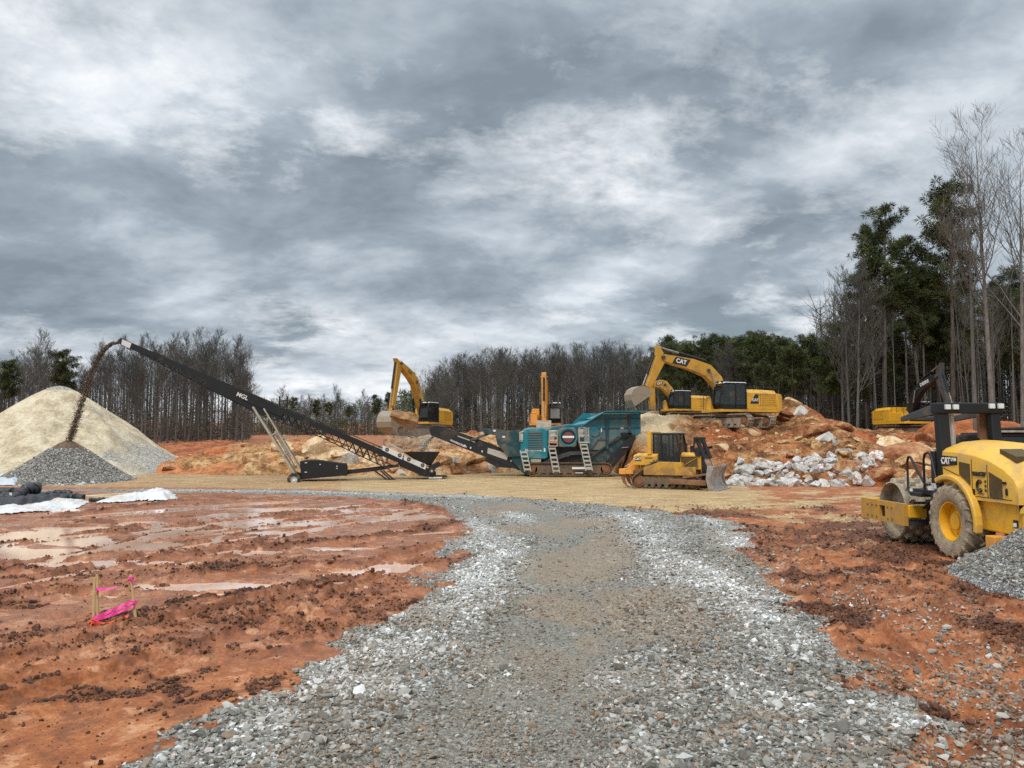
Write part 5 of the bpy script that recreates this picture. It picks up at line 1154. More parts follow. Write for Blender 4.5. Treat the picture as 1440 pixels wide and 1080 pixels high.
# big rubble mound on the right
cr = crest_fn([(872, 672, 51), (884, 640, 52), (893, 603, 53.5), (908, 590, 56), (935, 588, 57), (968, 589, 57), (1000, 601, 55), (1035, 608, 54), (1070, 604, 56), (1090, 588, 58), (1104, 568, 60), (1122, 573, 60), (1150, 590, 60), (1180, 603, 60), (1212, 608, 60), (1245, 606, 60), (1280, 612, 60), (1320, 612, 60), (1380, 618, 60), (1480, 630, 60)])
toeR = lambda X: np.interp(X, [7, 8.5, 11, 14, 18, 23, 30], [48.5, 46.5, 45.5, 44.5, 44.0, 43.5, 42])
mound_h = bank_height(cr, toeR, lambda X: np.interp(X, [18, 26, 29], [4.5, 6, 17]), 7, 1.25, 201)
def mound_attr(X, Y, Z):
    px, py = to_px(X, Y, Z); n = fbm(X*.4, Y*.4, 4, 231)
    red = np.clip(.75*ss(1150, 1215, px)*ss(.38, .55, n)+.9*ss(45, 18, np.abs(px-1020))*ss(16, 4, np.abs(py-612))+.8*ss(25, 10, np.abs(py-660))*ss(60, 25, np.abs(px-1075))*ss(.45, .6, n)+.10+.35*ss(.44, .62, n), 0, 1)
    return dict(red=red, pale=ss(975, 930, px)*ss(632, 600, py-(px-890)*.2)*ss(.30, .5, n+.1)*.9)
mound = heap('rubble_mound', 6, 46, 42, 88, 480, 400, mound_h, RUBBLE, 'large brown and red mound of soil and blasted rock under the biggest yellow excavator', 'dirt mound', attr=mound_attr)
def table(f, x0, x1, y0, y1, st):
    xs, ys = np.arange(x0, x1+st, st), np.arange(y0, y1+st, st); X, Y = np.meshgrid(xs, ys); T = f(X, Y)
    def look(x, y):
        a = min(max((x-x0)/st, 0), len(xs)-1.001); b = min(max((y-y0)/st, 0), len(ys)-1.001); i, j = int(a), int(b); u, v = a-i, b-j
        return float(T[j, i]*(1-u)*(1-v)+T[j, i+1]*u*(1-v)+T[j+1, i]*(1-u)*v+T[j+1, i+1]*u*v)
    return look
mz = table(lambda X, Y: np.maximum(ground_fields(X, Y)[0], mound_h(X, Y)), 5, 47, 40, 90, .12)
gfar = table(lambda X, Y: ground_fields(X, Y)[0], -130, 130, 46, 310, 1.0)
# tan bank behind the conveyor
cr2 = crest_fn([(205, 672, 56), (228, 655, 58), (262, 640, 60), (300, 634, 62), (345, 630, 62), (385, 624, 60), (430, 620, 59), (470, 628, 59), (520, 640, 58), (548, 628, 60), (580, 618, 63), (640, 612, 65), (700, 612, 65), (735, 618, 64), (770, 632, 62), (800, 650, 60)])
toe2 = lambda X: np.interp(X, [-28, -22, -14, -8, 0, 4], [53, 52.5, 52, 52.5, 54.5, 56])
bank_h = bank_height(cr2, toe2, lambda X: np.interp(X, [-17, -14, -3, 0], [5, 15, 15, 5]), 8, .85, 301)
bank = heap('rubble_bank', -30, 6, 50, 92, 460, 320, bank_h, BANKSOIL, 'long tan and orange bank of broken ground behind the black stacking conveyor', 'dirt bank',
            attr=lambda X, Y, Z: dict(red=.6*ss(-15, -20, X)*ss(.4, .55, fbm(X*.3, Y*.3, 4, 331))+.3*ss(.5, .62, fbm(X*.4, Y*.4, 4, 333)), pale=.45*ss(.52, .64, fbm(X*.5, Y*.5, 4, 335))*ss(-20, -12, X)))
bz = table(lambda X, Y: np.maximum(ground_fields(X, Y)[0], bank_h(X, Y)), -31, 8, 49, 93, .12)
cr3 = crest_fn([(120, 640, 84), (190, 630, 84), (250, 624, 86), (290, 621, 86), (330, 625, 88), (380, 625, 88), (440, 630, 88)])
heap('red_clay_bank', -50, -20, 72, 100, 220, 120, bank_height(cr3, lambda X: 72+0*X, 4, 8, .5, 401), REDSOIL, 'low dark red clay bank below the bare trees right of the largest stone pile', 'clay bank')
cr4 = crest_fn([(630, 622, 88), (680, 608, 88), (720, 607, 88), (760, 609, 88), (800, 612, 88), (860, 618, 88)])
heap('red_clay_bank', -9, 13, 78, 104, 200, 120, bank_height(cr4, lambda X: 78+0*X, 4, 8, .5, 421), REDSOIL, 'low brown clay bank behind the teal crusher, below the far trees', 'clay bank')
cr5 = crest_fn([(1295, 612, 66), (1325, 596, 66), (1345, 583, 67), (1372, 585, 67), (1392, 593, 67), (1410, 592, 67), (1430, 597, 67), (1475, 610, 67), (1520, 620, 67)])
heap('red_clay_heap', 34, 52, 58, 80, 200, 140, bank_height(cr5, lambda X: 60+0*X, 2, 5, .5, 441), heap_mat('orange_clay', (.50, .175, .060), (.38, .115, .036), (.20, .055, .02)), 'bright orange red clay heap seen through the roll bar of the roller', 'clay heap')
# stockpiles
def cone(cx, cy, zb, H, Rr, seed, top=.6, ex=1.0, rill=.12):
    def hf(X, Y):
        a = np.arctan2(Y-cy, X-cx); r = np.hypot((X-cx)*ex, Y-cy)*(1+.07*(fbm(np.cos(a)*1.5+9, np.sin(a)*1.5, 3, seed)-.5)*2+.06*(fbm(a*5, np.hypot(X-cx, Y-cy)*.4, 4, seed+8)-.5)*2); rr = np.sqrt(r*r+top*top)-top*.55
        z = zb+H*(1-rr/Rr); foot = ss(.72, 1.0, rr/Rr); z = z+foot*.06*H*(rr/Rr-.72)/.28
        rl = (fbm(a*9+X*.1, r*.35, 4, seed+4)-.5)*rill*ss(.3, 2.0, r)
        return z+rl+.05*(fbm(X*4, Y*4, 4, seed+5)-.5)
    return hf
PILE = heap_mat('screenings', (.70, .61, .44), (.56, .465, .315), (.38, .30, .185), grey=(.27, .265, .24))
pcx, pcy = at(85, 538, 58).x, 58.0
ph = cone(pcx, pcy, .3, at(85, 537, 58).z-.3, 8.9, 501, .9)
def pile_attr(X, Y, Z):
    a = np.degrees(np.arctan2(Y-pcy, X-pcx)); r = np.hypot(X-pcx, Y-pcy); n = fbm(X*.35, Y*.35+Z*.3, 4, 511)
    g = ss(-62, -20, a+18*(n-.5))*ss(38, 10, a)*ss(3.0, 7.0, r+5*(n-.5))*.62+ss(1.5, .7, r)*.8
    return dict(grey=np.clip(g+.3*ss(.55, .66, n), 0, 1))
pile = heap('crushed_stone_pile', pcx-11, pcx+11, pcy-11, pcy+11, 320, 320, ph, PILE, 'largest pale tan cone of crushed stone beneath the tip of the conveyor', 'stone pile', attr=pile_attr)
def agg_mat(name, vs_):
  t = NT(name); p = t.node('ShaderNodeNewGeometry').outputs['Position']; v1 = t.voro(p, vs_); s1 = t.node('ShaderNodeSeparateColor'); t.l(v1.outputs['Color'], s1.inputs[0])
  c_ = t.ramp(s1.outputs[0], [(0, (.07, .068, .06)), (.4, (.20, .197, .18)), (.75, (.36, .36, .335)), (1, (.66, .66, .63))])
  br_ = t.ramp(t.noise(p, 6, 5, .7), [(.35, (.075, .046, .026)), (.65, (.21, .135, .08))])
  c_ = t.mix(t.rng(t.math('ADD', t.attr('red'), t.math('MULTIPLY', t.noise(p, 3, 4), .3)), .5, .8), c_, br_)
  return t.set(c_, .85, 0, t.bump(v1.outputs['Distance'], 1, .06))
AGG = agg_mat('grey_aggregate', 9); AGGF = agg_mat('grey_gravel', 30)
qx, qy = at(96, 618, 48.2).x, 48.2
qh = cone(qx, qy, -.1, at(96, 617, 48.2).z+.1, 4.0, 521, .25, 1.0, .06)
heap('grey_aggregate_pile', qx-5, qx+5, qy-5, qy+5, 220, 220, qh, AGG, 'small grey aggregate cone catching the falling stone in front of the largest pile', 'stone pile',
     attr=lambda X, Y, Z: dict(red=np.clip(ss(1.5, .9, np.hypot(X-qx, Y-qy)+(fbm(X, Y, 3, 5)-.5))+ss(28, 10, np.abs(np.degrees(np.arctan2(Y-qy, X-qx))-(-163))), 0, 1)))
rx, ry = 11.75, 13.5
rh = cone(rx, ry, -.05, 2.95, 3.35, 541, .3, 1.0, .08)
rp = heap('gravel_pile', rx-4.2, rx+4.2, ry-4.2, ry+4.2, 300, 300, rh, AGGF, 'grey gravel pile in front of the rear tyre of the roller', 'gravel pile')
g = np.random.default_rng(77); n = 26000; a = g.uniform(0, 2*math.pi, n); r_ = 3.5*np.sqrt(g.random(n)); X_, Y_ = rx+r_*np.cos(a), ry+r_*np.sin(a); Z_ = rh(X_, Y_); G_ = ground_fields(X_, Y_)[0]; k = Z_ > G_-.05
X_, Y_, Z_ = X_[k], Y_[k], Z_[k]
low_ = np.clip((1.2-Z_)/1.2, 0, 1)
me = scatter_mesh('loose_stones', np.stack([X_, Y_, Z_], -1), .5*g.lognormal(math.log(.034), .40, len(X_))*(.8+.5*low_), GRAVEL_M, 9, (.36, .75), .4, dict(tone=np.clip(g.beta(2, 2.7, len(X_))*.8+.12*low_, 0, 1), stain=(g.random(len(X_)) < .12)*.7))
o = link('loose_stones', me, rp); o['kind'] = 'stuff'
# stone on the small aggregate cone
n = 16000; a = g.uniform(-math.pi, 0.3, n); r_ = 4.0*np.sqrt(g.random(n)); X_, Y_ = qx+r_*np.cos(a), qy+r_*np.sin(a); Z_ = qh(X_, Y_); k = (Z_ > ground_fields(X_, Y_)[0]-.03) & (np.abs(np.degrees(a)+163) > 18) & (r_ > 1.0)
X_, Y_, Z_ = X_[k], Y_[k], Z_[k]
me = scatter_mesh('loose_stones', np.stack([X_, Y_, Z_], -1), .5*g.lognormal(math.log(.075), .3, len(X_)), GRAVEL_M, 10, (.5, .9), .3, dict(tone=np.clip(g.beta(1.8, 2.2, len(X_))*.95, 0, 1), stain=(g.random(len(X_)) < .1)*.6))
bpy.data.objects['grey_aggregate_pile']; o = link('loose_stones', me, bpy.data.objects['grey_aggregate_pile']); o['kind'] = 'stuff'
# ------------------------------------------------------------------ rocks, each one a thing
def rock_mat(name, stops, vein=None):
    t = NT(name); v = t.coord('Object'); gq = t.node('ShaderNodeNewGeometry'); oi = t.node('ShaderNodeObjectInfo')
    a = t.noise(v, 1.1, 6, .65, .6); b = t.noise(v, 7, 5, .7)
    k = t.math('ADD', t.math('MULTIPLY', a, .6), t.math('MULTIPLY', b, .4)); k = t.math('ADD', k, t.rng(oi.outputs['Random'], 0, 1, -.07, .07))
    c = t.ramp(k, stops)
    if vein: c = t.mix(t.rng(t.math('ADD', t.noise(v, 1.7, 5, .7), t.rng(oi.outputs['Random'], 0, 1, -.10, .10)), .55, .66), c, vein)
    return t.set(c, .88, 0, t.bump(b, .6, .06), .3)
WROCK = rock_mat('white_granite', [(.37, (.27, .225, .17)), (.45, (.46, .445, .41)), (.57, (.71, .71, .69))], (.36, .19, .10))
TROCK = rock_mat('tan_boulder', [(.36, (.20, .085, .032)), (.46, (.42, .23, .095)), (.56, (.64, .46, .26)), (.66, (.74, .66, .50))])
RROCK = rock_mat('red_brown_boulder', [(.36, (.13, .045, .018)), (.47, (.28, .105, .042)), (.58, (.46, .25, .12)), (.68, (.62, .48, .33))])
GROCK = rock_mat('grey_boulder', [(.36, (.22, .17, .12)), (.48, (.42, .38, .32)), (.60, (.62, .59, .53))])
def rock_mesh(seed, mat, cuts=11, flat=(1, 1, 1), sub=3):
    g = np.random.default_rng(seed); bm = bmesh.new(); bmesh.ops.create_icosphere(bm, subdivisions=sub, radius=1.0)
    V = np.array([v.co[:] for v in bm.verts])
    for i in range(cuts):
        nv = g.normal(size=3); nv /= np.linalg.norm(nv); dd = V @ nv-g.uniform(.45, .82); V = V-np.maximum(dd, 0)[:, None]*nv
    V = V*np.array(flat)*(1+.05*(fbm(V[:, 0]*2+seed, V[:, 1]*2+V[:, 2]*1.7, 3, seed)-.5)[:, None])
    for v, q in zip(bm.verts, V): v.co = q
    me = bpy.data.meshes.new('rock'); bm.to_mesh(me); bm.free(); me.materials.append(mat)
    me.polygons.foreach_set('use_smooth', [True]*len(me.polygons)); me.set_sharp_from_angle(angle=R(16)); return me
WM = [rock_mesh(10+i, WROCK, 12, f) for i, f in enumerate([(1.1, .9, .8), (1, .8, .95), (1.25, .8, .62), (.9, .9, 1.0), (1.3, .9, .75), (1, 1, .6)])]
TM = [rock_mesh(30+i, TROCK, 12, f) for i, f in enumerate([(1.1, .9, .8), (1.35, .9, .6), (1, .9, .95), (1.2, 1, .7)])]
RM = [rock_mesh(50+i, RROCK, 11, f) for i, f in enumerate([(1.2, .9, .7), (1.5, .9, .5), (1, .9, .9), (1.15, 1, .75)])]
GM = [rock_mesh(70+i, GROCK, 11, f) for i, f in enumerate([(1.2, .9, .7), (1, .9, .95)])]
rr = random.Random(11)
def rock(me, x, y, z, s, label, group=None, name='rock', rot=None):
    o = link(name, me); o.location = (x, y, z); o.scale = (s*rr.uniform(.9, 1.1),)*3 if rot is None else (s, s, s)
    o.rotation_euler = rot or (rr.uniform(-.5, .5), rr.uniform(-.5, .5), rr.uniform(0, 6.28)); return tag(o, label, 'rock', group)
spots = []
while len(spots) < 104:                                              # white rip-rap along the foot of the mound
    u = rr.random(); px = 1030+205*u; Y = 44.2+rr.random()*2.5-.6*u
    X = at(px, 660, Y).x; s = rr.choice([.20, .28, .36, .44, .52, .62])*rr.uniform(.85, 1.1)
    if all(math.hypot(X-a, Y-b) > .52*(s+c) for a, b, c in spots): spots.append((X, Y, s))
for X, Y, s in spots: rock(rr.choice(WM), X, Y, mz(X, Y)+s*.28, s, 'broken white rock in the heap along the foot of the rubble mound', 'white rocks along the foot of the rubble mound')
for i in range(26):
    X, Y, s = spots[rr.randrange(len(spots))]; X += rr.uniform(-.3, .3); Y += rr.uniform(.0, .5); s2 = rr.uniform(.3, .46); rock(rr.choice(WM), X, Y, mz(X, Y)+s*.75, s2, 'broken white rock in the heap along the foot of the rubble mound', 'white rocks along the foot of the rubble mound')
for px, py, s, L in ((1147, 686, .38, 'single pale grey rock lying in front of the white rock heap'), (1105, 634, .42, 'pointed tan rock standing upright on the slope above the white rocks'), (1117, 648, .4, 'round pale tan rock topping the white rock heap')):
    q = ground_at(px, py) if py > 670 else None
    Y = 43.6 if py > 670 else 48.5; X = at(px, py, Y).x; rock(WM[1] if py > 640 and py > 670 else TM[2], X, Y, mz(X, Y)+s*.3, s, L)
def surface_rock(px, py, fz, lo, hi):
    """first point along the line of sight where the bank surface reaches it"""
    best = lo
    for Y in np.arange(lo, hi, .25):
        p = at(px, py, Y)
        if fz(p.x, Y) > p.z: return p
    return at(px, py, hi)
BIG = [(1053, 610, .95, TM[0], 'square tan boulder sticking out of the slope under the biggest excavator'), (1213, 646, .75, TM[0], 'tan boulder on the red slope left of the roller handrails'), (1196, 660, 1.0, RM[1], 'long pinkish slab leaning at the end of the white rocks'),
       (1258, 632, 1.15, TM[2], 'pale tan boulder directly below the tracks of the black boomed excavator'), (1262, 648, 1.7, RM[1], 'big dark brown slab with a pale edge left of the roller handrails'), (1284, 656, 1.5, TM[1], 'big half buried boulder with a pale underside behind the roller handrails'),
       (1293, 668, 1.05, RM[2], 'round brown boulder behind the roller handrails, below the larger ones'), (1303, 640, 1.0, TM[3], 'light boulder between the two handrail loops of the roller'), (1312, 652, .9, RM[0], 'brown boulder beside the left roll bar post of the roller'), (1316, 668, .8, TM[0], 'pale boulder low behind the roller step'),
       (1232, 672, .9, RM[1], 'flat red slab lying above the right end of the white rocks'), (1110, 572, 1.1, TM[1], 'flat tan rock capping the highest point of the rubble mound'), (1127, 581, .9, GM[0], 'pale grey slab just right of the top of the rubble mound'), (1140, 612, 1.3, RM[1], 'long pinkish slab half way down the right side of the rubble mound'), (1165, 618, .8, GM[0], 'grey slab on the right shoulder of the rubble mound'),
       (1190, 640, .6, WM[0], 'small white rock on the red gully right of the rubble mound'), (1242, 640, .8, RM[0], 'dark brown rock beside the pale boulder below the tracks')]
for px, py, s, me, L in BIG:
    p = surface_rock(px, py, mz, 43, 62); rock(me, p.x, p.y+.15, p.z+.05*s, s, L, None, 'boulder', (rr.uniform(-.3, .3), rr.uniform(-.3, .3), rr.uniform(-.6, .6)))
for i in range(26):
    px, py = rr.uniform(1000, 1330), rr.uniform(576, 650); p = surface_rock(px, py, mz, 43, 64)
    if p.y < 61: rock(rr.choice(TM+RM+RM), p.x, p.y+.1, p.z-.05, rr.uniform(.45, .85), 'broken slab showing in the face of the rubble mound', 'slabs showing in the rubble mound', 'boulder')
for i in range(190):                                                  # stones showing in the mound
    px, py = rr.uniform(985, 1330), rr.uniform(572, 672); p = surface_rock(px, py, mz, 43, 64); s = rr.choice([.14, .18, .24, .34, .45]); 
    if p.y > 61: continue
    me = rr.choice(TM+RM+[GM[0]]+TM); rock(me, p.x, p.y, p.z, s, 'small stone showing in the face of the rubble mound', 'stones showing in the rubble mound')
BIG2 = [(402, 634, 1.55, TM[0], 'big pale boulder on the bank just right of the conveyor legs'), (437, 633, 1.7, TM[2], 'largest rounded tan boulder on the bank above the black power unit'), (470, 640, 1.2, TM[1], 'orange tan boulder right of the largest one on the bank'), (492, 652, 1.3, GM[1], 'upright grey boulder on the bank behind the lattice of the conveyor'), (512, 650, 1.0, TM[3], 'tan boulder beside the upright grey one'),
        (455, 652, .9, TM[1], 'flat pale slab just above the black power unit'), (529, 640, .9, RM[0], 'brown boulder behind the middle of the conveyor lattice'), (545, 622, .9, RM[2], 'brown boulder at the left of the excavator bucket'), (360, 648, 1.0, TM[3], 'orange boulder on the bank left of the conveyor legs'), (320, 642, .5, GM[0], 'grey flat rock on the bank left of the conveyor legs'),
        (660, 648, 1.5, TM[1], 'pale yellow boulder on the bank below the discharge conveyor of the crusher'), (640, 662, .7, RM[0], 'red brown rock at the foot of the bank beside the feed hopper'), (690, 660, 1.0, GM[0], 'grey tan rock on the bank below the discharge conveyor'), (715, 628, .9, TM[0], 'tan rock between the discharge conveyor and its support arm'), (625, 652, .9, TM[2], 'rusty tan boulder right of the conveyor feed hopper'), (700, 614, .8, TM[1], 'tan rock on the crest above the discharge conveyor'), (668, 612, .7, RM[0], 'brown rock on the crest left of the support arm')]
for px, py, s, me, L in BIG2:
    p = surface_rock(px, py, bz, 50, 66); rock(me, p.x, p.y+.3*s, p.z-.1*s, s, L, None, 'boulder', (rr.uniform(-.3, .3), rr.uniform(-.3, .3), rr.uniform(-.8, .8)))
for i in range(110):
    px, py = rr.uniform(225, 770), rr.uniform(612, 668); p = surface_rock(px, py, bz, 50, 68); s = rr.choice([.14, .2, .28, .38, .5])
    if p.y > 66: continue
    rock(rr.choice(TM+RM+[GM[0]]), p.x, p.y, p.z, s, 'small stone showing in the long tan bank', 'stones showing in the long bank')
p = at(574, 591, 65); rock(rock_mesh(91, rock_mat('ochre_boulder', [(.36, (.13, .06, .025)), (.47, (.30, .165, .07)), (.58, (.44, .27, .13)), (.68, (.56, .42, .26))]), 17, (1.2, .95, .9)), p.x, 65, p.z, 1.35, 'huge rounded orange tan boulder in front of the tracks of the left excavator', None, 'boulder', (.1, .2, .4))
# ------------------------------------------------------------------ stakes and ribbon
WOOD = pmat('stake_wood', (.56, .40, .19), .75, 0, .25, 8, .2, (.3, .16, .07), 6, bump=.2, bscale=30)
PINK = pmat('pink_ribbon', (.88, .07, .33), .45, 0, .1, 4); ORNG = pmat('orange_ribbon', (.85, .13, .06), .6, 0, .15, 4)
S_ = []
for px, py, top, pt, L in ((131, 882, 812, 133, 'front left wooden stake of the pink ribbon enclosure'), (137.5, 874, 808, 136.5, 'wooden stake standing just behind the front left one'), (191.5, 878, 808, 184, 'right hand wooden stake leaning left, with pink ribbon tied near its top')):
    b = ground_at(px, py); b.z = gz(b.x, b.y); tp = at(pt, top, b.y)
    root = empty('survey_stake', b, 0, L, 'stake'); m = MB(); d = tp-b; m.beam((0, 0, -.1), tuple(d), .036, .022, 0, (0, 1, 0)); m.build('lath', WOOD, root, bevel=.003); S_.append((b, tp, root))
def on(i, f): return S_[i][0].lerp(S_[i][1], f)+Vector((0, -.025, 0))
def ribbon_mesh(name, pts, wdt, mat, label, sag=0, tw=0):
    m = MB(); n = 16; L = []
    for i in range(n+1):
        f = i/n*(len(pts)-1); k = min(int(f), len(pts)-2); p = Vector(pts[k]).lerp(Vector(pts[k+1]), f-k); p.z -= sag*4*(i/n)*(1-i/n)
        a = tw*i/n+.25*math.sin(i*1.3); L.append((p, Vector((0, math.sin(a), math.cos(a)))*wdt/2))
    V = []
    for p, u in L: V += [p-u, p+u, p+u+Vector((0, .002, 0)), p-u+Vector((0, .002, 0))]
    m.loft([V[i*4:i*4+4] for i in range(n+1)]); return tag(m.build(name, mat), label, 'ribbon')
def knot(i, f, mat, par_name, label, n=7):
    m = MB(); p = on(i, f); r2 = random.Random(i*7+int(f*100))
    for k in range(3): m.tube([(p.x+.032*math.cos(a), p.y+.025+.03*math.sin(a), p.z+.016*k-.02) for a in np.linspace(0, 6.3, 10)], .007, 6)
    for k in range(n):
        q = p+Vector((r2.uniform(-.07, .07), r2.uniform(-.05, .02), r2.uniform(-.10, .03))); m.beam(p, q, .022, .004)
    return tag(m.build(par_name, mat), label, 'ribbon')
ribbon_mesh('ribbon', [on(1, .66), on(2, .90)], .035, PINK, 'upper pink ribbon sagging between the stakes', .05, 2)
ribbon_mesh('ribbon', [on(0, .10), on(2, .38)], .05, PINK, 'upper of the two bright pink ribbons slanting low across the stakes', .0, .4)
ribbon_mesh('ribbon', [on(0, .07), on(2, .28)], .05, PINK, 'lower of the two bright pink ribbons slanting low across the stakes', .015, .3)
pz = on(2, .0); ribbon_mesh('ribbon', [on(0, .05), on(0, .0)*.7+pz*.3+Vector((0, 0, -.02)), pz+Vector((-.10, 0, .02))], .07, ORNG, 'loose orange ribbon drooping on the mud between the stakes', .03, .5)
knot(1, .66, PINK, 'ribbon_knot', 'pink ribbon knot with a hanging tail on the stake behind the front left one', 4); knot(0, .06, ORNG, 'ribbon_knot', 'tangle of orange ribbon round the foot of the front left stake', 12); knot(2, .92, PINK, 'ribbon_knot', 'pink knot at the top of the leaning right stake', 2); knot(2, .36, PINK, 'ribbon_knot', 'pink knot half way down the leaning right stake', 2)
# ------------------------------------------------------------------ pipes, sheeting and timber at the left
PLA = pmat('black_plastic', (.012, .013, .015), .38, 0, .3, 2, .2, (.12, .10, .08), 2, bump=.5, bscale=10)
SHEET = pmat('white_sheeting', (.66, .67, .66), .42, 0, .08, 2, .40, (.45, .32, .22), 1.2)
TIM = pmat('pale_timber', (.66, .52, .31), .7, 0, .15, 3)
def drape(name, outline, hmax, mat, label, cat, seed, res=90, fold=.16):
    """crumpled sheet lying on the ground inside an outline given in photo pixels"""
    P_ = [ground_at(a, b) for a, b in outline]; xs = [p.x for p in P_]; ys = [p.y for p in P_]
    X, Y = np.meshgrid(np.linspace(min(xs)-.3, max(xs)+.3, res*2), np.linspace(min(ys)-.5, max(ys)+.5, res))
    ins = np.zeros(X.shape, bool); j = len(P_)-1
    for i in range(len(P_)):
        a, b = P_[i], P_[j]; cnd = ((a.y > Y) != (b.y > Y)) & (X < (b.x-a.x)*(Y-a.y)/(b.y-a.y+1e-9)+a.x); ins ^= cnd; j = i
    dd = polydist(X, Y, [(p.x, p.y) for p in P_]+[(P_[0].x, P_[0].y)]); sd = np.where(ins, dd, -dd)+(fbm(X*2, Y*2, 3, seed+9)-.5)*.5
    e = ss(-.05, .55, sd); G = ground_fields(X, Y)[0]
    fd = np.abs(fbm(X*1.3+Y*.4, Y*1.0, 4, seed)-.5)*2; fd2 = np.abs(fbm(X*3.5, Y*2.5, 4, seed+3)-.5)*2
    Z = G+.03+e*(hmax*(.35+.8*fbm(X*.55, Y*.5, 3, seed+5))+fold*(fd-.2)+.10*(fd2-.2))
    keep = sd > -.03; idx = np.arange(X.size).reshape(X.shape); Q = np.stack([idx[:-1, :-1], idx[:-1, 1:], idx[1:, 1:], idx[1:, :-1]], -1).reshape(-1, 4); Q = Q[keep.ravel()[Q].all(1)]
    use = np.unique(Q); mp = np.zeros(X.size, int); mp[use] = np.arange(len(use))
    me = np_mesh(name, np.stack([X, Y, Z], -1).reshape(-1, 3)[use], mp[Q], [mat], True); o = link(name, me); s = o.modifiers.new('thick', 'SOLIDIFY'); s.thickness = .012; s.offset = 0
    return tag(o, label, cat)
drape('plastic_sheet', [(-30, 722), (0, 724), (60, 719), (110, 713), (126, 708), (122, 706), (60, 712), (0, 714), (-30, 714)], .22, SHEET, 'white plastic sheeting running along the front of the black pipes', 'plastic sheet', 601)
drape('plastic_sheet', [(128, 710), (170, 708), (205, 706), (236, 706), (248, 702), (244, 695), (222, 692), (205, 695), (190, 701), (150, 705)], .36, SHEET, 'bunched white plastic sheet lying at the right end beside the timbers', 'plastic sheet', 611)
drape('plastic_sheet', [(-40, 683), (-10, 684), (20, 684), (44, 682), (40, 679), (0, 678), (-40, 678)], .4, pmat('grey_sheeting', (.50, .54, .58), .3, 0, .1, 2), 'pale grey plastic sheet behind the black pipes', 'plastic sheet', 621)
def roll(label, pts, r, seed, name='plastic_roll', mat=PLA, cat='pipe roll'):
    rr_ = random.Random(seed); m = MB(); n = 24; P_ = [at(*q) for q in pts]; L = []
    for i in range(n+1):
        f = i/n*(len(P_)-1); k = min(int(f), len(P_)-2); L.append(P_[k].lerp(P_[k+1], f-k)+Vector((0, 0, rr_.uniform(-.03, .02))))
    m.tube(L, [r*(1+.10*(i % 2))*rr_.uniform(.9, 1.1) for i in range(n+1)], 14); return tag(m.build(name, mat, None, smooth=True), label, cat)
roll('upper black corrugated roll lying slantwise on top of the heap', [(22, 700, 31.5), (38, 689, 32), (52, 686, 32.5)], .24, 1)
roll('black roll lying low in front of the slanting one', [(48, 706, 31), (70, 705, 31), (88, 703, 31.2)], .15, 2); roll('short black roll with white end tags', [(84, 701, 32), (100, 700, 32), (116, 701, 32)], .18, 3)
roll('black roll at the left edge of the photo', [(-30, 702, 31.5), (0, 700, 31.5), (24, 702, 31.5)], .24, 4); roll('black roll behind the slanting one', [(-20, 694, 33), (10, 692, 33), (34, 694, 33)], .20, 5)
roll('thin black roll half hidden behind the short tagged one', [(58, 698, 33), (80, 694, 33), (98, 694, 33)], .15, 8)
roll('thin black pipe lying flat between the white sheets', [(125, 704, 32.5), (160, 702, 33), (205, 699, 34)], .10, 6, 'plastic_pipe', PLA, 'pipe')
drape('plastic_sheet', [(-20, 716), (30, 716), (70, 711), (112, 706), (118, 700), (60, 700), (0, 700), (-20, 702)], .34, PLA, 'crumpled black plastic sheet under the black rolls', 'plastic sheet', 631, 90, .3)
for i, (a, b, L) in enumerate((((118, 700, 34), (182, 697.5, 35), 'longer pale timber lying behind the sheets'), ((116, 704, 32.6), (160, 703, 33), 'shorter pale timber lying nearer the white sheet'))):
    m = MB(); p, q = at(*a), at(*b); p.z = gz(p.x, p.y)+.12+.05*i; q.z = gz(q.x, q.y)+.12+.05*i; m.beam(p, q, .24, .10); tag(m.build('timber', TIM, None, bevel=.01), L, 'timber')
m = MB()
for a in (90, 93.5): p = at(a, 703, 31.8); m.box(p, (.05, .02, .16))
for a, b in ((15, 695), (8, 712)): m.box(at(a, b, 31.0), (.10, .02, .12))
tag(m.build('paper_tag', LTR), 'white paper tags on the black rolls', 'paper tag')
# ------------------------------------------------------------------ falling material and dust
def stream(name, pts, n, spread, size, stops, label, seed, Y):
    g = np.random.default_rng(seed); P_ = [np.array(at(a, b, y)) for a, b, y in pts]; f = g.random(n)*(len(P_)-1); k = f.astype(int).clip(0, len(P_)-2); w_ = (f-k)[:, None]
    A = np.array(P_); pos = A[k]*(1-w_)+A[k+1]*w_; sp = np.interp(f, range(len(P_)), spread); pos = pos+g.normal(size=(n, 3))*sp[:, None]*np.array([1, 1, .8])
    me = scatter_mesh(name, pos, .5*g.lognormal(math.log(size), .4, n), stone_mat(name+'_stone', stops), seed, (.6, 1), .3, dict(tone=g.random(n), stain=g.random(n)*.2), .55)
    return tag(link(name, me), label, 'falling stone', kind='stuff')
stream('falling_stone', [(166, 482, 46.2), (158, 483, 46.4), (150, 488, 46.6), (141, 499, 46.8), (132, 516, 47), (124, 538, 47.3), (116, 562, 47.5), (109, 585, 47.8), (103, 604, 48), (98, 619, 48.2)], 9500, [.03, .05, .06, .08, .09, .10, .11, .11, .11, .11], .034,
       [(0, (.05, .034, .022)), (.5, (.12, .082, .055)), (.85, (.24, .175, .125)), (1, (.44, .38, .32))], 'brown crushed stone falling in an arc from the conveyor head onto the small grey cone', 5, 46)
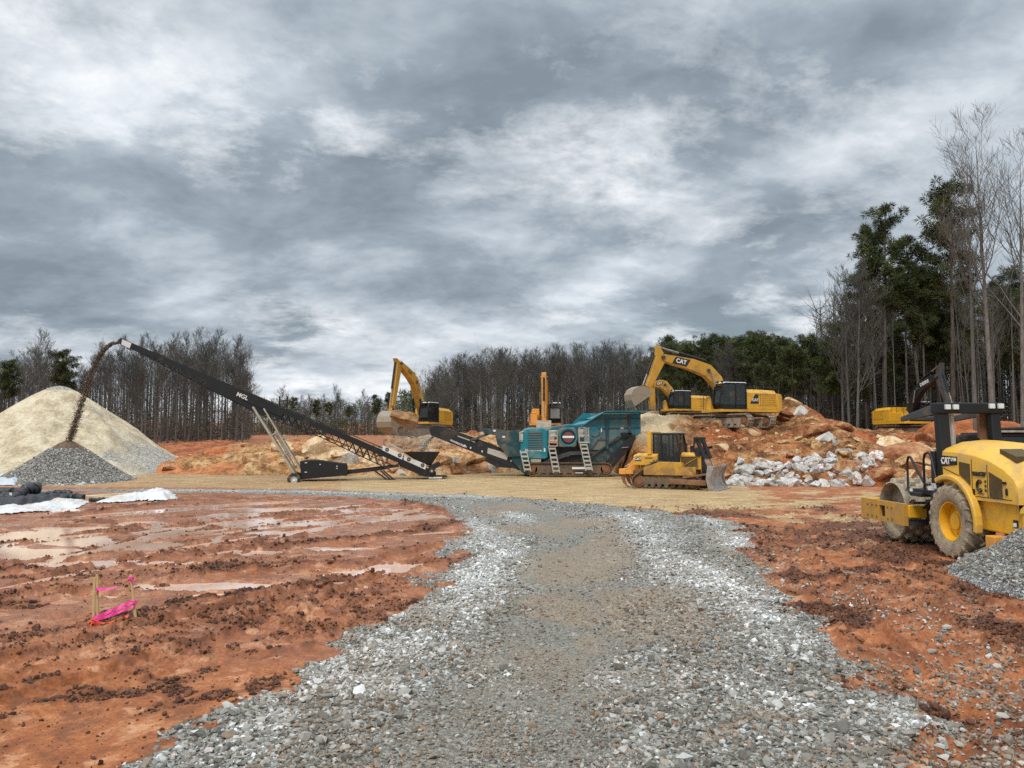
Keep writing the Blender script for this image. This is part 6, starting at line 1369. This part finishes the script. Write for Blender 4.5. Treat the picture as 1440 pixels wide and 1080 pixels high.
stream('falling_stone', [(608, 615, 52.6), (602, 618, 52.6), (597, 626, 52.5), (592, 634, 52.4)], 900, [.06, .08, .09, .11], .05, [(0, (.30, .26, .2)), (.6, (.55, .50, .42)), (1, (.75, .72, .66))], 'pale crushed stone pouring from the crusher belt into the conveyor hopper', 6, 52)
# dust hanging round the left bucket
m = MB(); p = at(590, 622, 60); bm = bmesh.new(); bmesh.ops.create_icosphere(bm, subdivisions=3, radius=1.0); me = bpy.data.meshes.new('dust'); bm.to_mesh(me); bm.free()
o = link('dust', me); o.location = p; o.scale = (3.6, 2.2, 2.0); tag(o, 'thin brown dust hanging over the conveyor hopper below the left bucket', 'dust', kind='stuff')
t = bpy.data.materials.new('dust'); t.use_nodes = True; nt = t.node_tree; nt.nodes.remove(nt.nodes['Principled BSDF']); pv = nt.nodes.new('ShaderNodeVolumePrincipled'); nt.links.new(pv.outputs[0], nt.nodes['Material Output'].inputs['Volume'])
pv.inputs['Color'].default_value = (.62, .50, .40, 1); tc = nt.nodes.new('ShaderNodeTexCoord'); ln = nt.nodes.new('ShaderNodeVectorMath'); ln.operation = 'LENGTH'; nt.links.new(tc.outputs['Object'], ln.inputs[0])
mr = nt.nodes.new('ShaderNodeMapRange'); nt.links.new(ln.outputs['Value'], mr.inputs[0]); mr.inputs[1].default_value = .95; mr.inputs[2].default_value = .1; mr.inputs[3].default_value = 0; mr.inputs[4].default_value = .55
nz_ = nt.nodes.new('ShaderNodeTexNoise'); nt.links.new(tc.outputs['Object'], nz_.inputs['Vector']); nz_.inputs['Scale'].default_value = 2.2
mm = nt.nodes.new('ShaderNodeMath'); mm.operation = 'MULTIPLY'; nt.links.new(mr.outputs[0], mm.inputs[0]); nt.links.new(nz_.outputs['Fac'], mm.inputs[1]); nt.links.new(mm.outputs[0], pv.inputs['Density'])
me.materials.append(t)
# ------------------------------------------------------------------ machines in their places
hd_ = lambda ang: R(180+ang)
# biggest excavator, on the mound, loading the crusher
p = at(1030, 602, 56.0)
exA = excavator('biggest yellow excavator on top of the rubble mound, grey bucket reaching left over the crusher', (p.x, 56, p.z-.02), R(180+16), R(-248), (1.75, 4.25), (5.6, 5.0), (5.9, 5.78), (6.9, 2.45), R(-52), YEL, YELD, ('CAT', LTR, BTR, .42, .64, 1), 1, 'CAT', TRKL, bs=.92)
# left excavator, working the bank
p = at(597, 613, 76)
exB = excavator('yellow excavator on the bank, arm bent in a tall arch with bucket hanging down', (p.x, 76, p.z), R(180+65), R(-40), (1.8, 5.3), (4.7, 6.75), (5.3, 7.15), (5.9, 2.0), R(-8), YEL, YELD, ('CAT', RUST, None, .4, .5, 1), 1, None, TRK, bw=1.7, bs=1.1)
p = at(958, 590, 82)
exC = excavator('smaller looking yellow excavator partly hidden behind the raised arm of the biggest excavator', (p.x, 82, p.z-.25), R(180+20), 0, (2.1, 4.1), (3.6, 3.9), (3.9, 4.3), (3.35, .9), R(0), YEL, YELD, ('CAT', LTR, RUST, .3, .45, 1), 1)
p = at(1275, 613, 74)
exD = excavator('yellow excavator with a black arm standing at the edge of the pine wood', (p.x, 74, p.z), R(-80), R(45), (2.0, 4.5), (4.6, 5.35), (5.0, 6.5), (5.9, 2.2), R(0), DYEL, BLK, ('DEERE', LTR, None, .42, .42, -1), -1, None, TRK, stick_mat=DGREY)
p = at(767, 616, 72)
exE = excavator('orange yellow excavator facing the camera behind the crusher, arm straight up', (p.x, 72, p.z), R(-90-4), R(0), (2.1, 4.4), (3.9, 5.3), (4.2, 5.75), (4.6, 1.3), R(0), ORG, ORG, None, 1, None, TRK, glass=GLASSG)
def rel(o, x, y, z): return o.matrix_basis @ Vector((x, y, z))
bpy.context.view_layer.update()
for o, L in ((exA, 'operator in an orange vest seated in the cab of the biggest excavator'), (exB, 'operator in an orange vest seated in the cab of the left excavator')):
    c_, s_ = math.cos(o.rotation_euler.z), math.sin(o.rotation_euler.z); x, y = .18, .93
    seated_person(L, (o.location.x+c_*x-s_*y, o.location.y+s_*x+c_*y, o.location.z+1.88), o.rotation_euler.z, 1.05)
p = ground_at(946, 686.5)
dozer('yellow bulldozer with a curved steel blade in front of the rubble mound', (p.x, p.y, gz(p.x, p.y)-.03), R(-28))
p = at(780, 676, 53); crusher('teal tracked jaw crusher with ladders, a feed hopper and a long discharge belt', (p.x, 53, gz(p.x, 53)-.02), 0)
pa, pb_ = at(604, 674, 50.5), at(165, 674, 46.2); pa.z = gz(pa.x, pa.y); hp_ = at(165, 484, 46.2)
stacker('long black stacking conveyor on cream legs dropping stone onto the piles', pa, Vector((pb_.x, pb_.y, pa.z)))
roller('yellow padfoot roller with a muddy studded drum and open roll bar', (9.45, 16.85, gz(9.9, 16.9)-.02), R(0))
# compact machine half hidden behind the roller
def loader(label, loc, yaw):
    root = empty('skid_steer_loader', loc, yaw, label, 'loader'); m = MB()
    for x in (-.75, .75): m.box((x, -.1, 1.25), (.1, 1.5, 1.6))
    m.box((0, .6, .8), (1.5, 2.2, .9)); m.box((0, -.85, 1.55), (1.5, .1, .2)); m.box((0, -.85, 2.0), (1.5, .1, .12)); m.box((0, -.1, 2.06), (1.55, 1.5, .08)); m.build('cab_frame', BLKC, root, bevel=.03)
    m = MB(); m.box((-.05, -.88, 2.13), (1.5, .25, .07)); m.build('roof_edge', CREAM, root, bevel=.01)
    m = MB(); m.box((-.05, -.87, 1.78), (1.25, .02, .32)); m.build('window', GLASS, root)
    m = MB(); m.prism([(.8, 1.0), (2.1, 1.0), (2.1, 1.9), (1.9, 2.3), (.8, 2.3)], -.9, 1.0); m.build('engine_cover', BLKC, root, bevel=.06)
    m = MB(); m.tube([(.62, -.9, 2.2), (.74, -.9, 2.5), (.95, -.9, 2.55), (.97, -.9, 2.75), (1.06, -.9, 2.82), (1.5, -.9, 2.8)], .03, 8); m.tube([(.95, -.9, 2.55), (1.5, -.9, 2.55)], .03, 8); m.build('tube_guard', WHT, root)
    m = MB(); m.box((.95, -.92, 2.0), (.12, .04, .2)); m.build('work_lamp', LAMP, root)
    for x in (-.85, .85):
        for y in (-.45, 1.0):
            m = MB(); m.cyl((x-.13, y, .45), (x+.13, y, .45), .45, None, 24); m.build('wheel', RUB, root, bevel=.03)
    return root
p = at(1417, 606, 27); loader('dark compact machine with a pale roof edge and white tube guard behind the roller bonnet', (p.x, 27.9, p.z-2.15), R(0))
# ------------------------------------------------------------------ trees
def bark(name, a, b): 
    t = NT(name); v = t.coord('Object'); oi = t.node('ShaderNodeObjectInfo')
    n = t.noise(t.mapping(v, (3, 3, .5)), 3, 5, .65); c = t.ramp(n, [(.35, a), (.65, b)]); c = t.mix(t.rng(oi.outputs['Random'], 0, 1, .0, .6), c, mul(a, .8)); return t.set(c, .9, 0, t.bump(n, .5, .03), .2)
BARK = bark('grey_bark', (.080, .075, .068), (.225, .212, .194)); BARKP = bark('pine_bark', (.055, .044, .037), (.165, .138, .115)); TWIG = bark('bare_twigs', (.082, .080, .071), (.18, .174, .156))
PALEB = bark('pale_bark', (.11, .10, .088), (.26, .24, .21))
t = NT('pine_needles'); oi = t.node('ShaderNodeObjectInfo'); v = t.coord('Object'); c = t.ramp(t.noise(v, .55, 4, .6), [(.36, (.026, .040, .014)), (.52, (.075, .098, .030)), (.66, (.165, .185, .062))])
NEED = t.set(t.mix(t.rng(oi.outputs['Random'], 0, 1, 0, .35), c, (.05, .05, .02)), .65, 0, None, .25)
t = NT('brown_leaves'); NEEDB = t.set(t.ramp(t.noise(t.coord('Object'), 1.2, 4), [(.35, (.07, .060, .046)), (.65, (.17, .145, .115))]), .8, 0, None, .2)
class TubeSoup:
    def __init__(s): s.V = []; s.Q = []; s.n = 0
    def tube(s, pts, rad, k=3):
        pts = np.asarray(pts, float); m = len(pts); d = np.gradient(pts, axis=0); d /= np.linalg.norm(d, axis=1, keepdims=True)+1e-9
        a = np.cross(d, [.31, .17, .0]); bad = np.linalg.norm(a, axis=1) < 1e-3; a[bad] = [1, 0, 0]; a /= np.linalg.norm(a, axis=1, keepdims=True); b = np.cross(d, a)
        th = 2*np.pi*np.arange(k)/k; rad = np.asarray(rad)[:, None, None]
        V = pts[:, None]+(a[:, None]*np.cos(th)[None, :, None]+b[:, None]*np.sin(th)[None, :, None])*rad
        i = np.arange(m-1)[:, None]*k+np.arange(k)[None]; j = np.arange(m-1)[:, None]*k+(np.arange(k)[None]+1) % k
        s.Q.append((np.stack([i, j, j+k, i+k], -1)+s.n).reshape(-1, 4)); s.V.append(V.reshape(-1, 3)); s.n += m*k
    def mesh(s, name, mat, smooth=True): return np_mesh(name, np.concatenate(s.V), np.concatenate(s.Q), [mat], smooth)
def trunk_pts(g, h, lean, n=9):
    z = np.linspace(0, h, n); return np.stack([np.cumsum(g.normal(0, lean, n))*h/n*.5, np.cumsum(g.normal(0, lean, n))*h/n*.5, z], -1)-np.array([0, 0, .3])
def bare_tree(seed, h, start=.35, spread=.5, limbs=14, mat=BARK, rmin=.007, dens=1.0, r0=None, lean=.035):
    g = np.random.default_rng(seed); tr = TubeSoup(); cr_ = TubeSoup(); P_ = trunk_pts(g, h, lean); r0 = r0 or .0085*h+.03; rad = np.linspace(r0, .012, 9); rad[0] *= 1.25; tr.tube(P_, rad, 6)
    def grow(p, d, L, r, lev):
        n = 5; pts = [p]; dd = d.copy()
        for i in range(n-1):
            dd = dd+g.normal(0, .13, 3)+np.array([0, 0, .13]); dd /= np.linalg.norm(dd); pts.append(pts[-1]+dd*L/(n-1))
        pts = np.array(pts); cr_.tube(pts, np.linspace(max(r, rmin), max(rmin*.8, r*.3), n), 3)
        if lev == 0: return
        k = {3: 7, 2: 6, 1: 4}[lev]
        for i in range(int(k*dens)):
            f = .25+.75*g.random(); q = f*(n-1); a = int(min(q, n-2)); b = pts[a]*(1-(q-a))+pts[a+1]*(q-a)
            ax = pts[a+1]-pts[a]; ax /= np.linalg.norm(ax); s = g.normal(size=3); s -= ax*s.dot(ax); s /= np.linalg.norm(s)
            grow(b, ax*.72+s*.62+np.array([0, 0, .12]), L*g.uniform(.38, .58), max(.007, r*.5), lev-1)
    for i in range(limbs):
        f = start+(1-start)*((i+g.random())/limbs)**.9; q = f*8; a = int(min(q, 7)); b = P_[a]*(1-(q-a))+P_[a+1]*(q-a); an = g.uniform(0, 6.28); up = g.uniform(.7, 1.25)
        d = np.array([math.cos(an)*spread*1.4, math.sin(an)*spread*1.4, up]); d /= np.linalg.norm(d); L = h*(.30*(1-f)+.10)*g.uniform(.8, 1.25); grow(b, d, L, max(.02, r0*(1-f)*.55), 2)
    return tr.mesh('trunk', mat), cr_.mesh('branches', TWIG if mat is BARK else mat)
def needle_soup(C, size, g, per, spread):
    """C: (n,3) clump centres -> many small needle blades"""
    n = len(C); c = np.repeat(C, per, 0); m = len(c); dirs = g.normal(size=(m, 3)); dirs[:, 2] = dirs[:, 2]*.75+.25; dirs /= np.linalg.norm(dirs, axis=1, keepdims=True)
    o = c+dirs*spread*g.random((m, 1))**.5; s = g.normal(size=(m, 3)); s -= dirs*(s*dirs).sum(1, keepdims=True); s /= np.linalg.norm(s, axis=1, keepdims=True); L = size*g.uniform(.7, 1.3, (m, 1))
    V = np.stack([o-s*L*.10, o+s*L*.10, o+dirs*L], 1).reshape(-1, 3); return V, np.arange(m*3).reshape(-1, 3)
def pine(seed, h, start=.52, rmax=2.6, nb=46, r0=None):
    g = np.random.default_rng(seed); tr = TubeSoup(); P_ = trunk_pts(g, h, .018); r0 = r0 or .0080*h+.05; rad = np.linspace(r0, .03, 9); tr.tube(P_, rad, 7); C = []
    for i in range(nb):
        f = start+(1.0-start)*((i+g.random()*.9)/nb); q = f*8; a = int(min(q, 7)); b = P_[a]*(1-(q-a))+P_[a+1]*(q-a); t_ = (f-start)/(1-start); an = g.uniform(0, 6.28)
        R_ = rmax*(.45+1.2*t_)*(1-t_)**.6*1.25*g.uniform(.45, 1.2)+.35; d = np.array([math.cos(an), math.sin(an), g.uniform(-.05, .55)+.4*t_]); pts = np.array([b, b+d*R_*.5, b+d*R_+np.array([0, 0, .12*R_])])
        tr.tube(pts, [.035+.03*(1-t_), .03, .012], 3); k = max(2, int(R_*2.3))
        for j in range(k):
            u = .35+.65*(j+.5)/k; C.append(b+d*R_*u+np.array([0, 0, .12*R_*u])+g.normal(0, .20, 3)*(.5+u))
    for i in range(10):                                           # dead stubs on the bare stem
        f = g.uniform(.2, start); q = f*8; a = int(q); b = P_[a]*(1-(q-a))+P_[a+1]*(q-a); an = g.uniform(0, 6.28); tr.tube(np.array([b, b+np.array([math.cos(an), math.sin(an), .2])*g.uniform(.5, 1.5)]), [.025, .008], 3)
    C.append(P_[-1]); V, T_ = needle_soup(np.array(C), .36, g, 96, .46); return tr.mesh('trunk', BARKP), np_mesh('crown', V, T_, [NEED], False)
B = [bare_tree(100+i, 16, s, sp, lb+3, BARK, .011, 1.5) for i, (s, sp, lb) in enumerate([(.35, .45, 15), (.45, .40, 13), (.28, .5, 17), (.5, .35, 12), (.38, .6, 16), (.55, .4, 11), (.32, .42, 18)])]
PN = [pine(200+i, 20, s, r_, nb) for i, (s, r_, nb) in enumerate([(.60, 2.6, 40), (.66, 2.3, 34), (.55, 2.9, 46), (.70, 2.4, 30)])]
THIN = [bare_tree(160+i, 20, .6, .32, 9, PALEB, r0=.11) for i in range(3)]
rt = random.Random(21); NT_ = {'bare': 0, 'pine': 0}
TOPS = {}
def top_of(*ms):
    k = ms[-1].name
    if k not in TOPS: TOPS[k] = max(v.co.z for m in ms for v in m.vertices)-.25
    return TOPS[k]
def tree(kind, px, Y, top, label, group=None, protos=None, H0=16, crown='branches', base=None):
    x = at(px, 600, Y).x; z = gfar(x, Y); h = at(px, top, Y).z-z; tr, cr_ = protos; H0 = top_of(tr, cr_); s = max(h, 3)/H0
    root = empty(kind, (x, Y, z), rt.uniform(0, 6.28), label, 'tree', group); w_ = s*rt.uniform(.9, 1.15) if s < 1.3 else s*.9; root.scale = (w_, w_, s)
    root.rotation_euler.x, root.rotation_euler.y = rt.gauss(0, .03), rt.gauss(0, .03); link('trunk', tr, root); link(crown, cr_, root); return root
topL = lambda px: np.interp(px, [0, 30, 50, 75, 100, 140, 170, 220, 260, 300, 335, 350], [500, 492, 484, 505, 505, 480, 474, 470, 465, 462, 475, 500])
topM = lambda px: np.interp(px, [590, 610, 640, 680, 760, 800, 850, 900, 920], [560, 515, 498, 490, 490, 482, 480, 486, 500])
for i in range(62):
    px = -40+388*((i+rt.uniform(-.7, 1.7))/62); Y = rt.uniform(100, 132); e = rt.random()**1.6
    tree('bare_tree', px, Y, topL(px)+e*42-4, 'bare grey deciduous tree in the left wood behind the stone piles and the conveyor', 'bare trees of the left wood', rt.choice(B))
tree('bare_tree', 53, 96, 462, 'bare tree standing tallest and alone above the left edge of the wood', None, B[1])
for px, Y, top, L in ((85, 98, 490, 'dark rounded evergreen among the bare trees behind the largest stone pile'), (10, 104, 505, 'dark evergreen at the far left edge of the left wood')):
    tree('pine_tree', px, Y, top, L, None, PN[2], 20, 'crown').scale.x *= 1.3
for i in range(46):
    px = 335+275*((i+rt.random())/46); Y = rt.uniform(205, 245); tree('bare_tree', px, Y, 552+rt.random()*16-10*(rt.random() < .15)*1.6, 'distant bare tree in the low wood between the conveyor and the left excavator', 'bare trees of the distant low wood', rt.choice(B))
for i in range(8):
    px = 400+220*((i+rt.random())/8); Y = rt.uniform(190, 215); tree('pine_tree', px, Y, 556+rt.random()*16-(12 if px > 520 else 0), 'distant dark pine in the low wood between the conveyor and the left excavator', 'pines of the distant low wood', rt.choice(PN), 20, 'crown')
for i in range(96):
    px = 598+310*((i+rt.uniform(-.7, 1.7))/96); Y = rt.uniform(112, 148); e = rt.random()**1.7
    tree('bare_tree', px, Y, topM(px)+e*38-3, 'bare grey deciduous tree in the middle wood behind the crusher', 'bare trees of the middle wood', rt.choice(B))
topP = lambda px: np.interp(px, [900, 930, 960, 1000, 1040, 1080, 1110, 1140, 1165, 1190], [480, 466, 478, 466, 470, 460, 470, 455, 450, 440])
for i in range(60):
    px = 905+285*((i+rt.random())/60); Y = rt.uniform(92, 122)-(px-905)*.05; e = rt.random()**1.2
    tree('pine_tree', px, Y, topP(px)+e*55-2, 'dark green pine in the wood behind the biggest excavator', 'pines behind the biggest excavator', rt.choice(PN), 20, 'crown')
for i in range(34):
    px = 900+290*((i+rt.random())/34); Y = rt.uniform(88, 110); tree('bare_tree', px, Y, topP(px)+rt.uniform(8, 70), 'bare slender tree among the pines behind the biggest excavator', 'bare trees behind the biggest excavator', rt.choice(THIN+B), 18)
# the tall wood at the right
PT = [pine(300+i, 26, s, r_, nb, r0=.26) for i, (s, r_, nb) in enumerate([(.58, 2.3, 44), (.66, 2.1, 34), (.56, 2.5, 48)])]
tree('pine_tree', 1243, 82, 280, 'tall pine with the highest crown at the left of the right hand wood', None, PT[0], 26, 'crown'); tree('pine_tree', 1338, 81, 243, 'tallest pine, its dark crown topping the right hand wood', None, PT[2], 26, 'crown')
tree('pine_tree', 1219, 85, 318, 'tall pine just left of the highest crowned one', None, PT[1], 26, 'crown'); tree('pine_tree', 1300, 83, 325, 'pine filling the dip between the two tallest pines', None, PT[1], 26, 'crown')
TALL = [bare_tree(340+i, 30, s, sp, lb, PALEB, .009, 1.3, .27, .012) for i, (s, sp, lb) in enumerate([(.42, .36, 17), (.48, .30, 15)])]
tree('bare_tree', 1397, 60, 136, 'tallest bare tree with a pale trunk near the right edge', None, TALL[0], 30); tree('bare_tree', 1372, 64, 150, 'slender tall bare tree just left of the tallest one', None, TALL[1], 30); tree('bare_tree', 1436, 58, 168, 'tall bare tree cut by the right edge of the photo', None, TALL[0], 30)
for px, top in ((1192, 372), (1186, 398), (1204, 365)): tree('bare_tree', px, rt.uniform(72, 80), top, 'thin pale bare tree at the left end of the right hand wood', 'thin bare trees at the end of the right wood', rt.choice(B), 16)
topR = lambda px: np.interp(px, [1160, 1190, 1215, 1260, 1290, 1330, 1380, 1440, 1520], [455, 400, 330, 330, 350, 290, 330, 320, 320])
for i in range(52):
    px = rt.uniform(1200, 1510); Y = rt.uniform(82, 108); e = rt.random()**.9
    tree('pine_tree', px, Y, topR(px)+e*130+35, 'tall straight pine inside the right hand wood', 'pines of the right wood', rt.choice(PT), 26, 'crown')
for i in range(50):
    px = 1505-290*rt.random()**.8; Y = rt.uniform(82 if px < 1350 else 66, 98); e = rt.random()
    tree('bare_tree', px, Y, topR(px)+e*140+20, 'slender bare tree with a pale trunk inside the right hand wood', 'bare trees of the right wood', rt.choice(THIN+[TALL[1]]), 22)
# the mass of the wood farther back, and its undergrowth
def wood_mass(name, pxa, pxb, Ya, Yb, topf, n, mat, label, seed, hs=(.6, 1.0)):
    g = np.random.default_rng(seed); S = TubeSoup(); px = g.uniform(pxa, pxb, n); Y = g.uniform(Ya, Yb, n); X = (px-720)/F*Y*1.0; Z = ground_fields(X, Y)[0]
    for x, y, z, p_ in zip(X, Y, Z, px):
        h = max(4, (at(p_, topf(p_), y).z-z)*g.uniform(*hs)*.94); P_ = trunk_pts(g, h, .03, 5)+np.array([x, y, z]); r = .008*h+.03; S.tube(P_, np.linspace(r, .015, 5), 4)
        for k in range(9):
            f = g.uniform(.25, 1)*3.9; a = int(f); b = P_[a]*(1-(f-a))+P_[a+1]*(f-a); d = np.array([g.normal(), g.normal(), g.uniform(.6, 1.6)]); d /= np.linalg.norm(d); L = h*g.uniform(.08, .22); e = b+d*L; S.tube(np.array([b, e]), [r*.35, .012], 3)
            for q in range(3): d2 = d+g.normal(0, .5, 3); u = g.uniform(.3, 1); S.tube(np.array([b+d*L*u, b+d*L*u+d2*L*.5]), [.016, .008], 3)
    return tag(link(name, S.mesh(name, mat)), label, 'wood', kind='stuff')
wood_mass('far_wood', -80, 352, 125, 175, lambda p: topL(np.clip(p, 0, 350))+10, 420, TWIG, 'dense bare trees deep in the left wood', 1)
wood_mass('far_wood', 320, 640, 240, 300, lambda p: 560, 420, TWIG, 'dense bare trees deep in the distant low wood', 2)
wood_mass('far_wood', 585, 930, 140, 190, lambda p: topM(np.clip(p, 640, 900))+8, 480, TWIG, 'dense bare trees deep in the middle wood', 3)
wood_mass('far_wood', 890, 1210, 105, 160, lambda p: 500, 420, TWIG, 'dense bare trees deep behind the pines', 4)
wood_mass('far_wood', 1150, 1580, 88, 135, lambda p: 400, 460, TWIG, 'dense bare trees deep in the right hand wood', 5)
def brush(name, strips, mat, label, seed, size, per):
    g = np.random.default_rng(seed); C = []
    for pxa, pxb, Ya, Yb, hmax, n in strips:
        px = g.uniform(pxa, pxb, n); Y = g.uniform(Ya, Yb, n); X = (px-720)/F*Y; Z = ground_fields(X, Y)[0]; C.append(np.stack([X, Y, Z+hmax*g.random(n)**1.4], -1))
    V, T_ = needle_soup(np.concatenate(C), size, g, per, .9); return tag(link(name, np_mesh(name, V, T_, [mat], False)), label, 'undergrowth', kind='stuff')
brush('undergrowth', [(-80, 352, 118, 150, 5, 1500), (330, 640, 228, 270, 8, 1300), (590, 930, 130, 165, 5.5, 1700), (890, 1210, 104, 135, 5, 1300), (1150, 1580, 84, 115, 4.5, 1500)], NEEDB, 'brown scrub filling the foot of the woods', 8, .5, 26)
brush('evergreen_scrub', [(330, 640, 235, 262, 11, 1000), (890, 1210, 118, 145, 9, 700), (1165, 1580, 95, 125, 14, 1000), (560, 640, 150, 175, 10, 300)], NEED, 'dark evergreen growth deep between the trunks', 9, .9, 16)
